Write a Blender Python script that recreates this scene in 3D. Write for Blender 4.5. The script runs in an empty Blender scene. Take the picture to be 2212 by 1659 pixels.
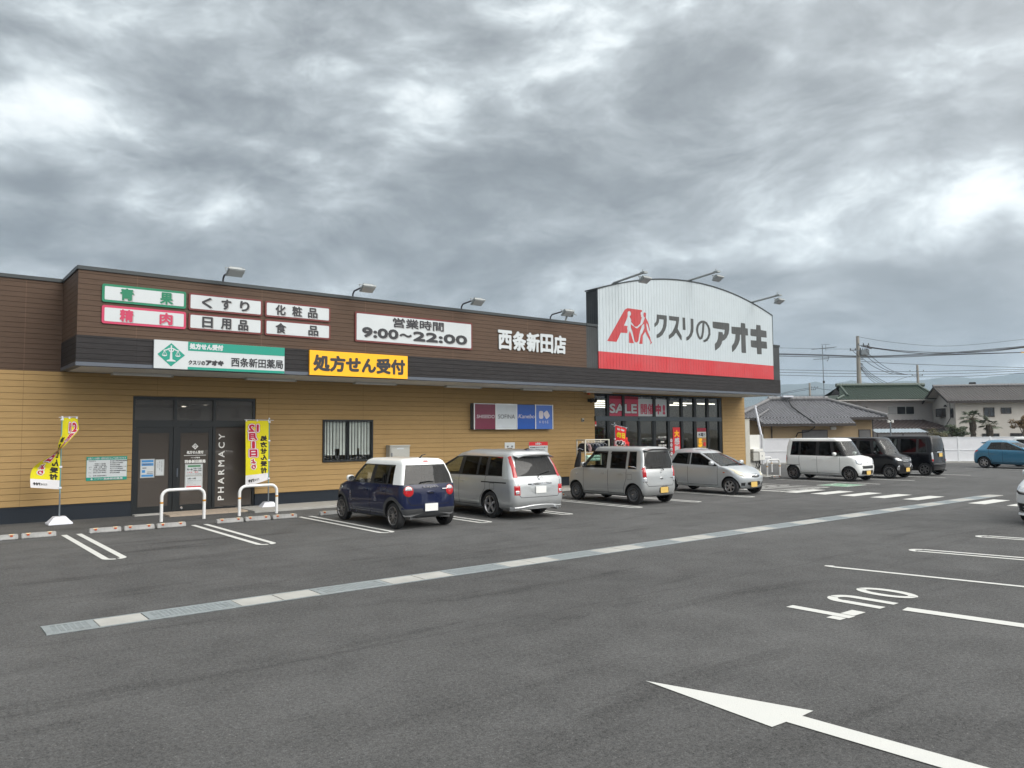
import bpy, bmesh, math, random
from mathutils import Vector, Matrix
R = math.radians
sc = bpy.context.scene

# ------------------------------------------------------------------ camera
YAW, PITCH, ROLL = 0.673245, 0.063720, -0.007796
fwd = Vector((math.sin(YAW) * math.cos(PITCH), math.cos(YAW) * math.cos(PITCH), math.sin(PITCH)))
rgt = Vector((math.cos(YAW), -math.sin(YAW), 0))
upv = rgt.cross(fwd)
r2 = rgt * math.cos(ROLL) + upv * math.sin(ROLL)
u2 = upv * math.cos(ROLL) - rgt * math.sin(ROLL)
cd = bpy.data.cameras.new('camera')
cam = bpy.data.objects.new('camera', cd); sc.collection.objects.link(cam)
cam.matrix_world = Matrix(((r2.x, u2.x, -fwd.x, 0), (r2.y, u2.y, -fwd.y, 0), (r2.z, u2.z, -fwd.z, 2.05), (0, 0, 0, 1)))
cd.sensor_width = 36.0; cd.lens = 3038.85 / 4032 * 36
cd.clip_end = 20000; cd.clip_start = 0.05
sc.camera = cam

# ------------------------------------------------------------------ light and exposure
sc.view_settings.view_transform = 'Standard'; sc.view_settings.look = 'None'
sc.view_settings.exposure = 0.35; sc.view_settings.gamma = 1.0; sc.view_settings.use_curve_mapping = False
sc.cycles.use_denoising = True
sc.cycles.max_bounces = 8; sc.cycles.transparent_max_bounces = 16; sc.cycles.volume_bounces = 1
SUN_AZ, SUN_EL = R(160), R(38)          # azimuth from +Y towards +X
sl = bpy.data.lights.new('sun', 'SUN'); sl.energy = 1.5; sl.angle = R(45); sl.color = (1.0, 0.97, 0.92)
so = bpy.data.objects.new('sun', sl); sc.collection.objects.link(so)
sv = Vector((math.sin(SUN_AZ) * math.cos(SUN_EL), math.cos(SUN_AZ) * math.cos(SUN_EL), math.sin(SUN_EL)))
so.rotation_euler = sv.to_track_quat('Z', 'Y').to_euler(); so.location = sv * 60

w = bpy.data.worlds.new('World'); sc.world = w; w.use_nodes = True
wn, wl = w.node_tree.nodes, w.node_tree.links
bg = wn['Background']; bg.inputs['Strength'].default_value = 0.1
def wnew(t): return wn.new(t)
def wmath(op, a, b=None, c=None, clamp=False):
    nd = wn.new('ShaderNodeMath'); nd.operation = op; nd.use_clamp = clamp
    for i, q in enumerate((a, b, c)):
        if q is None: continue
        if hasattr(q, 'is_output'): wl.new(q, nd.inputs[i])
        else: nd.inputs[i].default_value = q
    return nd.outputs[0]
sky = wnew('ShaderNodeTexSky'); sky.sky_type = 'NISHITA'; sky.sun_disc = False
sky.sun_elevation = SUN_EL; sky.sun_rotation = SUN_AZ; sky.dust_density = 3.0
tcw = wnew('ShaderNodeTexCoord')
sep = wnew('ShaderNodeSeparateXYZ'); wl.new(tcw.outputs['Generated'], sep.inputs[0])
cmb = wnew('ShaderNodeMapping'); wl.new(tcw.outputs['Generated'], cmb.inputs[0]); cmb.inputs['Rotation'].default_value = (0, 0, YAW); cmb.inputs['Scale'].default_value = (1.0, 1.0, 1.0)
cm2 = wnew('ShaderNodeMapping'); wl.new(cmb.outputs[0], cm2.inputs[0]); cm2.inputs['Rotation'].default_value = (0, R(24), 0); cm2.inputs['Scale'].default_value = (1.0, 1.0, 2.1)
cmb = cm2
def wnoise(scale, detail, rough, dist, off=(0, 0, 0), sc_=(1, 1, 1), rot=0.0):
    mp = wnew('ShaderNodeMapping'); mp.inputs['Location'].default_value = off; mp.inputs['Scale'].default_value = sc_
    mp.inputs['Rotation'].default_value = (0, 0, rot)
    wl.new(cmb.outputs[0], mp.inputs[0])
    nd = wnew('ShaderNodeTexNoise'); nd.inputs['Scale'].default_value = scale; nd.inputs['Detail'].default_value = detail
    nd.inputs['Roughness'].default_value = rough; nd.inputs['Distortion'].default_value = dist
    wl.new(mp.outputs[0], nd.inputs[0]); return nd.outputs[0]
def warp(scale, amt, off):
    """bend the cloud field so that the masses get ragged, drawn-out edges"""
    mp = wnew('ShaderNodeMapping'); mp.inputs['Location'].default_value = off; wl.new(cmb.outputs[0], mp.inputs[0])
    nd = wnew('ShaderNodeTexNoise'); nd.inputs['Scale'].default_value = scale; nd.inputs['Detail'].default_value = 5; wl.new(mp.outputs[0], nd.inputs[0])
    s_ = wnew('ShaderNodeVectorMath'); s_.operation = 'SUBTRACT'; wl.new(nd.outputs['Color'], s_.inputs[0]); s_.inputs[1].default_value = (0.5, 0.5, 0.5)
    m_ = wnew('ShaderNodeVectorMath'); m_.operation = 'SCALE'; wl.new(s_.outputs[0], m_.inputs[0]); m_.inputs['Scale'].default_value = amt
    a_ = wnew('ShaderNodeVectorMath'); a_.operation = 'ADD'; wl.new(cmb.outputs[0], a_.inputs[0]); wl.new(m_.outputs[0], a_.inputs[1])
    return a_
cmb = warp(2.6, 0.22, (2.2, 5.1, 0))
big = wnoise(1.7, 3, 0.5, 0.0, (1.3, 4.2, 0.4))
midn = wnoise(4.2, 9, 0.55, 0.15, (7.1, 2.6, 1.2))
fine = wnoise(12.0, 8, 0.62, 0.2, (3.3, 9.1, 0))
def lobe(px, py, s, amp):
    """a brighter or darker stretch of the overcast, given as a sky direction"""
    d = (fwd + r2 * ((px - 1106) / 1667.0) - u2 * ((py - 829.5) / 1667.0)).normalized()
    vm = wnew('ShaderNodeVectorMath'); vm.operation = 'DOT_PRODUCT'
    wl.new(tcw.outputs['Generated'], vm.inputs[0]); vm.inputs[1].default_value = d
    return wmath('MULTIPLY', wmath('EXPONENT', wmath('DIVIDE', wmath('SUBTRACT', vm.outputs['Value'], 1.0), s)), amp)
acc = wmath('ADD', wmath('MULTIPLY', big, 0.75), wmath('ADD', wmath('MULTIPLY', midn, 0.95), wmath('MULTIPLY', fine, 0.30)))
emb = wmath('SUBTRACT', midn, wnoise(4.2, 9, 0.55, 0.15, (7.1, 2.6, 1.2 + 0.075)))
fin2 = wmath('SUBTRACT', fine, wnoise(12.0, 8, 0.62, 0.2, (3.3, 9.1, 0.03)))
acc = wmath('ADD', acc, wmath('ADD', wmath('MULTIPLY', emb, 0.75), wmath('MULTIPLY', fin2, 0.25)))
acc = wmath('SUBTRACT', acc, 0.59)
LOBES = [(60, 240, 0.0035, 0.16), (170, 330, 0.002, 0.20), (330, 440, 0.0014, 0.12), (520, 510, 0.001, 0.12), (720, 500, 0.0010, 0.14), (2080, 430, 0.0020, 0.30), (1880, 480, 0.0018, 0.28), (1740, 590, 0.0010, 0.18), (1640, 450, 0.0006, 0.12),
         (1990, 200, 0.0022, 0.16), (940, 215, 0.0009, 0.16), (1000, 270, 0.0005, 0.12), (880, 290, 0.0008, 0.14), (1300, 240, 0.0008, 0.12), (520, 100, 0.0006, 0.08), (1640, 60, 0.002, 0.08),
         (480, 260, 0.006, -0.10), (650, 420, 0.0035, -0.14), (300, 110, 0.004, -0.06), (800, 120, 0.004, -0.12), (1010, 190, 0.0016, -0.20), (1080, 110, 0.0016, -0.12), (1080, 330, 0.004, -0.12), (1450, 250, 0.005, -0.10), (1800, 330, 0.0022, -0.15), (2000, 350, 0.0010, -0.14), (90, 390, 0.0007, -0.30), (1300, 520, 0.004, -0.08), (2080, 590, 0.0025, -0.26), (2150, 480, 0.0004, -0.18), (1300, 420, 0.0016, -0.10), (500, 560, 0.003, -0.05)]
for L_ in LOBES:
    acc = wmath('ADD', acc, lobe(*L_))
ramp = wnew('ShaderNodeValToRGB'); wl.new(acc, ramp.inputs[0])
er = ramp.color_ramp; er.interpolation = 'B_SPLINE'
stops = [(0.05, (0.190, 0.211, 0.226)), (0.22, (0.245, 0.270, 0.287)), (0.36, (0.315, 0.345, 0.364)), (0.48, (0.395, 0.432, 0.453)), (0.58, (0.50, 0.55, 0.572)), (0.69, (0.68, 0.735, 0.755)), (0.86, (0.86, 0.90, 0.908))]
er.elements[0].position, er.elements[0].color = stops[0][0], (*stops[0][1], 1)
er.elements[1].position, er.elements[1].color = stops[-1][0], (*stops[-1][1], 1)
for p_, c_ in stops[1:-1]:
    e_ = er.elements.new(p_); e_.color = (*c_, 1)
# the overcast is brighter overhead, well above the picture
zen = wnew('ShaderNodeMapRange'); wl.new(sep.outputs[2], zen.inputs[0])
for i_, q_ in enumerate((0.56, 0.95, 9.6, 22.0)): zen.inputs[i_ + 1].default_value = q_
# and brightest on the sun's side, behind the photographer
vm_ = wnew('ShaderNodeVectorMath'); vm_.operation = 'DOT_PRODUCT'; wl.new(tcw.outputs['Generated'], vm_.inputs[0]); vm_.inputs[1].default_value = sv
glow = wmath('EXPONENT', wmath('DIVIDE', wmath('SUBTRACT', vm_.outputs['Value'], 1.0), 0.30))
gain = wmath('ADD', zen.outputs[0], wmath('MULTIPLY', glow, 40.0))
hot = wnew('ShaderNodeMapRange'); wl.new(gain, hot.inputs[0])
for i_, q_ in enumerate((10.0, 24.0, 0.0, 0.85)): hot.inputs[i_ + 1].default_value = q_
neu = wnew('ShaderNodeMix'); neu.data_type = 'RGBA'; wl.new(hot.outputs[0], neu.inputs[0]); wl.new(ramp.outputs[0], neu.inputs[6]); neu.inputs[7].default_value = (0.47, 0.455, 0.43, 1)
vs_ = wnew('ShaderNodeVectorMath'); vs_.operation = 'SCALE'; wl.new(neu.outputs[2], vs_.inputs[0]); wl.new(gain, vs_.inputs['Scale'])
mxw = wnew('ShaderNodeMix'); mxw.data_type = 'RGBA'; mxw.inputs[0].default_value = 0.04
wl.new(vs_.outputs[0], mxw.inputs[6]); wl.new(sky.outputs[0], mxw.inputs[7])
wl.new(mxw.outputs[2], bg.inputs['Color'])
# ------------------------------------------------------------------ helpers
random.seed(7)

def link(o):
    sc.collection.objects.link(o)
    return o

def tag(o, label=None, cat=None, group=None, kind=None):
    if label: o['label'] = label
    if cat: o['category'] = cat
    if group: o['group'] = group
    if kind: o['kind'] = kind
    return o

def empty(name, loc=(0, 0, 0), rz=0.0):
    o = link(bpy.data.objects.new(name, None))
    o.location = loc
    o.rotation_euler = (0, 0, rz)
    o.empty_display_size = 0.2
    return o

def copy_tree(o, parent=None):
    c = o.copy()
    link(c)
    c.parent = parent
    for ch in list(o.children):
        copy_tree(ch, c)
    return c

class MB:
    """collects faces and links them as ONE mesh object"""
    def __init__(s):
        s.v = []; s.f = []; s.m = []
    def poly(s, pts, m=0):
        n = len(s.v)
        s.v += [tuple(p) for p in pts]
        s.f.append(tuple(range(n, n + len(pts)))); s.m.append(m)
        return s
    def box(s, x0, x1, y0, y1, z0, z1, m=0, rot=None):
        P = [Vector((x, y, z)) for z in (z0, z1) for y in (y0, y1) for x in (x0, x1)]
        if rot is not None:
            c = Vector(((x0 + x1) / 2, (y0 + y1) / 2, (z0 + z1) / 2))
            P = [rot @ (p - c) + c for p in P]
        n = len(s.v)
        s.v += [tuple(p) for p in P]
        for q in ((0, 2, 3, 1), (4, 5, 7, 6), (0, 1, 5, 4), (2, 6, 7, 3), (0, 4, 6, 2), (1, 3, 7, 5)):
            s.f.append(tuple(n + i for i in q)); s.m.append(m)
        return s
    def cbox(s, c, d, m=0, rot=None):
        return s.box(c[0] - d[0] / 2, c[0] + d[0] / 2, c[1] - d[1] / 2, c[1] + d[1] / 2, c[2] - d[2] / 2, c[2] + d[2] / 2, m, rot)
    def prism(s, pts, d, m=0):
        """pts: closed outline, d: extrusion vector"""
        d = Vector(d); n = len(s.v); k = len(pts)
        P = [Vector(p) for p in pts]
        s.v += [tuple(p) for p in P] + [tuple(p + d) for p in P]
        s.f.append(tuple(range(n + k - 1, n - 1, -1))); s.m.append(m)
        s.f.append(tuple(range(n + k, n + 2 * k))); s.m.append(m)
        for i in range(k):
            j = (i + 1) % k
            s.f.append((n + i, n + j, n + k + j, n + k + i)); s.m.append(m)
        return s
    def tube(s, path, r, n=8, m=0, cap=True):
        P = [Vector(p) for p in path]
        rr = r if isinstance(r, (list, tuple)) else [r] * len(P)
        base = len(s.v)
        prev = None
        for i, p in enumerate(P):
            t = (P[min(i + 1, len(P) - 1)] - P[max(i - 1, 0)]).normalized()
            if prev is None:
                a = t.orthogonal().normalized()
            else:
                a = (prev - t * prev.dot(t))
                a = a.normalized() if a.length > 1e-6 else t.orthogonal().normalized()
            prev = a
            b = t.cross(a)
            for k in range(n):
                th = 2 * math.pi * k / n
                s.v.append(tuple(p + (a * math.cos(th) + b * math.sin(th)) * rr[i]))
        for i in range(len(P) - 1):
            for k in range(n):
                k2 = (k + 1) % n
                s.f.append((base + i * n + k, base + i * n + k2, base + (i + 1) * n + k2, base + (i + 1) * n + k)); s.m.append(m)
        if cap:
            s.f.append(tuple(base + k for k in range(n - 1, -1, -1))); s.m.append(m)
            e = base + (len(P) - 1) * n
            s.f.append(tuple(e + k for k in range(n))); s.m.append(m)
        return s
    def lathe(s, prof, n=24, axis='Y', c=(0, 0, 0), m=0):
        """prof: list of (radius, along-axis)"""
        base = len(s.v)
        for (r, a) in prof:
            for k in range(n):
                th = 2 * math.pi * k / n
                p = (r * math.cos(th), a, r * math.sin(th)) if axis == 'Y' else (r * math.cos(th), r * math.sin(th), a)
                s.v.append((p[0] + c[0], p[1] + c[1], p[2] + c[2]))
        for i in range(len(prof) - 1):
            for k in range(n):
                k2 = (k + 1) % n
                s.f.append((base + i * n + k, base + i * n + k2, base + (i + 1) * n + k2, base + (i + 1) * n + k)); s.m.append(m)
        return s
    def grid(s, fn, nu, nv, m=0):
        base = len(s.v)
        for j in range(nv + 1):
            for i in range(nu + 1):
                s.v.append(tuple(fn(i / nu, j / nv)))
        for j in range(nv):
            for i in range(nu):
                a = base + j * (nu + 1) + i
                s.f.append((a, a + 1, a + nu + 2, a + nu + 1)); s.m.append(m)
        return s
    def add(s, verts, faces, m=0):
        n = len(s.v)
        s.v += [tuple(v) for v in verts]
        for f in faces:
            s.f.append(tuple(n + i for i in f)); s.m.append(m)
        return s
    def build(s, name, mats, parent=None, smooth=None, bevel=0.0, fixn=True):
        me = bpy.data.meshes.new(name)
        me.from_pydata(s.v, [], s.f)
        if not isinstance(mats, (list, tuple)): mats = [mats]
        for mt in mats: me.materials.append(mt)
        for p, mi in zip(me.polygons, s.m): p.material_index = min(mi, len(mats) - 1)
        if fixn or bevel:
            bm = bmesh.new(); bm.from_mesh(me)
            if fixn: bmesh.ops.recalc_face_normals(bm, faces=bm.faces)
            if bevel:
                bmesh.ops.remove_doubles(bm, verts=bm.verts, dist=1e-5)
                es = [e for e in bm.edges if len(e.link_faces) == 2 and e.calc_face_angle(0) > 0.5]
                bmesh.ops.bevel(bm, geom=es, offset=bevel, segments=2, affect='EDGES', clamp_overlap=True)
            bm.to_mesh(me); bm.free()
        if smooth is not None:
            for p in me.polygons: p.use_smooth = True
            me.set_sharp_from_angle(angle=R(smooth))
        o = link(bpy.data.objects.new(name, me))
        o.parent = parent
        return o

# ------------------------------------------------------------------ materials
MATS = {}
def lin(r, g, b):
    f = lambda c: (c / 255 / 12.92) if c / 255 <= 0.04045 else ((c / 255 + 0.055) / 1.055) ** 2.4
    return (f(r), f(g), f(b))

class NT:
    def __init__(s, mt):
        s.t = mt.node_tree; s.n = s.t.nodes; s.l = s.t.links
    def new(s, typ, **kw):
        nd = s.n.new(typ)
        for k, v in kw.items():
            if k.startswith('_'): setattr(nd, k[1:], v)
        return nd
    def math(s, op, a, b=None, c=None, clamp=False):
        nd = s.n.new('ShaderNodeMath'); nd.operation = op; nd.use_clamp = clamp
        for i, q in enumerate((a, b, c)):
            if q is None: continue
            if hasattr(q, 'is_output'): s.l.new(q, nd.inputs[i])
            else: nd.inputs[i].default_value = q
        return nd.outputs[0]
    def mix(s, fac, a, b, mode='MIX'):
        nd = s.n.new('ShaderNodeMix'); nd.data_type = 'RGBA'; nd.blend_type = mode
        for i, q in ((0, fac), (6, a), (7, b)):
            if hasattr(q, 'is_output'): s.l.new(q, nd.inputs[i])
            elif i == 0: nd.inputs[0].default_value = q
            else: nd.inputs[i].default_value = (*q[:3], 1)
        return nd.outputs[2]
    def noise(s, vec, scale, detail=4, rough=0.55, dist=0.0):
        nd = s.n.new('ShaderNodeTexNoise')
        nd.inputs['Scale'].default_value = scale; nd.inputs['Detail'].default_value = detail
        nd.inputs['Roughness'].default_value = rough; nd.inputs['Distortion'].default_value = dist
        if vec is not None: s.l.new(vec, nd.inputs['Vector'])
        return nd.outputs[0]
    def mapr(s, v, a, b, c, d, smooth=False):
        nd = s.n.new('ShaderNodeMapRange')
        if smooth: nd.interpolation_type = 'SMOOTHSTEP'
        s.l.new(v, nd.inputs[0])
        for i, q in enumerate((a, b, c, d)): nd.inputs[i + 1].default_value = q
        return nd.outputs[0]
    def obj(s, scale=(1, 1, 1)):
        tc = s.n.new('ShaderNodeTexCoord')
        mp = s.n.new('ShaderNodeMapping'); mp.inputs['Scale'].default_value = scale
        s.l.new(tc.outputs['Object'], mp.inputs['Vector'])
        return mp.outputs[0]
    def sep(s, v):
        nd = s.n.new('ShaderNodeSeparateXYZ'); s.l.new(v, nd.inputs[0]); return nd.outputs
    def bump(s, h, dist=0.01, strength=1.0):
        nd = s.n.new('ShaderNodeBump'); nd.inputs['Distance'].default_value = dist; nd.inputs['Strength'].default_value = strength
        s.l.new(h, nd.inputs['Height']); return nd.outputs[0]

def mat(name, col, rough=0.6, metal=0.0, var=0.12, vscale=3.0, coat=0.0, coat_rough=0.03, spec=0.5, alpha=None, emit=None, bump=0.0, bscale=60.0, stretch=(1, 1, 1), fn=None):
    if name in MATS: return MATS[name]
    mt = bpy.data.materials.new(name); mt.use_nodes = True
    N = NT(mt); b = N.n['Principled BSDF']
    b.inputs['Roughness'].default_value = rough; b.inputs['Metallic'].default_value = metal
    b.inputs['Specular IOR Level'].default_value = spec
    if coat:
        b.inputs['Coat Weight'].default_value = coat; b.inputs['Coat Roughness'].default_value = coat_rough
    v = N.obj(stretch)
    c = N.mix(0.0, col, col)
    if var:
        nz = N.noise(v, vscale, 5, 0.6)
        k = N.mapr(nz, 0.25, 0.75, 1 - var, 1 + var)
        hs = N.n.new('ShaderNodeHueSaturation')
        hs.inputs['Color'].default_value = (*col, 1)
        N.l.new(k, hs.inputs['Value'])
        c = hs.outputs[0]
        rr = N.mapr(nz, 0.2, 0.8, max(0.02, rough * 0.85), min(1, rough * 1.15))
        N.l.new(rr, b.inputs['Roughness'])
    nrm = None
    if bump:
        nrm = N.bump(N.noise(v, bscale, 4, 0.6), bump)
        N.l.new(nrm, b.inputs['Normal'])
    if fn:
        c = fn(N, b, v, c) or c
    N.l.new(c, b.inputs['Base Color'])
    if emit:
        b.inputs['Emission Color'].default_value = (*emit[0], 1); b.inputs['Emission Strength'].default_value = emit[1]
    MATS[name] = mt
    return mt

def glass_mat(name, tint, refl=1.0, ior=1.5, rough=0.0, haze=None):
    """thin pane: tinted transmission under a fresnel reflection"""
    if name in MATS: return MATS[name]
    mt = bpy.data.materials.new(name); mt.use_nodes = True
    N = NT(mt); N.n.clear()
    out = N.n.new('ShaderNodeOutputMaterial')
    tr = N.n.new('ShaderNodeBsdfTransparent'); tr.inputs[0].default_value = (*tint, 1)
    gl = N.n.new('ShaderNodeBsdfGlossy'); gl.inputs['Roughness'].default_value = rough
    nz = N.noise(N.obj((1, 1, 1)), 1.3, 2)
    N.l.new(N.bump(nz, 0.004), gl.inputs['Normal'])
    fr = N.n.new('ShaderNodeFresnel')
    ge = N.n.new('ShaderNodeNewGeometry')          # a thin pane reflects alike from both sides
    N.l.new(N.mapr(ge.outputs['Backfacing'], 0, 1, ior, 1 / ior), fr.inputs[0])
    f = N.math('MULTIPLY', fr.outputs[0], refl, clamp=True)
    base = tr.outputs[0]
    if haze:
        df = N.n.new('ShaderNodeBsdfDiffuse'); df.inputs[0].default_value = (*haze[0], 1)
        m0 = N.n.new('ShaderNodeMixShader'); m0.inputs[0].default_value = haze[1]
        N.l.new(tr.outputs[0], m0.inputs[1]); N.l.new(df.outputs[0], m0.inputs[2]); base = m0.outputs[0]
    mx = N.n.new('ShaderNodeMixShader')
    N.l.new(f, mx.inputs[0]); N.l.new(base, mx.inputs[1]); N.l.new(gl.outputs[0], mx.inputs[2])
    N.l.new(mx.outputs[0], out.inputs[0])
    MATS[name] = mt
    return mt

# ------------------------------------------------------------------ lettering
_TXT = {}
def glyphs(s):
    """flat outline faces of a string, from the built-in font"""
    if s in _TXT: return _TXT[s]
    cu = bpy.data.curves.new('tmp', 'FONT')
    cu.body = s; cu.size = 1; cu.dimensions = '2D'; cu.fill_mode = 'FRONT'; cu.resolution_u = 3
    o = link(bpy.data.objects.new('tmp', cu))
    bpy.context.view_layer.update()
    me = bpy.data.meshes.new_from_object(o.evaluated_get(bpy.context.evaluated_depsgraph_get()))
    vs = [(v.co.x, v.co.y) for v in me.vertices]
    fs = [tuple(p.vertices) for p in me.polygons]
    bpy.data.objects.remove(o); bpy.data.curves.remove(cu); bpy.data.meshes.remove(me)
    _TXT[s] = (vs, fs)
    return _TXT[s]

class Plane:
    """frame on a flat surface: origin, u and v directions, n = towards the viewer"""
    def __init__(s, o, u=(1, 0, 0), v=(0, 0, 1), n=(0, -1, 0)):
        s.o = Vector(o); s.u = Vector(u); s.v = Vector(v); s.n = Vector(n)
    def p(s, a, b, h=0.0):
        return s.o + s.u * a + s.v * b + s.n * h

FAC = None
def text(mb, pl, s, box, bold=0.0, h=0.004, mirror=False, vert=False, m=0, slant=0.0):
    """letters s fitted into box (u0,u1,v0,v1) of plane pl; bold = stroke growth in metres"""
    u0, u1, v0, v1 = box
    if vert:                                   # one letter under the other
        n = len(s); ch = (v1 - v0) / n
        for i, c in enumerate(s):
            if c.strip(): text(mb, pl, c, (u0, u1, v1 - (i + 1) * ch + 0.04 * ch, v1 - i * ch - 0.04 * ch), bold, h, mirror, False, m)
        return
    vs, fs = glyphs(s)
    if not vs: return
    xa = min(v[0] for v in vs); xb = max(v[0] for v in vs); ya = min(v[1] for v in vs); yb = max(v[1] for v in vs)
    b = bold
    sx = (u1 - u0 - 2 * b) / max(1e-6, xb - xa); sy = (v1 - v0 - 2 * b) / max(1e-6, yb - ya)
    offs = [(0, 0)] if not b else [(b * math.cos(k * math.pi / 4), b * math.sin(k * math.pi / 4)) for k in range(8)]
    for k, (dx, dy) in enumerate(offs):
        out = []
        for (x, y) in vs:
            a = u0 + b + (x - xa) * sx + dx; c = v0 + b + (y - ya) * sy + dy
            a += slant * (c - v0)
            if mirror: a = u0 + u1 - a
            out.append(pl.p(a, c, h + 0.0004 * k))
        mb.add(out, fs, m)

def flat(mb, pl, pts, h=0.004, m=0):
    mb.poly([pl.p(a, b, h) for a, b in pts], m)

def rrect(u0, u1, v0, v1, r, n=5):
    P = []
    for cx, cy, a0 in ((u1 - r, v1 - r, 0), (u0 + r, v1 - r, 90), (u0 + r, v0 + r, 180), (u1 - r, v0 + r, 270)):
        for k in range(n + 1):
            a = R(a0 + 90 * k / n)
            P.append((cx + r * math.cos(a), cy + r * math.sin(a)))
    return P

def ribbon(mb, pl, pts, w, h=0.004, m=0):
    """flat stroke of width w along pts"""
    L = []; Rr = []
    P = [Vector((a, b, 0)) for a, b in pts]
    for i, p in enumerate(P):
        t = (P[min(i + 1, len(P) - 1)] - P[max(i - 1, 0)]).normalized()
        nn = Vector((-t.y, t.x, 0)) * (w / 2 if not isinstance(w, (list, tuple)) else w[i] / 2)
        L.append(p + nn); Rr.append(p - nn)
    for i in range(len(P) - 1):
        mb.poly([pl.p(q.x, q.y, h) for q in (L[i], L[i + 1], Rr[i + 1], Rr[i])], m)

def wall_thing(name, label, cat, loc, group=None):
    o = empty(name, loc); tag(o, label, cat, group); return o
# ------------------------------------------------------------------ cars
from mathutils.bvhtree import BVHTree
M_RUBBER = mat('tyre_rubber', (0.017, 0.017, 0.018), 0.85, var=0.2, vscale=20)
M_TRIM = mat('black_plastic', (0.014, 0.015, 0.016), 0.5, var=0.15)
M_DARKTRIM = mat('grey_plastic', (0.05, 0.052, 0.055), 0.6, var=0.1)
M_CABIN = mat('cabin_fabric', (0.035, 0.035, 0.037), 0.9, var=0.25, vscale=8)
M_LINER = mat('arch_liner', (0.008, 0.008, 0.009), 0.9, var=0.1)
M_CHROME = mat('chrome', (0.75, 0.76, 0.78), 0.12, 1.0, var=0.03)
M_ALLOY = mat('alloy_rim', (0.50, 0.50, 0.52), 0.32, 0.85, var=0.08)
M_GUNMETAL = mat('gunmetal_rim', (0.25, 0.245, 0.245), 0.34, 0.75, var=0.08)
M_STEEL = mat('black_steel_rim', (0.085, 0.088, 0.095), 0.55, 0.3, var=0.15)
M_RED = mat('red_lens', (0.42, 0.012, 0.018), 0.12, coat=0.6, var=0.12, vscale=30)
M_CLEAR = mat('clear_lens', (0.62, 0.64, 0.66), 0.12, 0.55, coat=1.0, var=0.25, vscale=28)
M_AGED = mat('yellowed_lens', (0.62, 0.58, 0.44), 0.2, 0.2, coat=0.8, var=0.2, vscale=22)
M_AMBER = mat('amber_lens', (0.55, 0.12, 0.02), 0.2, coat=0.5)
M_PLATE_Y = mat('yellow_plate', lin(212, 178, 98), 0.55, var=0.03)
M_PLATE_W = mat('white_plate', (0.78, 0.79, 0.77), 0.55, var=0.03)
M_MIRROR = mat('mirror_glass', (0.6, 0.62, 0.64), 0.03, 1.0, var=0.02)
G_DARK = glass_mat('privacy_glass', (0.035, 0.04, 0.042), 1.0)
G_CLEAR = glass_mat('car_glass', (0.66, 0.71, 0.68), 1.1)
G_WIND = glass_mat('windscreen_glass', (0.66, 0.72, 0.69), 1.5)

def paint(name, col, metal=0.0, rough=0.35, coat=0.8, spec=0.4):
    def fl(N, b, v, c):
        if metal:
            nz = N.noise(v, 900, 2, 0.5)
            c = N.mix(N.mapr(nz, 0.35, 0.65, 0, 0.10), c, (0.9, 0.9, 0.9))
        dirt = N.mapr(N.sep(v)[2], 0.18, 0.55, 0.28, 0.0, True)     # road dust settles on the sills
        nz2 = N.noise(v, 5, 4)
        return N.mix(N.math('MULTIPLY', dirt, nz2, clamp=True), c, (0.16, 0.15, 0.135))
    return mat(name, col, rough, metal, var=0.03, vscale=2, coat=coat, coat_rough=0.03, spec=spec, fn=fl)

P_NAVY = paint('navy_paint', (0.005, 0.010, 0.042), 0.0, 0.3, 0.6, 0.2)
P_WHITE = paint('white_paint', (0.80, 0.82, 0.81))
P_ISIS = paint('bright_silver_paint', (0.47, 0.49, 0.50), 0.55, 0.33)
P_WAGON = paint('warm_silver_paint', (0.415, 0.43, 0.435), 0.5, 0.36)
P_MIRA = paint('pale_silver_paint', (0.50, 0.53, 0.555), 0.5, 0.33)
P_BLACK = paint('black_paint', (0.004, 0.004, 0.006), 0.0, 0.3, 0.55, 0.15)
P_BLUE = paint('blue_paint', (0.012, 0.165, 0.30), 0.3, 0.32)
P_PEARL = paint('pearl_white_paint', (0.66, 0.69, 0.71), 0.1, 0.3)

def lerp(a, b, t): return a + (b - a) * t

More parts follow.
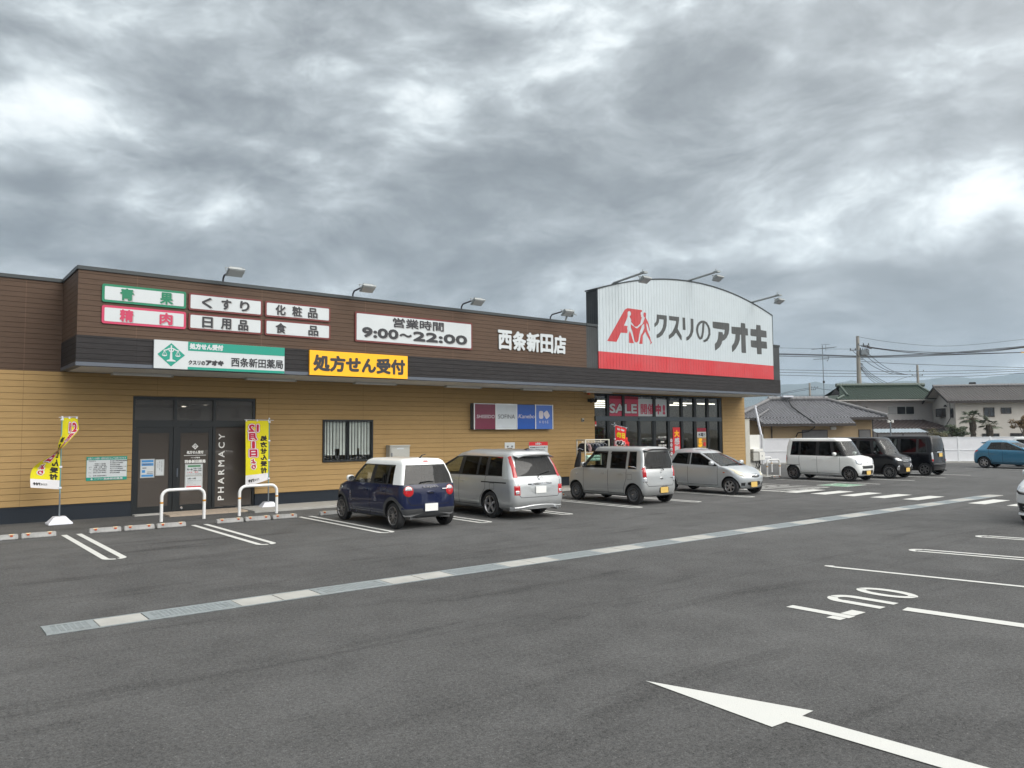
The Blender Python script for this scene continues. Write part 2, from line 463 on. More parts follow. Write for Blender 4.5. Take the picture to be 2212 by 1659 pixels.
def rim_mesh(style, r):
    mb = MB()
    if style == 'steel':
        mb.lathe([(r, 0.0), (r, 0.035), (r * 0.90, 0.030), (r * 0.84, 0.005), (r * 0.70, 0.0), (r * 0.60, 0.028), (r * 0.32, 0.032), (r * 0.26, 0.018), (0.001, 0.018)], 28)
        for k in range(12):
            a = 2 * math.pi * k / 12
            mb.lathe([(0.013, 0.0), (0.013, 0.0165), (0.0005, 0.0165)], 8, c=(r * 0.68 * math.cos(a), 0.004, r * 0.68 * math.sin(a)), m=1)
        mb.lathe([(r * 0.13, 0.018), (r * 0.12, 0.04), (0.001, 0.042)], 14, m=2)
        return mb
    n = {'ten': 10, 'five': 5, 'six': 6, 'multi': 12}[style]
    mb.lathe([(r, -0.02), (r, 0.036), (r * 0.95, 0.038), (r * 0.91, 0.026), (r * 0.90, -0.03)], 32)
    mb.lathe([(r * 0.90, -0.03), (0.001, -0.035)], 24, m=1)
    wd = {'ten': 0.15, 'five': 0.34, 'six': 0.36, 'multi': 0.12}[style] * r
    for k in range(n):
        a = 2 * math.pi * k / n + 0.2
        ca, sa = math.cos(a), math.sin(a)
        def P(rad, off, y): return (rad * ca - off * sa, y, rad * sa + off * ca)
        w0, w1 = wd * (0.75 if style in ('ten', 'multi') else 0.72), wd * (0.6 if style in ('ten', 'multi') else 0.55)
        if style == 'six': w1 = wd * 0.75
        r0, r1 = r * 0.16, r * 0.93
        vs = [P(r0, -w0 / 2, 0.022), P(r0, w0 / 2, 0.022), P(r1, w1 / 2, 0.034), P(r1, -w1 / 2, 0.034),
              P(r0, -w0 / 2, -0.012), P(r0, w0 / 2, -0.012), P(r1, w1 / 2, 0.0), P(r1, -w1 / 2, 0.0)]
        mb.add(vs, [(0, 1, 2, 3), (0, 3, 7, 4), (1, 5, 6, 2), (3, 2, 6, 7), (0, 4, 5, 1)])
    mb.lathe([(r * 0.27, -0.01), (r * 0.26, 0.022), (r * 0.13, 0.028), (r * 0.12, 0.034), (0.001, 0.036)], 18)
    return mb

def wheel(parent, x, y, r, w, style, rmat, rr=0.66):
    sgn = 1 if y > 0 else -1
    tb = MB(); ri = r * rr
    tb.lathe([(ri, -w / 2), (r * 0.86, -w / 2), (r * 0.97, -w * 0.44), (r, -w * 0.32), (r * 0.996, -w * 0.12), (r, -w * 0.10), (r, w * 0.10), (r * 0.996, w * 0.12),
              (r, w * 0.32), (r * 0.97, w * 0.44), (r * 0.86, w / 2), (ri * 1.04, w / 2 + 0.004), (ri, w * 0.42)], 36)
    t = tb.build('wheel', [M_RUBBER], parent, smooth=35)
    t.location = (x, y - sgn * w / 2, r)
    if sgn < 0: t.rotation_euler = (0, 0, math.pi)
    rm = rim_mesh(style, ri).build('rim', [rmat, M_LINER, M_CHROME], t, smooth=40)
    rm.location = (0, w * 0.34, 0)
    return t

def car(name, label, cat, S, loc, rz, group=None):
    L, W, H = S['L'], S['W'], S['H']
    root = empty(name, loc, rz); tag(root, label, cat, group)
    paint_m = S['paint']; roof_m = S.get('roof', paint_m)
    hw = W / 2
    xc, zc, xwt, zt = S['xc'], S['zc'], S['xwt'], S['zt']
    zb, zbr, zh = S['zb'], S['zbr'], S['zh']
    xrb, xrt = S['xrb'], S['xrt']
    bx, rx, cells = S['bx'], S['rx'], S['cells']
    bowf, rcA = S.get('bowf', 0.10), 0.17
    rcr, rcf = S.get('rcr', 0.16), S.get('rcf', 0.30)
    fbk = S.get('frontbow', 1.0)
    tum = S.get('tumble', 0.12)
    z0 = S.get('z0', 0.20)
    sh = S.get('shoulder', 0.025)
    bx_ = S.get('boxy', 1.0); bq = 0.25 * (1 - bx_)
    rcg = S.get('rcg', 1.0)
    nr = S.get('nose', 0.10)                 # how far the bonnet edge sits behind the bumper
    A, xa = bx[-1], rx[-1]
    # each row: x front, x rear, z front, z at A pillar, z rear, half width, rear radius, front radius, rear bow, front bow, side t (0 belt, 1 glass top)
    rows = [
        (L - 0.14, 0.12, z0, z0, z0 + 0.03, hw - 0.11, rcr, rcf, 0.03, 0.10, 0),
        (L - 0.05, 0.035, z0 + 0.05, z0 + 0.04, z0 + 0.08, hw - 0.035, rcr, rcf, 0.04, 0.12, 0),
        (L - 0.01, 0.0, 0.42, 0.40, 0.44, hw - 0.008, rcr, rcf, 0.05, 0.13, 0),
        (L - 0.0, 0.01, 0.55, 0.56, 0.58, hw, rcr, rcf, 0.05, 0.13, 0),
        (L - 0.03, 0.018, lerp(0.55, zh, 0.6), lerp(0.56, zb - 0.07, 0.55), lerp(0.58, zbr - 0.08, 0.5), hw - 0.002, rcr, rcf, 0.05, 0.13, 0),
        (L - nr, 0.025 if xrb < 0.12 else xrb * 0.55, zh, zb - 0.075, zbr - 0.08, hw - 0.004 - sh * 0.2, rcr, rcf, 0.05, 0.15, 0),
        'hood',
        (xc, xrb, zc, zb, zbr, hw - sh - 0.012, rcr * 0.9 * rcg, rcA, 0.05, bowf, 0),
        (lerp(xc, xwt, 0.5) + 0.025, lerp(xrb, xrt, 0.5) - 0.02, lerp(zc, zt, 0.5), lerp(zb, zt, 0.5), lerp(zbr, S.get('ztr', zt), 0.5), hw - sh - 0.012 - tum * 0.42, rcr * 0.85 * rcg, rcA, 0.05, bowf, 0.5),
        (xwt, xrt, zt, zt, S.get('ztr', zt), hw - sh - 0.012 - tum, rcr * 0.8 * rcg, rcA, 0.05, bowf, 1),
        (xwt - 0.13 * bx_, xrt + S.get('rin', 0.03), lerp(zt, H, 0.50 + bq), lerp(zt, H, 0.42 + bq), lerp(S.get('ztr', zt), H, 0.42 + bq), hw - sh - tum - 0.055 * bx_, rcr * 0.8, rcA, 0.05, bowf, 1),
        (xwt - 0.34 * bx_, xrt + S.get('rin', 0.03) + 0.10 * bx_, lerp(zt, H, 0.84 + bq * 0.5), lerp(zt, H, 0.78 + bq * 0.7), lerp(S.get('ztr', zt), H, 0.76 + bq * 0.7), hw - sh - tum - 0.17 * bx_, rcr * 0.8, rcA, 0.05, bowf, 1),
        (xwt - 0.60, xrt + S.get('rin', 0.03) + 0.30, lerp(zt, H, 0.98), lerp(zt, H, 0.95), lerp(S.get('ztr', zt), H, 0.93), (hw - sh - tum) * 0.5, rcr * 0.5, rcA, 0.03, bowf * 0.5, 1),
    ]
    NF = 4
    def loop(r, fenders=True):
        xf, xr, zf, za, zr, w, cr, cf, br, bf, t = r
        if xf > xc + 0.05: bf *= fbk
        cv = 0.035
        def yside(x): return w - cv * abs((x - L * 0.48) / (L * 0.52)) ** 3 * (w / hw)
        P = []
        e_r = xr + br + cr; e_f = xf - bf - cf
        yr = w - cr; yf = w - cf
        for k in (0, 0.36, 0.70, 1.0):
            y = yr * k; P.append((xr + br * (y / yr) ** 2, y))
        for k in (22.5, 45, 67.5):
            a = R(k); P.append((xr + br + cr * (1 - math.cos(a)), yr + (yside(e_r) - yr) * math.sin(a)))
        xs = [lerp(b, q, t) for b, q in zip(bx, rx)]
        lo, hi = e_r, e_f - 0.01
        n = len(xs)
        xs = [min(max(x, lo + 0.004 * i), hi - 0.004 * (n - i + NF)) for i, x in enumerate(xs)]
        xs[0] = lo
        last = xs[-1]
        for x in xs: P.append((x, yside(x)))
        for k in range(1, NF + 1):
            x = lerp(last, e_f, k / NF); P.append((x, yside(x)))
        for k in (22.5, 45, 67.5):
            a = R(k); P.append((e_f + cf * math.sin(a), yf + (yside(e_f) - yf) * math.cos(a)))
        for k in (1.0, 0.70, 0.36, 0):
            y = yf * k; P.append((xf - bf * (y / yf) ** 2, y))
        out = []
        for (x, y) in P:
            if x <= last:
                u = (x - xr) / max(1e-6, last - xr); z = lerp(zr, za, max(0, u) ** S.get('zpow', 1.0))
            else:
                u = (x - last) / max(1e-6, xf - last); z = lerp(za, zf, u ** (1.6 if t == 0 else 1.0))
            if t == 1 and S.get('roofarc'):
                z += S['roofarc'] * (1 - ((x - L * 0.42) / (L * 0.42)) ** 2) * (1 if x < last else 0.0) * 0.5
            out.append(Vector((x, y, z)))
        return out
    loops = []
    for i, r in enumerate(rows):
        if r == 'hood':
            loops.append(None); continue
        loops.append(loop(r))
    hi_ = rows.index('hood')
    mid = []
    for a, b in zip(loops[hi_ - 1], loops[hi_ + 1]):
        p = a.lerp(b, 0.45)
        d = (a - b).length
        p.z += min(0.05, 0.055 * d) + 0.004
        mid.append(p)
    loops[hi_] = mid
    C = len(loops[0])
    bot = [Vector((p.x, 0, p.z)) for p in loops[0]]
    top = [Vector((p.x, 0, p.z + (H - loops[-1][C // 2].z) * 0.9)) for p in loops[-1]]
    allr = [bot] + loops + [top]
    NR = len(allr)
    # ------- part of every cell
    nside = len(bx); s0 = 6                     # first side column index is s0+1-1
    iS = 7                                       # index of bx[0] in the loop
    iA = iS + nside - 1                          # index of bx[-1]
    iF = iA + NF                                 # front corner start
    names = []
    def pid(n):
        if n not in names: names.append(n)
        return names.index(n)
    pid('body'); pid('arch')
    ROW_HOOD = hi_ + 1 - 1                      # loop index of the mid row
    def part(ri, ci, side):
        """ri: interval between allr[ri] and allr[ri+1]; ci: interval between columns ci, ci+1"""
        k = ri - 1                               # interval between loops[k], loops[k+1]
        sd = '_l' if side > 0 else '_r'
        if k < 0: return 'underside'
        glass_lo, glass_hi = hi_ + 1, hi_ + 3
        if k >= glass_hi: return 'roof'
        if k >= glass_lo:
            if ci < 3: return 'rear_window'
            if ci < iS: return 'pillar_rear'
            if ci < iA:
                c = cells[ci - iS]
                return c + (sd if c.startswith('g') else '')
            if ci < iF + 1: return 'pillar_a'
            return 'windscreen'
        if k >= hi_ - 1 and ci >= iF: return 'bonnet'
        if k in (hi_ - 1, hi_) and ci >= iA + 1: return 'bonnet'
        if ci < iS:
            if k <= 1 and S.get('low_bumper'): return 'low_bumper'
            if k <= 2: return 'rear_bumper'
            if ci < 3: return 'tailgate'
            return 'body'
        if ci < iA:
            if k == 0: return 'sill'
            x = 0.5 * (bx[ci - iS] + bx[ci - iS + 1])
            for dn, xa_, xb_ in S['doors']:
                if xa_ - 1e-3 <= x <= xb_ + 1e-3: return 'door_' + dn + sd
            return 'body'
        if ci >= iF:
            if k <= 2 + S.get('bump_rows', 1): return 'front_bumper'
            return 'body'
        return 'body' if k > 0 else 'sill'
    verts = []; faces = []; fid = []
    idx = [[[None] * C for _ in range(NR)] for _ in range(2)]
    for sd in (0, 1):
        for j in range(NR):
            for i in range(C):
                p = allr[j][i]
                if sd == 1 and abs(p.y) < 1e-9:
                    idx[1][j][i] = idx[0][j][i]; continue
                idx[sd][j][i] = len(verts)
                verts.append((p.x, p.y if sd == 0 else -p.y, p.z))
        for j in range(NR - 1):
            for i in range(C - 1):
                q = (idx[sd][j][i], idx[sd][j][i + 1], idx[sd][j + 1][i + 1], idx[sd][j + 1][i])
                if sd == 0: q = q[::-1]
                faces.append(q); fid.append(pid(part(j, i, 1 if sd == 0 else -1)))
    bm = bmesh.new()
    bv = [bm.verts.new(v) for v in verts]
    for q, d in zip(faces, fid):
        u = []
        for k in q:
            if bv[k] not in u: u.append(bv[k])
        if len(u) < 3: continue
        try: f = bm.faces.new(u); f.material_index = d
        except ValueError: pass
    bmesh.ops.remove_doubles(bm, verts=bm.verts, dist=1e-4)
    bmesh.ops.dissolve_degenerate(bm, dist=1e-5, edges=bm.edges)
    bmesh.ops.recalc_face_normals(bm, faces=bm.faces)
    bm.verts.ensure_lookup_table(); bm.faces.ensure_lookup_table(); bm.normal_update()
    bvh = BVHTree.FromBMesh(bm)
    fn_ = [[(v.co.copy(), v.normal.copy()) for v in f.verts] for f in bm.faces]
    me = bpy.data.meshes.new('shell'); bm.to_mesh(me); bm.free()
    for _ in range(len(names) + 2): me.materials.append(paint_m)
    shell = link(bpy.data.objects.new('shell', me))
    # ------- wheel arches
    xr_ax, xf_ax = S['ro'], S['ro'] + S['wb']; wr = S['wr']
    cb = MB()
    for ax in (xr_ax, xf_ax):
        for sy in (1, -1):
            n = 32; ra = wr + S.get('gap', 0.045)
            ya, yb = sy * (hw - 0.26), sy * (hw + 0.2)
            ring = [(ax + ra * math.cos(2 * math.pi * k / n), ya, wr + 0.01 + ra * math.sin(2 * math.pi * k / n)) for k in range(n)]
            cb.prism(ring, (0, yb - ya, 0))
    cut = cb.build('cut', [paint_m])
    for _ in range(len(names) + 1): cut.data.materials.append(paint_m)
    for p in cut.data.polygons: p.material_index = 1
    md = shell.modifiers.new('b', 'BOOLEAN'); md.object = cut; md.operation = 'DIFFERENCE'; md.solver = 'EXACT'
    bpy.context.view_layer.update()
    me2 = bpy.data.meshes.new_from_object(shell.evaluated_get(bpy.context.evaluated_depsgraph_get()))
    bpy.data.objects.remove(shell); bpy.data.objects.remove(cut)
    def vnormal(co):
        loc_, nrm, fi, _ = bvh.find_nearest(co)
        acc = Vector()
        for c, nn in fn_[fi]: acc += nn / ((c - co).length + 0.004)
        return acc.normalized()
    # ------- split into parts
    by = {}
    for p in me2.polygons: by.setdefault(min(p.material_index, len(names) - 1), []).append(p)
    glassm = S.get('glass', {})
    nice = {'body': 'body', 'underside': 'underside', 'roof': 'roof', 'rear_window': 'rear_window', 'windscreen': 'windscreen', 'bonnet': 'bonnet',
            'tailgate': 'tailgate', 'rear_bumper': 'rear_bumper', 'front_bumper': 'front_bumper', 'sill': 'sill', 'low_bumper': 'bumper_cladding', 'arch': 'wheel_arch'}
    for i, pl in by.items():
        nm = names[i]
        mp = {}; vs = []; fs = []
        for p in pl:
            q = []
            for k in p.vertices:
                if k not in mp: mp[k] = len(vs); vs.append(me2.vertices[k].co.copy())
                q.append(mp[k])
            fs.append(q)
        m = bpy.data.meshes.new(nm); m.from_pydata(vs, [], fs)
        isglass = nm in ('rear_window', 'windscreen') or nm.startswith('g')
        if nm.startswith('door_'): on = 'door'
        elif nm.startswith('g'): on = 'side_window'
        elif nm.startswith('p') or nm.startswith('b_'): on = 'pillar'
        else: on = nice.get(nm, nm)
        mt = paint_m
        if nm == 'roof': mt = roof_m
        elif nm == 'pillar_rear': mt = S.get('pillar_rear', paint_m)
        elif nm == 'pillar_a': mt = S.get('pillar_a', paint_m)
        elif nm.startswith('pb'): mt = M_TRIM
        elif nm.startswith('pr'): mt = roof_m
        elif nm == 'arch': mt = M_LINER
        elif nm == 'underside': mt = M_LINER
        elif nm == 'low_bumper': mt = M_DARKTRIM
        elif nm == 'sill': mt = S.get('sill_m', paint_m)
        elif nm == 'rear_bumper': mt = S.get('rear_bumper_m', paint_m)
        elif nm == 'front_bumper': mt = S.get('front_bumper_m', paint_m)
        if isglass:
            gm = G_WIND if nm == 'windscreen' else glassm.get(nm[:-2] if nm.startswith('g') else nm, G_DARK)
            b2 = bmesh.new(); b2.from_mesh(m)
            bmesh.ops.remove_doubles(b2, verts=b2.verts, dist=1e-4)
            bmesh.ops.recalc_face_normals(b2, faces=b2.faces)
            b2.normal_update()
            cen = sum((v.co for v in b2.verts), Vector()) / len(b2.verts)
            if sum((f.normal.dot(f.calc_center_median() - Vector((L * 0.5, 0, 0.9))) for f in b2.faces)) < 0:
                bmesh.ops.reverse_faces(b2, faces=b2.faces)
            res = bmesh.ops.inset_region(b2, faces=b2.faces[:], thickness=S.get('rubber', 0.022), depth=0.0, use_boundary=True, use_even_offset=True)
            for f in b2.faces: f.material_index = 0
            for f in res['faces']: f.material_index = 1
            inner = set(v for f in b2.faces if f.material_index == 0 for v in f.verts)
            b2.normal_update()
            for v in inner: v.co -= v.normal * 0.007
            b2.to_mesh(m); b2.free()
            m.materials.append(gm); m.materials.append(M_TRIM)
        else:
            m.materials.append(mt)
        for p in m.polygons: p.use_smooth = True
        m.update()
        if nm == 'arch': m.set_sharp_from_angle(angle=R(40))
        else:
            m.normals_split_custom_set_from_vertices([vnormal(v.co) for v in m.vertices])
        o = link(bpy.data.objects.new(on, m)); o.parent = root
    bpy.data.meshes.remove(me2)
    # ------- surface detail
    def hit(d, u, v):
        if d in ('rear', 'front'): u = max(-hw + 0.055, min(hw - 0.055, u))
        if d == 'rear': o, r = Vector((-1, u, v)), Vector((1, 0, 0))
        elif d == 'front': o, r = Vector((L + 1, u, v)), Vector((-1, 0, 0))
        elif d == 'left': o, r = Vector((u, 2, v)), Vector((0, -1, 0))
        elif d == 'right': o, r = Vector((u, -2, v)), Vector((0, 1, 0))
        elif d == 'top': o, r = Vector((u, v, 3)), Vector((0, 0, -1))
        elif d == 'rl': o, r = Vector((-1, 0, v)) + Vector((0.4, 1, 0)).normalized() * u, Vector((1, -0.4, 0)).normalized()
        elif d == 'fr': o, r = Vector((L, 0, v)) + Vector((0.7, -0.7, 0)) * 2 + Vector((-0.7071, -0.7071, 0)) * u, Vector((-0.7071, 0.7071, 0))
        elif d == 'fl': o, r = Vector((L, 0, v)) + Vector((0.7, 0.7, 0)) * 2 + Vector((-0.7071, 0.7071, 0)) * u, Vector((-0.7071, -0.7071, 0))
        elif d == 'rrt': o, r = Vector((0, 0, v)) + Vector((-0.7, -0.7, 0)) * 2 + Vector((0.7071, -0.7071, 0)) * u, Vector((0.7071, 0.7071, 0))
        elif d == 'rlt': o, r = Vector((0, 0, v)) + Vector((-0.7, 0.7, 0)) * 2 + Vector((0.7071, 0.7071, 0)) * u, Vector((0.7071, -0.7071, 0))
        h = bvh.ray_cast(o, r)
        if h[0] is None:
            h = bvh.find_nearest(o + r * 1.5)
        return h[0], h[1], r
    def dens(pts, step=0.03, closed=True):
        out = []
        n = len(pts)
        for i in range(n if closed else n - 1):
            a, b = Vector((*pts[i], 0)), Vector((*pts[(i + 1) % n], 0))
            k = max(1, int((b - a).length / step))
            for q in range(k): out.append((a.lerp(b, q / k).x, a.lerp(b, q / k).y))
        if not closed: out.append(tuple(pts[-1]))
        return out
    def chaikin(pts, it=2):
        for _ in range(it):
            o = []
            for i in range(len(pts)):
                a, b = pts[i], pts[(i + 1) % len(pts)]
                o += [(a[0] * .75 + b[0] * .25, a[1] * .75 + b[1] * .25), (a[0] * .25 + b[0] * .75, a[1] * .25 + b[1] * .75)]
            pts = o
        return pts
    def patch(nm, d, pts, mt, off=0.006, rnd=1, rings=4, parent=root, inset=None):
        P = dens(chaikin(pts, rnd) if rnd else pts)
        cx = sum(p[0] for p in P) / len(P); cy = sum(p[1] for p in P) / len(P)
        mb = MB(); n = len(P)
        vs = []
        ks = [(k / rings) for k in range(1, rings + 1)]
        h, nn, r = hit(d, cx, cy); vs.append(h - r * off)
        for s_ in ks:
            for (a, b) in P:
                h, nn, r = hit(d, cx + (a - cx) * s_, cy + (b - cy) * s_)
                vs.append(h - r * off * (1.0 if s_ < 0.999 else 0.15) - r * 0.0015)
        fs = [(0, 1 + i, 1 + (i + 1) % n) for i in range(n)]
        ms = [0] * n
        for k in range(rings - 1):
            for i in range(n):
                j = (i + 1) % n
                fs.append((1 + k * n + i, 1 + (k + 1) * n + i, 1 + (k + 1) * n + j, 1 + k * n + j))
        mb.add(vs, fs)
        return mb.build(nm, mt, parent, smooth=50)
    def seam(mb, d, pts, w=0.011, off=0.0025):
        P = dens(pts, 0.04, False)
        H_ = [hit(d, a, b) for a, b in P]
        for i in range(len(H_) - 1):
            a, na, r = H_[i]; b, nb, _ = H_[i + 1]
            if (a - b).length > 0.25: continue
            t = (b - a)
            if t.length < 1e-6: continue
            s1 = t.cross(na).normalized() * w / 2
            mb.poly([a + s1 - r * off, b + s1 - r * off, b - s1 - r * off, a - s1 - r * off])
    S['detail'](root, S, patch, seam, hit)
    # ------- door gaps, handles and mirrors on both sides
    sm = MB()
    for d in ('left', 'right'):
        for dn, xa_, xb_ in S['doors']:
            arch = xr_ax + wr + 0.04
            for e in (xa_, xb_):
                zlo = z0 + 0.10
                if e < arch:
                    dx = arch - e
                    seam(sm, d, [(e, zbr - 0.01), (e, 0.72), (arch + 0.04, 0.45), (arch + 0.04, zlo)])
                else:
                    seam(sm, d, [(e, zb - 0.01), (e, zlo)])
        d0 = min(q[1] for q in S['doors']); d1 = max(q[2] for q in S['doors'])
        seam(sm, d, [(max(d0, xr_ax + wr + 0.08), z0 + 0.10), (min(d1, xf_ax - wr - 0.06), z0 + 0.10)])
    seam(sm, 'rear', [(-hw + rcr + 0.02, zbr - 0.02), (-hw + rcr + 0.02, 0.62), (-hw + rcr + 0.10, 0.52), (hw - rcr - 0.10, 0.52), (hw - rcr - 0.02, 0.62), (hw - rcr - 0.02, zbr - 0.02)])
    sm.build('panel_gaps', M_LINER, root, fixn=False)
    for d, sy in (('left', 1), ('right', -1)):
        for hx in S['handles']:
            h, nn, r = hit(d, hx, S.get('handle_z', zb - 0.14))
            hb = MB().cbox((h.x, h.y + sy * 0.022, h.z), (0.17, 0.018, 0.026)).cbox((h.x - 0.07, h.y + sy * 0.008, h.z), (0.03, 0.03, 0.024)).cbox((h.x + 0.07, h.y + sy * 0.008, h.z), (0.03, 0.03, 0.024))
            hb.build('door_handle', S.get('handle_m', paint_m), root, smooth=40, bevel=0.006)
        mx = S.get('mirror_x', A - 0.16)
        h, nn, r = hit(d, mx, zb + 0.03)
        c = Vector((mx + 0.03, h.y + sy * 0.13, zb + 0.10))
        mb = MB()
        rg = 8
        prof = []
        for k in range(rg + 1):
            a = math.pi * k / rg
            prof.append((0.5 + 0.5 * -math.cos(a), math.sin(a) ** 0.5))
        vs = []; n = 16
        for (q, s_) in prof:
            for i in range(n):
                th = 2 * math.pi * i / n
                ct, st = math.cos(th), math.sin(th)
                ex = lambda c_: math.copysign(abs(c_) ** 0.7, c_)
                vs.append((c.x - 0.05 + 0.13 * q, c.y + 0.095 * s_ * ex(ct), c.z + 0.072 * s_ * ex(st)))
        fs = [(k * n + i, k * n + (i + 1) % n, (k + 1) * n + (i + 1) % n, (k + 1) * n + i) for k in range(rg) for i in range(n)]
        mb.add(vs, fs)
        mo = mb.build('side_mirror', S.get('mirror_m', paint_m), root, smooth=60)
        MB().box(c.x - 0.01, c.x + 0.05, min(h.y, c.y), max(h.y, c.y), c.z - 0.055, c.z - 0.02).build('mirror_arm', M_TRIM, mo, bevel=0.005)
        gb = MB()
        gb.poly([(c.x - 0.052, c.y + 0.08 * math.cos(t_), c.z + 0.058 * math.sin(t_)) for t_ in [2 * math.pi * k / 16 for k in range(16)]])
        gb.build('mirror_glass', M_MIRROR, mo)
    # ------- wheels
    for ax in (xr_ax, xf_ax):
        for sy in (1, -1):
            wheel(root, ax, sy * (hw - 0.03), wr, S.get('ww', 0.165), S['rim'][0], S['rim'][1], S['rim'][2] if len(S['rim']) > 2 else 0.66)
    # ------- cabin
    ib = MB()
    ib.box(xrt + 0.08, xc - 0.35, -hw + 0.12, hw - 0.12, z0 + 0.06, 0.42)
    ib.box(xc - 0.62, xc - 0.14, -hw + 0.13, hw - 0.13, 0.42, zb - 0.03)                  # dashboard
    fx = S.get('seat_x', A - 1.05)
    rt = Matrix.Rotation(-0.22, 3, 'Y')
    for sy in (-1, 1):
        cy = sy * hw * 0.42
        ib.cbox((fx + 0.22, cy, 0.55), (0.50, 0.46, 0.20))
        ib.cbox((fx - 0.06, cy, 0.86), (0.13, 0.46, 0.60), rot=rt)
        ib.cbox((fx - 0.16, cy, 1.24), (0.08, 0.25, 0.15), rot=rt)
        rxs = S.get('rear_x', xr_ax + 0.12)
        ib.cbox((rxs + 0.22, cy, 0.55), (0.48, 0.52, 0.20))
        ib.cbox((rxs - 0.04, cy, 0.85), (0.12, 0.52, 0.56), rot=rt)
        ib.cbox((rxs - 0.13, cy, 1.18), (0.07, 0.23, 0.12), rot=rt)
    ib.build('seats', M_CABIN, root, smooth=40, bevel=0.03)
    sw = MB()
    cx_, cyw, czw = xc - 0.72, -hw * 0.42, zb - 0.02
    sw.tube([(cx_ + 0.06 * math.sin(t_), cyw + 0.175 * math.cos(t_), czw + 0.165 * math.sin(t_)) for t_ in [2 * math.pi * k / 20 for k in range(21)]], 0.013, 6, cap=False)
    sw.tube([(cx_, cyw - 0.17, czw), (cx_, cyw + 0.17, czw)], 0.014, 6)
    sw.build('steering_wheel', M_TRIM, root, smooth=60)
    # ------- shift so the Empty sits under the middle
    for ch in root.children:
        ch.location.x -= L / 2
    return root

def lamp_disc(cx, cy, r, n=20): return [(cx + r * math.cos(2 * math.pi * k / n), cy + r * math.sin(2 * math.pi * k / n)) for k in range(n)]
def rect(a, b, c, d): return [(a, c), (b, c), (b, d), (a, d)]
def plate(root, hit, d, u, v, mt, w=0.33, h=0.165, back=True):
    p, n, r = hit(d, u, v)
    x = p.x - r.x * (0.045 if d == 'front' else 0.02)
    pb = MB().box(x - 0.006, x + 0.006, u - w / 2, u + w / 2, v - h / 2, v + h / 2)
    o = pb.build('number_plate', mt, root, bevel=0.004)
    return o
def bar(root, nm, a, b, t, mt, bev=0.006):
    a, b = Vector(a), Vector(b)
    mb = MB().tube([a, a.lerp(b, 0.5), b], t, 8)
    return mb.build(nm, mt, root, smooth=50)
# ------------------------------------------------------------------ ground and car park
YF, YW = 19.85, 21.88
def RD(r, d, z=0.0):
    """point given as metres to the right of and ahead of the spot where the photographer stands"""
    return Vector((r * math.cos(YAW) + d * math.sin(YAW), -r * math.sin(YAW) + d * math.cos(YAW), z))
def rd_empty(name, label, cat, r, d, group=None, turn=0.0):
    o = empty(name, RD(r, d), -YAW + turn); tag(o, label, cat, group); return o
def place(o, r, d, z=0.0, turn=0.0):
    o.location = RD(r, d, z); o.rotation_euler = (0, 0, -YAW + turn); return o

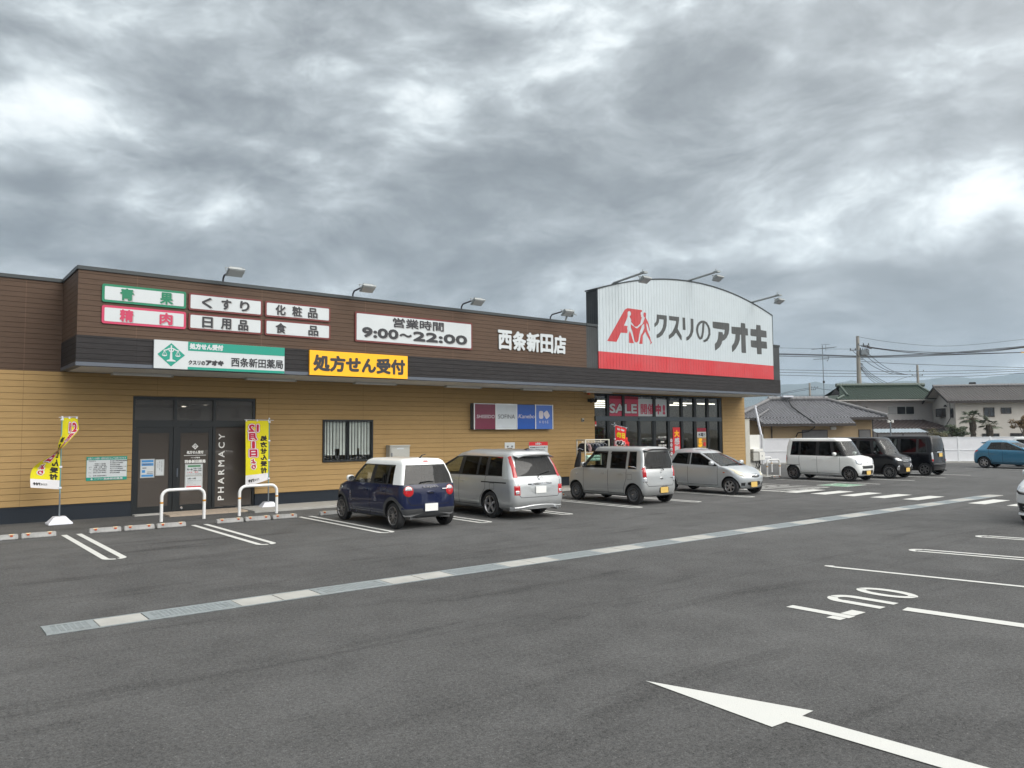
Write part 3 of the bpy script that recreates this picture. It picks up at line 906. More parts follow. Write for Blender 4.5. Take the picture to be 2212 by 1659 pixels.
def f_asphalt(N, b, v, c):
    n1 = N.noise(v, 0.16, 5, 0.55, 0.4)
    n2 = N.noise(v, 1.3, 6, 0.6, 0.3)
    n3 = N.noise(v, 95, 3, 0.7)
    n4 = N.noise(v, 28, 4, 0.7)
    st = N.n.new('ShaderNodeMapping'); st.inputs['Scale'].default_value = (0.22, 1.6, 1); st.inputs['Rotation'].default_value = (0, 0, 0.12)
    N.l.new(v, st.inputs[0])
    n5 = N.noise(st.outputs[0], 1.2, 5, 0.6, 0.6)
    k = N.math('ADD', N.mapr(n1, 0.3, 0.7, -0.22, 0.20), N.mapr(n2, 0.25, 0.75, -0.20, 0.20))
    k = N.math('ADD', k, N.mapr(n3, 0.25, 0.75, -0.62, 0.62))
    k = N.math('ADD', k, N.mapr(n4, 0.25, 0.75, -0.40, 0.40))
    k = N.math('ADD', k, N.mapr(n5, 0.52, 0.72, 0.0, -0.30, True))
    k = N.math('MAXIMUM', N.math('ADD', k, 1.0), 0.15)
    vo = N.n.new('ShaderNodeTexVoronoi'); vo.inputs['Scale'].default_value = 105; N.l.new(v, vo.inputs['Vector'])
    chip = N.mapr(vo.outputs['Color'], 0.90, 0.96, 0.0, 0.38)
    hs = N.n.new('ShaderNodeHueSaturation'); N.l.new(k, hs.inputs['Value']); hs.inputs['Color'].default_value = (*ASPH, 1)
    col = N.mix(chip, hs.outputs[0], (0.30, 0.29, 0.28))
    # rolled seams in the paving, and hairline cracks
    sx = N.sep(v)
    wob = N.math('MULTIPLY', N.math('SUBTRACT', n2, 0.5), 0.35)
    seam_ = N.math('ABSOLUTE', N.math('SUBTRACT', N.math('FRACT', N.math('DIVIDE', N.math('ADD', N.math('ADD', sx[1], N.math('MULTIPLY', sx[0], 0.02)), wob), 4.6)), 0.5))
    col = N.mix(N.mapr(seam_, 0.0, 0.008, 0.35, 0.0, True), col, (0.035, 0.035, 0.036))
    vc = N.n.new('ShaderNodeTexVoronoi'); vc.feature = 'DISTANCE_TO_EDGE'; vc.inputs['Scale'].default_value = 0.23
    wv = N.n.new('ShaderNodeVectorMath'); wv.operation = 'ADD'; N.l.new(v, wv.inputs[0])
    wc = N.n.new('ShaderNodeCombineXYZ'); N.l.new(N.mapr(n2, 0, 1, -1.2, 1.2), wc.inputs[0]); N.l.new(N.mapr(n4, 0, 1, -0.12, 0.12), wc.inputs[1]); N.l.new(wc.outputs[0], wv.inputs[1]); N.l.new(wv.outputs[0], vc.inputs['Vector'])
    crk = N.math('MULTIPLY', N.mapr(vc.outputs['Distance'], 0.0, 0.0016, 1.0, 0.0), N.mapr(n1, 0.52, 0.62, 0.0, 0.6))
    col = N.mix(crk, col, (0.02, 0.02, 0.02))
    # faint oil drips in the bays
    n6 = N.noise(v, 2.6, 3, 0.5)
    col = N.mix(N.mapr(n6, 0.70, 0.80, 0, 0.45, True), col, (0.05, 0.05, 0.05))
    N.l.new(N.bump(N.math('ADD', n3, N.math('MULTIPLY', n4, 0.6)), 0.012, 0.7), b.inputs['Normal'])
    return col
ASPH = (0.083, 0.0835, 0.0835)
M_ASPHALT = mat('asphalt', ASPH, 0.85, var=0, spec=0.35, fn=f_asphalt)
M_EARTH = mat('earth', (0.13, 0.12, 0.10), 0.95, var=0.3, vscale=0.4, bump=0.02, bscale=8)
def f_paintline(N, b, v, c):
    n = N.noise(v, 55, 4, 0.75); n2 = N.noise(v, 3.0, 5, 0.6)
    worn = N.math('MULTIPLY', N.mapr(n, 0.60, 0.72, 0, 1, True), N.mapr(n2, 0.35, 0.7, 0.12, 0.85))
    return N.mix(worn, N.mix(N.mapr(n2, 0.3, 0.7, 0, 0.25), c, (0.52, 0.51, 0.47)), (0.22, 0.215, 0.21))
M_LINE = mat('road_paint', (0.57, 0.58, 0.56), 0.75, var=0.05, fn=f_paintline, bump=0.004, bscale=90)
M_CONC = mat('concrete', (0.36, 0.355, 0.335), 0.85, var=0.14, vscale=2.2, bump=0.004, bscale=45)
M_KERB = mat('kerb_concrete', (0.30, 0.30, 0.295), 0.85, var=0.28, vscale=7, bump=0.006, bscale=50)
M_TILE = mat('entrance_tile', (0.40, 0.33, 0.26), 0.75, var=0.1, vscale=5,
    fn=lambda N, b, v, c: N.mix(N.math('MAXIMUM', N.math('LESS_THAN', N.math('FRACT', N.math('MULTIPLY', N.sep(v)[0], 3.3)), 0.03), N.math('LESS_THAN', N.math('FRACT', N.math('MULTIPLY', N.sep(v)[1], 6.6)), 0.06)), c, (0.24, 0.22, 0.2)))
def sheet(name, pts, z, m, **kw):
    o = MB().poly([(x, y, z) for x, y in pts]).build(name, m, fixn=False)
    tag(o, kind='structure'); return o
sheet('ground', [(-7000, -7000), (7000, -7000), (7000, 7000), (-7000, 7000)], -0.02, M_EARTH)
fa, fb = RD(4, 49.5), RD(46, 49.5)
sheet('parking_lot', [(-40, -45), (90, -45), (fb.x, fb.y), (fa.x, fa.y), (-40, 60)], -0.004, M_ASPHALT)
o = MB().box(7.5, 31.5, 20.36, YW - 0.002, -0.05, 0.05).build('walkway', M_CONC, bevel=0.008); tag(o, kind='structure')
o = MB().box(5.5, 7.496, 20.85, YW - 0.002, -0.05, 0.035).build('entrance_path', M_TILE, bevel=0.004); tag(o, kind='structure')
o = MB().box(4.85, 5.495, YW - 0.28, YW - 0.002, -0.05, 0.03).build('door_sill_path', M_CONC, bevel=0.004); tag(o, kind='structure')
w1 = [RD(r, d) for r, d in ((33.2, 43.2), (40.5, 41.6), (40.5, 41.0), (33.2, 42.3))]
sheet('far_pavement', [(p.x, p.y) for p in w1], 0.004, M_CONC)

# ------------------------------------------------------------------ drugstore building
def siding(name, col, period, groove_dark, off=0.0, grain=0.16, seam=3.03, seamlight=0.0):
    def f(N, b, v, c):
        s = N.sep(v)
        fr = N.math('FRACT', N.math('ADD', N.math('DIVIDE', s[2], period), off))
        g = N.mapr(fr, 0.0, 0.085, 1.0, 0.0, True)
        mp = N.n.new('ShaderNodeMapping'); mp.inputs['Scale'].default_value = (1.1, 1.1, 16)
        N.l.new(v, mp.inputs[0])
        gr = N.noise(mp.outputs[0], 3.0, 6, 0.65, 0.4)
        big_ = N.noise(v, 0.5, 3)
        k = N.math('ADD', N.mapr(gr, 0.25, 0.75, 1 - grain, 1 + grain), N.mapr(big_, 0.3, 0.7, -0.05, 0.05))
        hs = N.n.new('ShaderNodeHueSaturation'); hs.inputs['Color'].default_value = (*col, 1); N.l.new(k, hs.inputs['Value'])
        cc = N.mix(N.math('MULTIPLY', g, groove_dark), hs.outputs[0], (0.006, 0.005, 0.004))
        sx = N.math('FRACT', N.math('DIVIDE', N.math('ADD', s[0], N.math('MULTIPLY', s[1], 1.0)), seam))
        sg = N.math('LESS_THAN', sx, 0.006)
        cc = N.mix(N.math('MULTIPLY', sg, 0.55), cc, tuple(q * (1.6 if seamlight else 0.62) for q in col))
        h = N.math('SUBTRACT', N.math('MULTIPLY', gr, 0.15), g)
        N.l.new(N.bump(h, 0.012, 0.8), b.inputs['Normal'])
        return cc
    return mat(name, col, 0.66, var=0, spec=0.2, fn=f)
M_TAN = siding('tan_siding', (0.372, 0.246, 0.108), 0.1515, 0.55, 0.51, 0.13)
M_BROWN = siding('brown_siding', (0.094, 0.061, 0.043), 0.124, 0.42, 0.2, 0.2, 3.03, 1)
M_CHAR = siding('charcoal_siding', (0.030, 0.028, 0.029), 0.124, 0.35, 0.2, 0.45)
M_BASE = mat('base_skirting', (0.018, 0.023, 0.031), 0.75, spec=0.25, var=0.12, bump=0.003)
M_CAP = mat('dark_flashing', (0.035, 0.042, 0.045), 0.45, 0.2, var=0.08)
M_EDGE = mat('grey_flashing', (0.085, 0.100, 0.125), 0.45, 0.1, var=0.06)
M_SOFFIT = mat('soffit_board', (0.60, 0.60, 0.58), 0.8, var=0.05)
M_FRAME = mat('black_aluminium', (0.012, 0.015, 0.017), 0.42, 0.3, var=0.08)
M_BAR = mat('bluegrey_aluminium', (0.050, 0.064, 0.075), 0.42, 0.2, var=0.06)
def f_rib(pitch, dark, axis=0):
    def f(N, b, v, c):
        s = N.sep(v)
        q = s[axis] if axis < 2 else N.math('ADD', s[0], s[1])
        fr = N.math('FRACT', N.math('DIVIDE', q, pitch))
        tri = N.math('ABSOLUTE', N.math('SUBTRACT', fr, 0.5))
        g = N.mapr(tri, 0.43, 0.5, 0.0, 1.0, True)
        N.l.new(N.bump(N.math('SUBTRACT', 1.0, g), 0.02, 0.8), b.inputs['Normal'])
        st = N.noise(v, 0.9, 5)
        return N.mix(N.math('MULTIPLY', g, dark), N.mix(N.mapr(st, 0.35, 0.7, 0, 0.10), c, (0.35, 0.36, 0.36)), (0.05, 0.05, 0.05))
    return f
M_GWHITE = mat('white_ribbed_steel', (0.47, 0.53, 0.56), 0.5, var=0.03, fn=f_rib(0.166, 0.22))
M_GRED = mat('red_ribbed_steel', (0.50, 0.024, 0.032), 0.5, var=0.05, fn=f_rib(0.166, 0.22))
M_GBLACK = mat('black_ribbed_steel', (0.022, 0.026, 0.028), 0.5, 0.2, var=0.08, fn=f_rib(0.105, 0.7, 2))
M_DOWN = mat('beige_downpipe', (0.45, 0.44, 0.39), 0.6, var=0.08)
M_WALLIN = mat('shop_wall', (0.42, 0.41, 0.39), 0.8, var=0.1)
M_FLOORIN = mat('shop_floor', (0.45, 0.43, 0.40), 0.35, var=0.1)

bld = empty('drugstore_building', (14, 23, 0))
tag(bld, 'long single-storey drugstore in tan and brown siding with an arched white sign gable', 'drugstore')
def bpart(mb, name, m, **kw):
    o = mb.build(name, m, None, **kw); o.parent = bld; o.matrix_parent_inverse = bld.matrix_world.inverted()
    o.matrix_parent_inverse = Matrix.Translation(-Vector((14, 23, 0)))
    return o
XL = -7.0
zb_ = 3.655
wl_ = MB()
for x0, x1, a, b_ in ((XL, 4.81, 0.38, zb_), (4.81, 8.05, 3.10, zb_), (8.05, 10.10, 0.38, zb_), (10.10, 11.795, 0.38, 1.215), (10.10, 11.795, 2.51, zb_), (11.795, 21.62, 0.38, zb_), (21.62, 29.88, 3.62, zb_), (29.88, 31.62, 0.38, zb_)):
    wl_.box(x0, x1, YW, YW + 0.2, a, b_)
wl_.box(31.44, 31.64, YW + 0.2, 46, 0.38, zb_); wl_.box(XL, XL + 0.2, YW + 0.2, 46, 0.38, zb_)
bpart(wl_, 'wall', M_TAN)
b0 = MB()
for x0, x1 in ((XL, 4.81), (8.05, 21.62), (29.88, 31.62)):
    b0.box(x0, x1, YW - 0.012, YW + 0.2, -0.02, 0.375)
    b0.box(x0, x1, YW - 0.022, YW + 0.1, 0.345, 0.372)
b0.box(31.43, 31.655, YW + 0.2, 46, -0.02, 0.375)
bpart(b0, 'base', M_BASE)
bpart(MB().box(XL, 3.15, YW + 0.004, YW + 0.2, zb_ + 0.004, 5.88), 'upper_wall', M_BROWN); bpart(MB().box(31.3, 31.49, YW + 0.01, 46, zb_ + 0.004, 5.88), 'upper_wall', M_BROWN)
fs_ = MB()
fs_.box(3.15, 19.256, YF, YF + 0.15, 4.375, 5.88)
fs_.box(3.15, 3.30, YF + 0.15, YW + 0.2, 4.375, 5.88)
bpart(fs_, 'fascia', M_BROWN)
bpart(MB().box(3.142, 31.488, YF - 0.012, YF + 0.15, 3.76, 4.372).box(3.142, 3.30, YF + 0.15, YW - 0.002, 3.76, 4.372).box(31.34, 31.488, YF + 0.15, YW, 3.76, 4.372), 'lower_fascia', M_CHAR)
bpart(MB().box(3.135, 31.495, YF - 0.022, YF + 0.16, 3.665, 3.756).box(3.135, 3.29, YF + 0.16, YW - 0.002, 3.665, 3.756).box(31.345, 31.495, YF + 0.16, YW - 0.002, 3.665, 3.756), 'fascia_edge', M_EDGE, bevel=0.006)
bpart(MB().box(3.29, 31.345, YF + 0.16, YW + 0.19, 3.668, 3.74), 'soffit', M_SOFFIT)
cp = MB().box(3.12, 19.255, YF - 0.03, YF + 0.3, 5.884, 5.975).box(3.12, 3.45, YF + 0.3, YW + 0.3, 5.884, 5.975).box(XL, 3.118, YW - 0.03, YW + 0.3, 5.884, 5.975)
cp.box(19.258, 19.83, YF - 0.035, YF + 0.3, 5.884, 5.975).box(30.94, 31.51, YF - 0.03, YF + 0.3, 5.884, 5.975).box(31.2, 31.51, YF + 0.3, 46, 5.884, 5.975)
bpart(cp, 'parapet_cap', M_CAP, bevel=0.006)
bpart(MB().box(19.258, 19.83, YF + 0.004, YF + 0.15, 4.376, 5.88), 'cladding_strip', M_GBLACK); bpart(MB().box(30.94, 31.488, YF + 0.004, YF + 0.15, 4.376, 5.88).box(31.34, 31.488, YF + 0.15, YW, 4.376, 5.88), 'cladding_strip', M_GBLACK)
bpart(MB().box(3.2, 31.3, YF + 0.16, YW + 0.2, 5.55, 5.65).box(XL, 31.29, YW + 0.204, 45.7, 5.55, 5.65), 'roof', M_CAP)
bpart(MB().box(XL + 0.2, 31.44, 45.8, 46, 0, 5.6), 'back_wall', M_TAN)
bpart(MB().box(31.66, 32.03, YW + 0.02, YW + 0.30, 0.02, 2.60).box(31.645, 32.045, YW + 0.005, YW + 0.32, 2.60, 2.64), 'downpipe_cover', M_DOWN, bevel=0.01)

# the arched sign gable
ZA = lambda x: 8.155 - 0.0287 * (x - 25.4) ** 2
gx0, gx1, yg = 19.835, 30.935, YF - 0.03
n = 48
xs_ = [gx0 + (gx1 - gx0) * k / n for k in range(n + 1)]
g = MB()
g.prism([(x, yg, ZA(x)) for x in xs_] + [(gx1, yg, 5.0), (gx0, yg, 5.0)], (0, 0.06, 0))
bpart(g, 'gable_panel', M_GWHITE)
bpart(MB().box(gx0, gx1, yg, yg + 0.06, 4.376, 4.998), 'gable_stripe', M_GRED)
g = MB()
g.prism([(x, yg + 0.063, ZA(x) - 0.01) for x in xs_] + [(gx1, yg + 0.063, 5.98), (gx0, yg + 0.063, 5.98)], (0, 0.55, 0))
bpart(g, 'gable_box', M_GBLACK)
g = MB()
for k in range(n):
    a, b_ = xs_[k], xs_[k + 1]
    if k == 0: a -= 0.03
    if k == n - 1: b_ += 0.03
    za, zb2 = ZA(a), ZA(b_)
    g.add([(a, yg - 0.02, za), (b_, yg - 0.02, zb2), (b_, yg + 0.65, zb2), (a, yg + 0.65, za), (a, yg - 0.02, za + 0.05), (b_, yg - 0.02, zb2 + 0.05), (b_, yg + 0.65, zb2 + 0.05), (a, yg + 0.65, za + 0.05)],
          [(0, 1, 5, 4), (4, 5, 6, 7), (2, 3, 7, 6), (0, 3, 2, 1), (0, 4, 7, 3), (1, 2, 6, 5)])
g.box(gx0 - 0.03, gx0 - 0.004, yg - 0.012, yg + 0.05, 5.98, ZA(gx0) + 0.01); g.box(gx1 + 0.004, gx1 + 0.03, yg - 0.012, yg + 0.05, 5.98, ZA(gx1) + 0.01)
bpart(g, 'gable_cap', M_CAP, smooth=30)

# pharmacy entrance
yd = YW + 0.03
fr = MB()
fr.box(4.81, 8.05, yd, yd + 0.1, 3.02, 3.096); fr.box(4.812, 4.87, yd, yd + 0.1, 0.0, 3.02); fr.box(7.98, 8.048, yd, yd + 0.1, 0.0, 3.02)
fr.box(4.87, 7.98, yd + 0.002, yd + 0.09, 2.28, 2.465); fr.box(5.835, 5.915, yd - 0.002, yd + 0.095, 0.0, 3.02); fr.box(6.865, 6.945, yd - 0.002, yd + 0.095, 0.0, 3.02)
fr.box(6.945, 7.98, yd + 0.004, yd + 0.09, 0.0, 0.085)
fr.box(6.28, 6.5, yd - 0.03, yd + 0.004, 2.355, 2.405)
ent = bpart(fr, 'pharmacy_entrance', M_FRAME, bevel=0.004)
G_PHARM = glass_mat('brown_pharmacy_glass', (0.28, 0.26, 0.24), 1.0, haze=((0.15, 0.132, 0.118), 0.48))
G_SHOP = glass_mat('shop_glass', (0.62, 0.63, 0.62), 0.9)
def sub(mb, name, m, par, **kw):
    o = mb.build(name, m, None, **kw); o.parent = par; o.matrix_parent_inverse = Matrix.Translation(-Vector((14, 23, 0)))
    return o
def bsub(mb, name, m, par, **kw):
    o = mb.build(name, m, None, **kw); o.parent = par; return o
for x0, x1 in ((4.875, 5.833), (5.92, 6.863)):
    d = MB().box(x0, x0 + 0.10, yd + 0.02, yd + 0.06, 0.01, 2.278).box(x1 - 0.10, x1, yd + 0.02, yd + 0.06, 0.01, 2.278).box(x0 + 0.10, x1 - 0.10, yd + 0.02, yd + 0.06, 2.13, 2.278).box(x0 + 0.10, x1 - 0.10, yd + 0.02, yd + 0.06, 0.01, 0.20)
    bsub(d, 'door_frame', M_FRAME, ent, bevel=0.003)
    bsub(MB().box(x0 + 0.1, x1 - 0.1, yd + 0.035, yd + 0.043, 0.2, 2.13), 'door_glass', G_PHARM, ent)
bsub(MB().box(6.945, 7.98, yd + 0.04, yd + 0.048, 0.085, 2.28), 'side_glass', G_PHARM, ent)
for x0, x1 in ((4.87, 5.835), (5.915, 6.865), (6.945, 7.98)):
    bsub(MB().box(x0, x1, yd + 0.04, yd + 0.048, 2.465, 3.02), 'transom_glass', glass_mat('transom_glass', (0.62, 0.61, 0.60), 1.2, haze=((0.26, 0.255, 0.25), 0.30)), ent)
bsub(MB().box(5.925, 5.96, yd - 0.02, yd + 0.02, 0.95, 1.18), 'handle', M_EDGE, ent, bevel=0.008)
bsub(MB().lathe([(0.035, 0), (0.035, 0.01), (0.001, 0.012)], 14, c=(6.07, yd + 0.008, 0.12)), 'lock', M_CHROME, ent)
M_STICK = mat('white_sticker', (0.70, 0.70, 0.68), 0.5, var=0.03)
dl = MB(); pD = Plane((0, yd + 0.034, 0))
text(dl, pD, '処方せん受付', (6.19, 6.63, 1.555, 1.645), 0.004); flat(dl, pD, [(6.12, 1.51), (6.70, 1.51), (6.70, 1.522), (6.12, 1.522)])
text(dl, pD, 'クスリの', (6.30, 6.41, 1.435, 1.47), 0.001); text(dl, pD, 'アオキ', (6.415, 6.54, 1.43, 1.475), 0.004); text(dl, pD, '西条新田薬局', (6.14, 6.69, 1.305, 1.40), 0.005)
dm = lambda cx, cz, s: [(cx, cz + s), (cx + s, cz), (cx, cz - s), (cx - s, cz)]
flat(dl, pD, dm(6.41, 1.76, 0.085))
text(dl, Plane((7.14, yd + 0.038, 0), u=(0, 0, 1), v=(-1, 0, 0)), 'P H A R M A C Y', (0.26, 2.10, -0.065, 0.105), 0.004)
bsub(dl, 'door_lettering', M_STICK, ent, fixn=False)
sm_ = MB()
def scales(mb, pl, cx, cz, s, h=0.006):
    """pharmacy balance emblem in a square of half-size s"""
    q = lambda P: [(cx + x * s, cz + z * s) for x, z in P]
    ribbon(mb, pl, q([(0, 0.82), (0, 0.45)]), 0.10 * s, h); flat(mb, pl, q([(-0.06, 0.45), (0.06, 0.45), (0.10, -0.42), (-0.12, -0.42)]), h)
    flat(mb, pl, q([(-0.38, -0.58), (0.38, -0.58), (0.34, -0.48), (0.12, -0.40), (-0.12, -0.40), (-0.34, -0.48)]), h + 0.0005)
    ribbon(mb, pl, q([(-0.64, 0.36), (-0.40, 0.40), (-0.18, 0.54), (0, 0.57), (0.18, 0.54), (0.40, 0.40), (0.64, 0.36)]), 0.085 * s, h + 0.001)
    ribbon(mb, pl, q([(-0.22, 0.50), (-0.16, 0.34), (0, 0.24), (0.16, 0.34), (0.22, 0.50)]), 0.09 * s, h + 0.0015)
    for sg in (-1, 1):
        a = 0.55 * sg
        ribbon(mb, pl, q([(a, 0.36), (a - 0.19, -0.04)]), 0.035 * s, h + 0.002); ribbon(mb, pl, q([(a, 0.36), (a + 0.19, -0.04)]), 0.035 * s, h + 0.002); ribbon(mb, pl, q([(a, 0.36), (a - 0.05, -0.04)]), 0.025 * s, h + 0.0023)
        flat(mb, pl, q([(a - 0.23, -0.04), (a - 0.15, -0.13), (a, -0.165), (a + 0.15, -0.13), (a + 0.23, -0.04)]), h + 0.0025)
scales(sm_, pD, 6.41, 1.76, 0.07)
bsub(sm_, 'door_emblem', M_FRAME, ent, fixn=False)
M_BLIND = mat('roller_blind', (0.62, 0.60, 0.56), 0.8, var=0.05)
bsub(MB().box(4.88, 7.97, yd + 0.12, yd + 0.14, 2.90, 3.02), 'blind', M_BLIND, ent)
def f_reed(N, b, v, c): return None

# barred window
wn_ = MB()
wn_.box(10.10, 11.795, YW - 0.05, YW + 0.06, 2.45, 2.508); wn_.box(10.10, 11.795, YW - 0.05, YW + 0.06, 1.217, 1.28); wn_.box(10.10, 10.16, YW - 0.048, YW + 0.058, 1.28, 2.45); wn_.box(11.735, 11.795, YW - 0.048, YW + 0.058, 1.28, 2.45)
wn_.box(10.90, 10.99, YW - 0.01, YW + 0.05, 1.28, 2.45)
win = bpart(wn_, 'window', M_FRAME, bevel=0.004)
bsub(MB().box(10.16, 11.735, YW + 0.03, YW + 0.036, 1.28, 2.45), 'window_pane', glass_mat('clear_window', (0.93, 0.95, 0.94), 0.7), win)
gb = MB()
for k in range(15):
    x = 10.16 + 1.575 * (k + 0.5) / 15
    gb.box(x - 0.009, x + 0.009, YW - 0.045, YW - 0.025, 1.25, 2.47)
bsub(gb, 'security_bars', M_FRAME, win)
vb = MB()
for k in range(20):
    x = 10.12 + 1.66 * (k + 0.5) / 20
    vb.box(x - 0.044, x + 0.036, YW + 0.048 + 0.012 * (k % 2), YW + 0.052 + 0.012 * (k % 2), 1.42 if k not in (5, 6, 14) else 1.62, 2.5)
bsub(vb, 'vertical_blind', mat('blind_slat', (0.80, 0.81, 0.79), 0.8, var=0.12, vscale=5), win)

# main entrance
ye = YW + 0.02
en = MB()
en.box(21.622, 29.878, ye, ye + 0.1, 3.555, 3.616); en.box(29.66, 29.878, ye, ye + 0.12, 0.0, 3.555); en.box(21.622, 21.66, ye, ye + 0.1, 0, 3.555)
for a, b_ in ((22.34, 22.49), (23.24, 23.39), (25.13, 25.30), (26.06, 26.20), (26.95, 27.10), (27.85, 28.01), (28.77, 28.93)):
    en.box(a, b_, ye + 0.002, ye + 0.11, 2.70, 3.555); en.box(a, b_, ye + 0.002, ye + 0.11, 0.0, 2.52)
en.box(24.22, 24.30, ye + 0.004, ye + 0.09, 0, 2.52)
en.box(21.66, 29.66, ye + 0.006, ye + 0.1, 0.0, 0.08)
men = bpart(en, 'main_entrance', M_FRAME, bevel=0.004)
bsub(MB().box(21.61, 29.75, ye - 0.09, ye + 0.115, 2.52, 2.70).box(24.1, 24.33, ye - 0.13, ye - 0.09, 2.60, 2.645), 'door_header', M_BAR, men, bevel=0.006)
edges = [21.66, 22.34, 22.49, 23.24, 23.39, 25.13, 25.30, 26.06, 26.20, 26.95, 27.10, 27.85, 28.01, 28.77, 28.93, 29.66]
for i in range(0, 16, 2):
    bsub(MB().box(edges[i], edges[i + 1], ye + 0.05, ye + 0.058, 2.70, 3.555), 'upper_pane', G_SHOP, men)
    bsub(MB().box(edges[i], edges[i + 1], ye + 0.05, ye + 0.058, 0.08, 2.52), 'lower_pane', G_SHOP, men)
dd = MB()
for a, b_ in ((23.39, 24.24), (24.28, 25.13)):
    dd.box(a, a + 0.06, ye + 0.02, ye + 0.06, 0.05, 2.50); dd.box(b_ - 0.06, b_, ye + 0.02, ye + 0.06, 0.05, 2.50)
bsub(dd, 'sliding_door', M_FRAME, men, bevel=0.003)
hl = MB(); pE = Plane((0, ye + 0.048, 0))
text(hl, pE, 'いらっしゃいませ', (25.46, 25.98, 1.80, 1.875), 0.004); text(hl, pE, '営業時間', (25.62, 25.84, 1.60, 1.66), 0.003); text(hl, pE, '9:00～22:00', (25.48, 25.98, 1.44, 1.52), 0.005)
bsub(hl, 'door_lettering', M_STICK, men, fixn=False)

# what shows through the glass
for nm, x0, x1, dep, zt_ in (('pharmacy_room', 4.4, 8.6, 5.0, 2.97), ('shop_floor_room', 20.4, 31.2, 9.0, 3.4)):
    q = MB()
    y0, y1 = YW + 0.21, YW + dep
    q.poly([(x0, y0, 0.01), (x1, y0, 0.01), (x1, y1, 0.01), (x0, y1, 0.01)], 1); q.poly([(x0, y0, zt_), (x1, y0, zt_), (x1, y1, zt_), (x0, y1, zt_)])
    q.poly([(x0, y1, 0.01), (x1, y1, 0.01), (x1, y1, zt_), (x0, y1, zt_)]); q.poly([(x0, y0, 0.01), (x0, y1, 0.01), (x0, y1, zt_), (x0, y0, zt_)]); q.poly([(x1, y0, 0.01), (x1, y1, 0.01), (x1, y1, zt_), (x1, y0, zt_)])
    bpart(q, nm, [M_WALLIN, M_FLOORIN], fixn=False)
M_TUBE = mat('lit_tube', (0.9, 0.9, 0.85), 0.5, var=0.02, emit=((1.0, 0.95, 0.82), 6.0))
lt = MB()
for y in (YW + 0.9, YW + 2.6, YW + 4.5, YW + 6.5):
    for x in (21.2, 22.6, 24.2, 25.9, 27.6, 29.3): lt.box(x, x + 1.25, y, y + 0.07, 3.34, 3.375)
bpart(lt, 'ceiling_lights', M_TUBE)
lt = MB()
for x, y in ((5.1, 23.2), (5.5, 22.9), (6.2, 23.3), (7.1, 23.4), (7.6, 23.0), (5.4, 25.0), (7.0, 25.2)):
    lt.lathe([(0.07, 2.965), (0.06, 2.95), (0.001, 2.95)], 12, axis='Z', c=(x, y, 0))
bpart(lt, 'downlights', M_TUBE)
def f_goods(N, b, v, c):
    vo = N.n.new('ShaderNodeTexVoronoi'); vo.inputs['Scale'].default_value = 7
    mp = N.n.new('ShaderNodeMapping'); mp.inputs['Scale'].default_value = (1.6, 1.6, 1.0); N.l.new(v, mp.inputs[0]); N.l.new(mp.outputs[0], vo.inputs['Vector'])
    sf = N.math('LESS_THAN', N.math('FRACT', N.math('MULTIPLY', N.sep(v)[2], 2.6)), 0.14)
    hs = N.n.new('ShaderNodeHueSaturation'); N.l.new(vo.outputs['Color'], hs.inputs['Color']); hs.inputs['Saturation'].default_value = 0.6; hs.inputs['Value'].default_value = 0.35
    return N.mix(sf, hs.outputs[0], (0.30, 0.29, 0.27))
M_GOODS = mat('stocked_shelf', (0.3, 0.3, 0.3), 0.6, var=0, fn=f_goods)
sh_ = MB()
for x in (20.9, 22.4, 26.4, 27.9, 29.4): sh_.box(x, x + 0.8, YW + 2.4, YW + 8.0, 0.02, 1.75)
sh_.box(20.5, 31.1, YW + 8.5, YW + 8.9, 0.02, 2.3)
bpart(sh_, 'shop_shelving', M_GOODS)
ph_ = MB().box(4.5, 8.5, YW + 3.0, YW + 3.5, 0.02, 1.05)
bpart(ph_, 'pharmacy_counter', M_WALLIN)
bpart(MB().box(7.22, 7.75, YW + 0.45, YW + 0.9, 0.02, 0.75), 'pharmacy_stool', mat('pale_fabric', (0.55, 0.55, 0.53), 0.85), bevel=0.05)

# downward soffit lights
lf0 = None
lab = ['over the yellow flag by the green notice', 'over the pharmacy doors', 'over the barred window', 'above the grey meter cabinet', 'above the cosmetics light box', 'at the left corner of the main entrance']
for i, x in enumerate((4.95, 8.35, 11.70, 15.05, 18.35, 21.50)):
    f = empty('soffit_lamp', (x, YW - 0.35, 3.60))
    tag(f, 'white strip lamp under the canopy soffit ' + lab[i], 'strip lamp', 'strip lamps along the canopy soffit')
    MB().box(-0.72, 0.72, -0.09, 0.09, 0.03, 0.066).build('housing', M_SOFFIT, f, bevel=0.006)
    MB().box(-0.70, 0.70, -0.06, 0.06, 0.0, 0.03).build('diffuser', mat('lamp_diffuser', (0.75, 0.75, 0.72), 0.5, var=0.03), f, bevel=0.01)
    MB().box(-0.74, -0.705, -0.07, 0.07, -0.004, 0.03).box(0.705, 0.74, -0.07, 0.07, -0.004, 0.03).build('end_cap', M_DOWN, f)
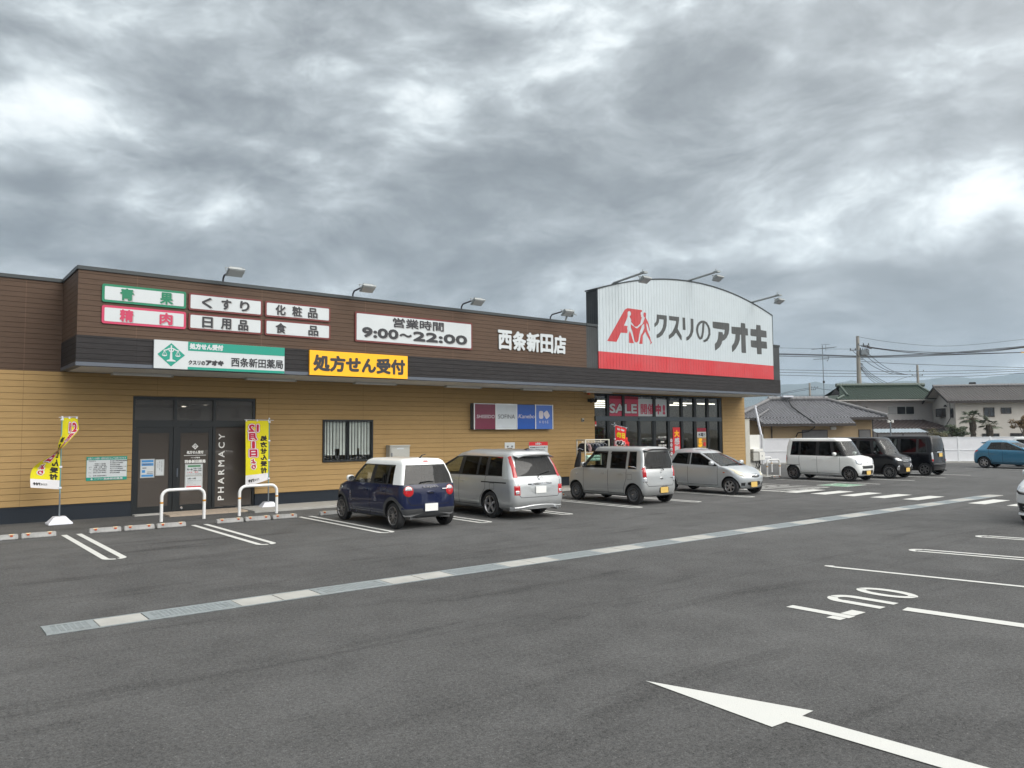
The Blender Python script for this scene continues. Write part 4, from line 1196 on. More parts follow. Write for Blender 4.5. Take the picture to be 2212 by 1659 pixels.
# ------------------------------------------------------------------ traced outlines (metres)
LOGO_A = [ [(20.28, 5.40), (21.22, 6.62), (21.30, 6.68), (21.41, 6.72), (22.20, 6.72), (22.20, 6.66), (22.13, 6.62), (22.12, 6.57), (22.15, 6.52), (22.15, 6.45), (22.20, 6.44), (22.15, 6.35), (22.10, 6.20), (21.93, 6.07), (21.85, 6.05), (21.77, 6.06), (21.58, 6.22), (21.60, 6.28), (21.52, 6.39), (21.50, 6.43), (21.57, 6.46), (21.59, 6.54), (21.56, 6.60), (21.49, 6.62), (21.43, 6.59), (21.40, 6.56), (21.40, 6.49), (21.39, 6.39), (21.34, 6.29), (21.19, 6.04), (21.39, 6.04), (21.36, 5.96), (21.38, 5.86), (21.36, 5.77), (21.01, 5.76), (20.78, 5.40)],
  [(21.56, 6.13), (21.82, 6.01), (21.91, 5.99), (22.18, 6.13), (22.17, 6.07), (22.07, 5.90), (22.02, 5.73), (21.97, 5.53), (21.93, 5.48), (21.85, 5.44), (21.77, 5.48), (21.71, 5.64), (21.64, 5.87), (21.56, 6.02)],
  [(21.50, 5.87), (21.54, 5.80), (21.60, 5.68), (21.72, 5.41), (21.45, 5.41), (21.45, 5.73)],
  [(22.35, 6.65), (22.43, 6.62), (22.43, 6.55), (22.41, 6.45), (22.52, 6.31), (22.58, 6.20), (22.64, 5.98), (22.62, 5.94), (22.60, 5.97), (22.52, 6.17), (22.45, 6.25), (22.44, 6.16), (22.47, 5.99), (22.51, 5.91), (22.58, 5.79), (22.64, 5.71), (22.68, 5.57), (22.75, 5.50), (22.62, 5.42), (22.66, 5.51), (22.62, 5.58), (22.45, 5.78), (22.37, 5.90), (22.22, 5.73), (22.20, 5.42), (22.01, 5.41), (22.06, 5.56), (22.12, 5.75), (22.21, 5.85), (22.32, 6.04), (22.31, 6.20), (22.19, 6.13), (22.01, 6.04), (21.96, 6.03), (22.22, 6.19), (22.33, 6.38), (22.35, 6.45), (22.30, 6.47), (22.28, 6.54), (22.29, 6.62)] ]
LOGO_K = [ [(23.05, 6.63), (23.64, 6.64), (23.65, 6.49), (23.62, 6.23), (23.53, 6.04), (23.36, 5.84), (23.18, 5.74), (23.04, 5.70), (23.01, 5.73), (23.02, 5.84), (23.12, 5.88), (23.28, 6.00), (23.38, 6.14), (23.44, 6.32), (23.45, 6.46), (23.20, 6.46), (23.17, 6.33), (23.08, 6.22), (22.92, 6.12), (22.91, 6.14), (22.90, 6.25), (23.01, 6.35), (23.04, 6.48)],
  [(23.78, 6.64), (24.40, 6.65), (24.39, 6.50), (24.30, 6.16), (24.53, 5.90), (24.53, 5.72), (24.48, 5.72), (24.19, 6.00), (24.03, 5.85), (23.76, 5.71), (23.74, 5.74), (23.74, 5.86), (23.93, 5.99), (24.09, 6.19), (24.19, 6.38), (24.20, 6.47), (23.79, 6.47)],
  [(24.61, 6.65), (24.77, 6.65), (24.79, 6.17), (24.78, 6.15), (24.63, 6.15), (24.61, 6.16)],
  [(25.12, 6.65), (25.30, 6.65), (25.30, 6.32), (25.28, 6.13), (25.16, 5.92), (24.99, 5.78), (24.83, 5.72), (24.82, 5.74), (24.82, 5.86), (24.96, 5.93), (25.07, 6.06), (25.12, 6.26)],
  [(26.57, 6.65), (27.67, 6.67), (27.71, 6.63), (27.70, 6.39), (27.64, 6.20), (27.49, 6.02), (27.36, 5.93), (27.19, 5.87), (27.14, 5.74), (26.99, 5.59), (26.72, 5.44), (26.68, 5.47), (26.67, 5.71), (26.81, 5.81), (26.91, 5.98), (26.95, 6.25), (27.23, 6.25), (27.27, 6.14), (27.34, 6.20), (27.38, 6.36), (26.62, 6.37), (26.56, 6.41)],
  [(27.86, 6.54), (28.52, 6.56), (28.55, 6.76), (28.83, 6.76), (28.86, 6.73), (28.87, 6.55), (29.04, 6.55), (29.06, 6.24), (28.86, 6.23), (28.87, 5.46), (28.59, 5.45), (28.54, 5.49), (28.54, 6.24), (28.46, 6.23), (28.44, 6.01), (28.33, 5.82), (28.14, 5.61), (27.91, 5.45), (27.86, 5.46), (27.85, 5.70), (28.02, 5.86), (28.11, 6.04), (28.13, 6.23), (27.90, 6.23), (27.85, 6.26)],
  [(29.25, 6.55), (29.66, 6.56), (29.69, 6.77), (30.01, 6.77), (30.03, 6.56), (30.46, 6.55), (30.47, 6.25), (30.04, 6.24), (30.04, 6.06), (30.46, 6.06), (30.48, 5.75), (30.05, 5.74), (30.05, 5.47), (29.74, 5.46), (29.69, 5.48), (29.68, 5.74), (29.30, 5.74), (29.25, 5.77), (29.24, 6.05), (29.66, 6.06), (29.67, 6.24), (29.28, 6.24), (29.23, 6.27)] ]
LOGO_NO = [(25.95, 6.52), (25.90, 6.17), (25.85, 6.00), (25.79, 5.90), (25.70, 5.87), (25.61, 5.95), (25.54, 6.10), (25.52, 6.23), (25.57, 6.39), (25.70, 6.52), (25.85, 6.58), (25.98, 6.59), (26.13, 6.55), (26.26, 6.43), (26.33, 6.28), (26.33, 6.10), (26.24, 5.94), (26.13, 5.84), (25.98, 5.79)]
WIRES = [ [(44.8, 99.4, 14.2), (48.8, 99.5, 13.5), (55.0, 99.5, 12.9), (60.4, 99.5, 13.1), (66.4, 99.5, 13.7)],
  [(46.0, 99.5, 12.9), (49.6, 99.5, 12.4), (54.1, 99.6, 12.1), (57.7, 99.6, 12.1), (66.4, 99.5, 12.8)],
  [(46.0, 99.5, 12.9), (49.6, 99.5, 12.3), (54.1, 99.6, 11.9), (59.5, 99.6, 12.1), (66.4, 99.5, 12.7)],
  [(45.3, 99.5, 13.0), (46.0, 99.5, 12.8), (51.4, 99.6, 12.1), (55.9, 99.6, 11.9), (66.4, 99.5, 12.6)],
  [(34.9, 103.5, 12.5), (41.4, 103.6, 12.3), (46.4, 103.6, 12.1), (50.7, 103.6, 12.1), (56.3, 103.6, 12.3), (63.7, 103.5, 12.5), (69.6, 103.5, 13.1)],
  [(34.9, 103.6, 12.4), (41.4, 103.6, 12.2), (46.4, 103.6, 12.0), (50.7, 103.6, 12.0), (58.1, 103.6, 12.2), (69.6, 103.5, 12.4)],
  [(34.9, 103.6, 12.2), (41.4, 103.6, 12.0), (46.4, 103.6, 11.9), (52.6, 103.6, 11.9), (58.1, 103.6, 12.1), (69.6, 103.6, 12.4)],
  [(49.8, 109.6, 11.9), (53.6, 109.6, 11.6), (57.7, 109.6, 11.4), (65.4, 109.6, 11.1), (73.6, 109.7, 10.8)],
  [(34.9, 103.5, 13.3), (40.7, 103.5, 13.1), (46.4, 103.5, 13.0)],
  [(45.0, 97.6, 12.2), (45.7, 97.6, 11.4), (47.1, 97.7, 10.3), (48.5, 97.7, 9.5), (50.0, 97.7, 9.1)],
  [(44.7, 97.6, 11.8), (45.8, 97.6, 10.8), (47.1, 97.7, 9.9), (48.6, 97.7, 9.3), (50.1, 97.7, 9.1)],
  [(44.4, 97.6, 11.3), (45.7, 97.7, 10.3), (47.1, 97.7, 9.6), (48.3, 97.7, 9.2), (50.2, 97.7, 9.1)],
  [(43.4, 95.7, 10.4), (44.4, 95.7, 9.3), (45.6, 95.8, 8.5), (46.7, 95.8, 7.9)],
  [(43.4, 95.7, 10.2), (44.2, 95.7, 9.2), (45.2, 95.8, 8.5), (46.2, 95.8, 7.9)],
  [(43.4, 95.7, 9.9), (44.2, 95.8, 9.0), (45.1, 95.8, 8.3), (45.9, 95.8, 7.8)],
  [(43.4, 95.7, 9.8), (44.0, 95.8, 9.0), (44.7, 95.8, 8.3), (45.2, 95.8, 7.9)],
  [(50.3, 149.5, 14.0), (62.4, 149.6, 13.7), (77.1, 149.6, 13.4), (87.8, 149.6, 13.5), (100.4, 149.6, 13.7)],
  [(50.3, 149.6, 13.5), (62.4, 149.6, 13.2), (77.1, 149.6, 12.9), (87.8, 149.6, 13.0), (100.4, 149.6, 13.4)],
  [(50.3, 149.6, 13.0), (62.4, 149.6, 12.6), (77.1, 149.6, 12.4), (87.8, 149.6, 12.4), (100.4, 149.6, 13.0)],
  [(72.3, 139.7, 11.8), (70.7, 139.7, 11.4), (69.0, 139.7, 10.8), (67.5, 139.7, 10.5)],
  [(59.4, 169.8, 10.0), (65.5, 169.8, 9.9), (72.5, 169.8, 9.9)],
  [(58.7, 174.9, 9.7), (61.2, 174.8, 10.6), (64.0, 174.8, 11.2), (67.5, 174.7, 11.8)],
  [(58.7, 174.9, 9.6), (61.2, 174.8, 10.4), (64.0, 174.8, 10.9), (67.5, 174.8, 11.5)],
  [(69.9, 177.7, 11.9), (74.0, 177.8, 11.4), (77.2, 177.8, 11.6)] ]
RIDGE = [(-407, 3991, 269), (93, 3990, 287), (592, 3992, 254), (949, 3993, 237), (1235, 3993, 232), (1306, 3993, 237), (1399, 3993, 243), (1471, 3993, 244), (1521, 3992, 247), (1574, 3992, 257), (1620, 3993, 246), (1663, 3993, 242), (1706, 3992, 253), (1756, 3991, 263), (1806, 3992, 258), (1878, 3993, 246), (1949, 3992, 249), (2006, 3992, 256), (2092, 3992, 255), (2199, 3991, 270), (2306, 3991, 277), (2377, 3991, 267), (2449, 3991, 270), (2520, 3990, 279), (2592, 3990, 289), (2654, 3990, 294), (2878, 3989, 308), (3163, 3990, 284), (3591, 3991, 267), (4163, 3990, 284)]
# ------------------------------------------------------------------ signs on the facade
M_SWHITE = mat('sign_white', (0.54, 0.575, 0.59), 0.45, var=0.03)
M_SGREEN = mat('sign_green', lin(0, 118, 84), 0.5, var=0.04)
M_TEAL = mat('sign_teal', lin(0, 140, 120), 0.5, var=0.04)
M_SMAG = mat('sign_magenta', lin(188, 52, 88), 0.5, var=0.04)
M_SMAR = mat('sign_maroon', lin(104, 40, 38), 0.55, var=0.05)
M_SBLK = mat('sign_black', (0.022, 0.023, 0.028), 0.5, var=0.04)
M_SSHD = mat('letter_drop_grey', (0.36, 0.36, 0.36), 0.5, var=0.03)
M_SYEL = mat('sign_yellow', lin(255, 183, 0), 0.5, var=0.03)
M_SRED = mat('sign_red', lin(205, 32, 40), 0.5, var=0.04)
M_LOGOBLK = mat('logo_charcoal', (0.042, 0.046, 0.046), 0.5, var=0.06, fn=f_rib(0.166, 0.35))
M_LOGORED = mat('logo_red', (0.44, 0.026, 0.032), 0.5, var=0.05, fn=f_rib(0.166, 0.2))

def board(name, label, cat, x0, x1, z0, z1, y, frame_m, inset, face_m=None, r=0.05, thick=0.035, group=None):
    t = empty(name, ((x0 + x1) / 2, y, z0)); tag(t, label, cat, group)
    cx = (x0 + x1) / 2
    MB().prism([(a - cx, 0, b - z0) for a, b in rrect(x0, x1, z0, z1, r)], (0, -thick, 0)).build('panel', frame_m, t)
    if inset:
        m_ = MB(); flat(m_, Plane((-cx, -thick, -z0)), rrect(x0 + inset, x1 - inset, z0 + inset, z1 - inset, max(0.005, r - inset * 0.5)), 0.003)
        m_.build('face', face_m, t, fixn=False)
    return t, Plane((-cx, -thick, -z0))
def letters(t, pl, items, m, name='lettering', h=0.006):
    mb = MB()
    for it in items:
        s, box, b = it[:3]
        text(mb, pl, s, box, b, h, **(it[3] if len(it) > 3 else {}))
    return mb.build(name, m, t, fixn=False)
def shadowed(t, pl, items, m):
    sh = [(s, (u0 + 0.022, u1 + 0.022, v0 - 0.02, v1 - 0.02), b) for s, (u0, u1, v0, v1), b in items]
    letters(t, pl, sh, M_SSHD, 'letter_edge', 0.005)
    letters(t, pl, items, m, 'lettering', 0.009)
GS = 'product signs on the brown fascia'
def goods(label, x0, x1, z0, z1, fm, inset, lm, chars, xs, w, hgt, b=0.012):
    t, pl = board('product_sign', label, 'sign', x0, x1, z0, z1, YF, fm, inset, M_SWHITE, group=GS)
    zc = (z0 + z1) / 2
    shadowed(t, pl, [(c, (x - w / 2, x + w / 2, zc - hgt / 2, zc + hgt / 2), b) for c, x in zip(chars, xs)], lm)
goods('green framed white sign lettered 青果', 3.64, 5.51, 5.18, 5.605, M_SGREEN, 0.055, M_SGREEN, '青果', (4.17, 5.05), 0.30, 0.29)
goods('magenta framed white sign lettered 精肉', 3.645, 5.515, 4.675, 5.105, M_SMAG, 0.055, M_SMAG, '精肉', (4.17, 5.05), 0.30, 0.29)
goods('maroon framed white sign lettered くすり', 5.57, 7.43, 5.165, 5.60, M_SMAR, 0.045, M_SBLK, 'くすり', (6.01, 6.49, 6.96), 0.25, 0.27, 0.013)
goods('maroon framed white sign lettered 日用品', 5.575, 7.43, 4.68, 5.095, M_SMAR, 0.045, M_SBLK, '日用品', (6.03, 6.49, 6.93), 0.26, 0.28, 0.011)
goods('maroon framed white sign lettered 化粧品', 7.50, 9.355, 5.17, 5.59, M_SMAR, 0.045, M_SBLK, '化粧品', (7.92, 8.38, 8.83), 0.28, 0.28, 0.010)
goods('maroon framed white sign lettered 食品', 7.50, 9.36, 4.68, 5.105, M_SMAR, 0.045, M_SBLK, '食品', (7.93, 8.85), 0.29, 0.28, 0.010)
t, pl = board('opening_hours_sign', 'large white sign on the fascia giving hours 9:00～22:00', 'sign', 10.11, 14.21, 4.69, 5.555, YF, M_SMAR, 0.05, M_SWHITE)
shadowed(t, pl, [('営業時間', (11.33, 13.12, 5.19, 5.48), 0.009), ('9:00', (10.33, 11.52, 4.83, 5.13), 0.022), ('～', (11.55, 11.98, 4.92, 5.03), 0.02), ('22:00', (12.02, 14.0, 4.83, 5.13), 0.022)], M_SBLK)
# raised white letters, one mesh
t = empty('shop_name_letters', (16.75, YF, 4.775)); tag(t, 'raised white letters 西条新田店 on the brown fascia beside the gable', 'sign')
mb = MB()
for k, c in enumerate('西条新田店'):
    x = 15.24 + 0.605 * k
    text(mb, Plane((-16.75, 0, -4.775)), c, (x, x + 0.58, 4.785, 5.43), 0.026, 0.035)
lo = mb.build('lettering', M_SWHITE, t, fixn=False)
mb = MB()
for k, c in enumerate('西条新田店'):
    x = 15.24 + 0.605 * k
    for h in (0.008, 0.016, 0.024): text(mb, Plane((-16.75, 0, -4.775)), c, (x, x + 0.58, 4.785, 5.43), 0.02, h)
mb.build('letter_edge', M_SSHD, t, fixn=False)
# pharmacy sign
t, pl = board('pharmacy_sign', 'white and green pharmacy sign with a balance emblem on the dark band', 'sign', 4.785, 8.03, 3.68, 4.368, YF - 0.012, M_SWHITE, 0, r=0.004, thick=0.06)
m_ = MB(); flat(m_, pl, [(5.565, 4.145), (8.03, 4.145), (8.03, 4.367), (5.565, 4.367)], 0.003); flat(m_, pl, [(5.565, 3.681), (8.03, 3.681), (8.03, 3.745), (5.565, 3.745)], 0.003)
flat(m_, pl, [(5.175, 4.305), (5.495, 4.02), (5.175, 3.735), (4.86, 4.02)], 0.003)
m_.build('green_field', M_TEAL, t, fixn=False)
m_ = MB(); scales(m_, pl, 5.175, 4.02, 0.28)
text(m_, pl, '処方せん受付', (5.60, 6.42, 4.185, 4.335), 0.010)
m_.build('white_lettering', M_SWHITE, t, fixn=False)
letters(t, pl, [('クスリの', (5.58, 5.98, 3.80, 3.915), 0.006), ('アオキ', (5.99, 6.44, 3.80, 3.94), 0.016), ('西条新田薬局', (6.62, 7.99, 3.80, 4.04), 0.006)], M_SBLK)
t, pl = board('prescription_sign', 'yellow sign lettered 処方せん受付 in black on the dark band', 'sign', 8.74, 11.815, 3.68, 4.358, YF - 0.012, M_SYEL, 0, r=0.004, thick=0.06)
letters(t, pl, [('処方せん受付', (8.84, 11.73, 3.79, 4.25), 0.024)], M_SBLK)
# gable logo and lettering
t = empty('gable_logo', (25.4, yg, 5.4)); tag(t, 'red letter A logo with two people and black katakana shop name on the white gable', 'sign')
pl = Plane((-25.4, 0, -5.4))
m_ = MB()
for P in LOGO_A: flat(m_, pl, P, 0.004)
m_.build('emblem', M_LOGORED, t, fixn=False)
m_ = MB()
for P in LOGO_K: flat(m_, pl, P, 0.004)
for i in range(len(LOGO_NO)):
    a, b_ = LOGO_NO[i]
    flat(m_, pl, [(a + 0.071 * math.cos(k * math.pi / 6), b_ + 0.048 * math.sin(k * math.pi / 6)) for k in range(12)], 0.0042 + 0.0003 * i)
sx_ = 1.45
ribbon(m_, Plane((-25.4, 0, -5.4), u=(sx_, 0, 0)), [(a / sx_, b_) for a, b_ in LOGO_NO], 0.098, 0.0036)
m_.build('lettering', M_LOGOBLK, t, fixn=False)
# cosmetics light box
t = empty('cosmetics_light_box', (17.4, YW, 2.19)); tag(t, 'four-panel wall light box of cosmetics names in maroon, white and blue', 'light box')
b_ = MB().box(-1.82, 1.82, -0.20, 0, 0, 0.91)
b_.build('case', M_EDGE, t, bevel=0.01)
f_ = MB()
for x in (-1.82, -0.885, 0.065, 0.95, 1.79): f_.box(x - 0.0, x + 0.045, -0.225, -0.2, 0.0, 0.91)
f_.box(-0.84, 0.065, -0.225, -0.2, 0.87, 0.91); f_.box(-0.84, 0.065, -0.225, -0.2, 0.0, 0.035); f_.box(0.995, 1.79, -0.215, -0.2, 0.885, 0.905); f_.box(-1.775, -0.885, -0.215, -0.2, 0.885, 0.905)
f_.build('frame', mat('satin_aluminium', (0.60, 0.61, 0.62), 0.4, 0.6, var=0.05), t, bevel=0.004)
for k, (a, b2, m) in enumerate(((-1.775, -0.885, mat('maroon_acrylic', lin(112, 28, 58), 0.3, var=0.06)), (-0.84, 0.065, mat('silver_acrylic', lin(196, 203, 208), 0.35, var=0.05)), (0.11, 0.95, mat('blue_acrylic', lin(0, 78, 168), 0.3, var=0.05)), (0.995, 1.79, mat('light_blue_acrylic', lin(66, 108, 190), 0.3, var=0.05)))):
    MB().box(a, b2, -0.212, -0.2, 0.012, 0.884).build('panel', m, t)
pb = Plane((0, -0.212, 0))
M_PALE = mat('pale_lettering', (0.62, 0.58, 0.62), 0.5, var=0.03)
mb = MB(); text(mb, pb, 'SHISEIDO', (-1.70, -0.92, 0.39, 0.51), 0.001, slant=0.12); text(mb, pb, 'Kanebo', (0.16, 0.92, 0.40, 0.545), 0.001, slant=0.22); text(mb, pb, 'K O S É', (1.16, 1.60, 0.22, 0.335))
flat(mb, pb, rrect(1.14, 1.35, 0.385, 0.675, 0.07)); 
dq = [(1.345 + x * math.cos(0.62) - y * math.sin(0.62) + 0.17, 0.535 + x * math.sin(0.62) + y * math.cos(0.62)) for x, y in rrect(-0.115, 0.115, -0.135, 0.135, 0.06)]
flat(mb, pb, dq, 0.0046)
mb.build('lettering', M_PALE, t, fixn=False)
letters(t, pb, [('SOFINA', (-0.76, 0.0, 0.38, 0.53), 0.0)], M_SBLK, 'lettering', 0.004)

# notices on the wall
t, pl = board('notice_board', 'green and white pharmacy notice fixed to the tan wall left of the doors', 'notice', 3.765, 4.70, 0.938, 1.54, YW, M_TEAL, 0, r=0.004, thick=0.012)
m_ = MB(); flat(m_, pl, [(3.772, 1.02), (4.693, 1.02), (4.693, 1.455), (3.772, 1.455)], 0.002); text(m_, pl, '全国どこの病院・医院の処方せんでも受け付けます', (3.79, 4.67, 1.47, 1.52), 0.001)
flat(m_, pl, dm(3.89, 0.978, 0.028), 0.003); text(m_, pl, 'クスリのアオキ', (3.94, 4.14, 0.965, 0.995), 0.001); text(m_, pl, '西条新田薬局', (4.16, 4.60, 0.952, 1.005), 0.002)
m_.build('face', M_SWHITE, t, fixn=False)
it = [('保険薬局', (3.82, 3.97, 1.415, 1.445), 0), ('9:00～13:00', (3.95, 4.20, 1.345, 1.375), 0.001), ('14:00～18:00', (3.93, 4.21, 1.305, 1.335), 0.001), ('定休日', (3.82, 3.89, 1.265, 1.29), 0), ('土曜・日曜・祝日', (3.93, 4.23, 1.262, 1.292), 0.001),
      ('Tel.', (3.82, 3.88, 1.218, 1.242), 0), ('055-267-8864', (3.92, 4.22, 1.215, 1.243), 0.001), ('0120-460787', (3.92, 4.22, 1.172, 1.198), 0.001), ('Fax.', (3.82, 3.89, 1.128, 1.152), 0), ('055-267-8665', (3.92, 4.22, 1.125, 1.153), 0.001), ('Tel.', (3.82, 3.88, 1.05, 1.075), 0), ('070-3320-5061', (3.92, 4.22, 1.045, 1.078), 0.001)]
for k, s in enumerate(('山梨大学医学部附属病院', '山梨県立中央病院', '甲府共立病院', '甲府市地域医療センター', 'JCHO山梨病院', '国立病院機構甲府病院', '市立甲府病院')):
    z = 1.425 - 0.05 * k
    it.append(('●' + s, (4.30, 4.30 + 0.035 * (len(s) + 0.6), z - 0.014, z + 0.014), 0.0006))
letters(t, pl, it, M_SBLK, 'lettering', 0.004)
t, pl = board('washing_notice', 'small white notice with a black symbol above the silver minivan roof', 'notice', 17.09, 17.55, 1.26, 1.72, YW, M_SWHITE, 0, r=0.004, thick=0.012)
m_ = MB()
for x in (17.22, 17.42): ribbon(m_, pl, [(x, 1.42), (x, 1.60)], 0.02); ribbon(m_, pl, [(x - 0.045, 1.585), (x + 0.045, 1.585)], 0.03, 0.005); ribbon(m_, pl, [(x - 0.045, 1.43), (x + 0.045, 1.43)], 0.03, 0.005)
ribbon(m_, pl, [(17.22, 1.51), (17.42, 1.51)], 0.025, 0.006)
m_.build('symbol', M_SBLK, t, fixn=False)
t, pl = board('parking_notice', 'white parking notice with a red heading on the tan wall', 'notice', 18.22, 19.13, 1.12, 1.725, YW, M_SWHITE, 0, r=0.004, thick=0.012)
m_ = MB(); flat(m_, pl, [(18.22, 1.585), (19.13, 1.585), (19.13, 1.724), (18.22, 1.724)], 0.002); m_.build('heading', M_SRED, t, fixn=False)
letters(t, pl, [('お客様へ', (18.52, 18.83, 1.61, 1.70), 0.004)], M_SWHITE, 'lettering', 0.005)
letters(t, pl, [('●当駐車場に於けるトラブルに関して', (18.26, 19.09, 1.49, 1.545), 0.001), ('当方は一切責任を負いません。', (18.30, 18.98, 1.40, 1.455), 0.001), ('●駐車場内での事故にご注意下さい', (18.26, 19.05, 1.31, 1.365), 0.001)], M_SBLK, 'lettering', 0.004)

# papers on the pharmacy doors
GP = 'papers taped to the pharmacy doors'
def paper(label, x0, x1, z0, z1, build, case=True):
    t = empty('poster', ((x0 + x1) / 2, yd + 0.02, z0)); tag(t, label, 'poster', GP)
    p = Plane((-(x0 + x1) / 2, 0.0, -z0))
    if case: MB().box(-(x1 - x0) / 2 - 0.02, (x1 - x0) / 2 + 0.02, 0.0, 0.012, -0.02, z1 - z0 + 0.02).build('clear_sleeve', mat('clear_sleeve', (0.40, 0.41, 0.40), 0.3, var=0.1), t)
    m_ = MB(); flat(m_, p, [(x0, z0), (x1, z0), (x1, z1), (x0, z1)], 0.003); m_.build('sheet', M_SWHITE, t, fixn=False)
    for nm, m, fn in build:
        m_ = MB(); fn(m_, p); m_.build(nm, m, t, fixn=False)
M_PBLUE = mat('print_blue', lin(60, 135, 195), 0.6, var=0.1); M_PGREY = mat('print_grey', (0.12, 0.12, 0.13), 0.6); M_PGRN = mat('print_green', lin(70, 130, 90), 0.6)
rc_ = lambda m_, p, a, b, c, d, h=0.005: flat(m_, p, [(a, c), (b, c), (b, d), (a, d)], h)
paper('blue and white poster on the left pharmacy door', 5.05, 5.36, 0.975, 1.43,
      [('print', M_PBLUE, lambda m_, p: (rc_(m_, p, 5.06, 5.35, 1.36, 1.42), rc_(m_, p, 5.06, 5.35, 1.27, 1.34), rc_(m_, p, 5.06, 5.35, 0.985, 1.04), rc_(m_, p, 5.07, 5.15, 1.09, 1.16))),
       ('lettering', M_PGREY, lambda m_, p: (text(m_, p, '処方せん', (5.09, 5.32, 1.29, 1.33), 0.002, 0.007), rc_(m_, p, 5.08, 5.18, 1.20, 1.225), rc_(m_, p, 5.19, 5.34, 1.06, 1.075), rc_(m_, p, 5.20, 5.34, 1.10, 1.115)))])
paper('narrow white notice beside the blue poster on the left pharmacy door', 5.42, 5.60, 1.02, 1.41,
      [('lettering', M_PGREY, lambda m_, p: (text(m_, p, '手指の消毒にご協力', (5.54, 5.575, 1.10, 1.39), 0.0, 0.005, vert=True), text(m_, p, 'お願いいたします', (5.49, 5.52, 1.14, 1.39), 0.0, 0.005, vert=True), text(m_, p, 'ください', (5.445, 5.47, 1.2, 1.36), 0.0, 0.005, vert=True)))])
paper('white opening times notice on the right pharmacy door, upper of two', 6.17, 6.60, 0.985, 1.265,
      [('heading', M_PGRN, lambda m_, p: rc_(m_, p, 6.22, 6.56, 1.20, 1.25)),
       ('lettering', M_SBLK, lambda m_, p: (text(m_, p, '月～金', (6.20, 6.35, 1.11, 1.165), 0.002), text(m_, p, '9:00～13:00', (6.37, 6.58, 1.14, 1.18), 0.001), text(m_, p, '14:00～18:00', (6.37, 6.58, 1.085, 1.125), 0.001), text(m_, p, 'クスリのアオキ 西条新田薬局', (6.20, 6.58, 0.995, 1.025), 0.0))),
       ('red_lettering', M_SRED, lambda m_, p: (text(m_, p, '土・日・祝', (6.20, 6.34, 1.04, 1.075), 0.001), text(m_, p, '休み', (6.40, 6.50, 1.04, 1.08), 0.001)))])
paper('white notice with a red foot on the right pharmacy door, lower of two', 6.17, 6.60, 0.625, 0.945,
      [('lettering', M_SBLK, lambda m_, p: (text(m_, p, '13時～14時', (6.22, 6.44, 0.865, 0.915), 0.001), text(m_, p, 'の間は昼休みをいただいております', (6.20, 6.57, 0.815, 0.84), 0.0), text(m_, p, 'お手数ですが', (6.20, 6.36, 0.76, 0.785), 0.0))),
       ('red_strip', M_SRED, lambda m_, p: (rc_(m_, p, 6.19, 6.58, 0.655, 0.685), text(m_, p, 'お問い合わせください', (6.20, 6.45, 0.705, 0.73), 0.0)))])

# sale posters and shop-front posters
def glasspost(name, label, x0, x1, z0, z1, y, bands, lets, group=None):
    t = empty(name, ((x0 + x1) / 2, y, z0)); tag(t, label, 'poster', group)
    p = Plane((-(x0 + x1) / 2, 0, -z0))
    mb = MB(); mb.box(x0 - (x0 + x1) / 2, x1 - (x0 + x1) / 2, 0, 0.004, 0, z1 - z0); mb.build('sheet', bands[0], t)
    for m, a, b_, c, d in bands[1:]:
        m_ = MB(); rc_(m_, p, a, b_, c, d, 0.002); m_.build('print', m, t, fixn=False)
    for k, (m, items) in enumerate(lets):
        letters(t, p, items, m, 'lettering', 0.004 + 0.005 * k)
M_SALER = mat('sale_red', lin(196, 70, 96), 0.6, var=0.05); M_SALED = mat('sale_dark_red', lin(140, 20, 44), 0.6, var=0.05)
ys_ = ye + 0.044
glasspost('sale_poster', 'pink and white SALE 開催中 banner in the upper shop windows', 22.495, 24.245, 2.72, 3.53, ys_, [M_SALER, (M_SALED, 22.5, 24.24, 3.42, 3.52)],
          [(M_SALED, [('SALE', (22.50, 24.18, 2.80, 3.25), 0.045)]), (M_SWHITE, [('SALE', (22.53, 24.15, 2.83, 3.22), 0.02)])])
glasspost('sale_poster', 'white half of the sale banner lettered 開催中! in pink', 24.25, 26.05, 2.72, 3.45, ys_, [M_SWHITE],
          [(M_SALER, [('開催', (24.38, 25.26, 2.80, 3.25), 0.012), ('中', (25.32, 25.68, 2.80, 3.25), 0.03), ('!', (25.78, 25.95, 2.80, 3.22), 0.03)])])
glasspost('shop_poster', 'tall red poster lettered 大感謝 on the shop window', 26.42, 26.90, 1.05, 2.25, ys_ - 0.01, [M_SRED],
          [(M_SYEL, [('大', (26.50, 26.84, 1.83, 2.13), 0.02)]), (M_SWHITE, [('感', (26.50, 26.84, 1.50, 1.80), 0.008), ('謝', (26.50, 26.84, 1.17, 1.47), 0.008)])])
glasspost('shop_poster', 'red and white 水曜日 5倍 poster on the right shop window', 28.08, 28.72, 1.30, 2.22, ys_ - 0.01, [mat('poster_ochre', lin(150, 125, 80), 0.6), (M_SALED, 28.08, 28.72, 2.05, 2.22), (M_SWHITE, 28.09, 28.71, 1.80, 2.04)],
          [(M_SBLK, [('水曜日', (28.14, 28.66, 1.83, 2.01), 0.006)]), (M_SYEL, [('5', (28.14, 28.44, 1.36, 1.76), 0.04)]), (M_SRED, [('倍', (28.48, 28.68, 1.40, 1.60), 0.012), ('ポイント', (28.44, 28.70, 1.66, 1.73), 0.006)])])
t = empty('sticker_strip', (26.30, ys_ - 0.012, 1.0)); tag(t, 'vertical strip of round white prohibition stickers beside the tall red poster', 'sticker')
MB().box(-0.09, 0.09, 0, 0.004, 0.0, 0.78).build('backing', M_SALED, t)
m_ = MB(); p = Plane((0, 0, 0))
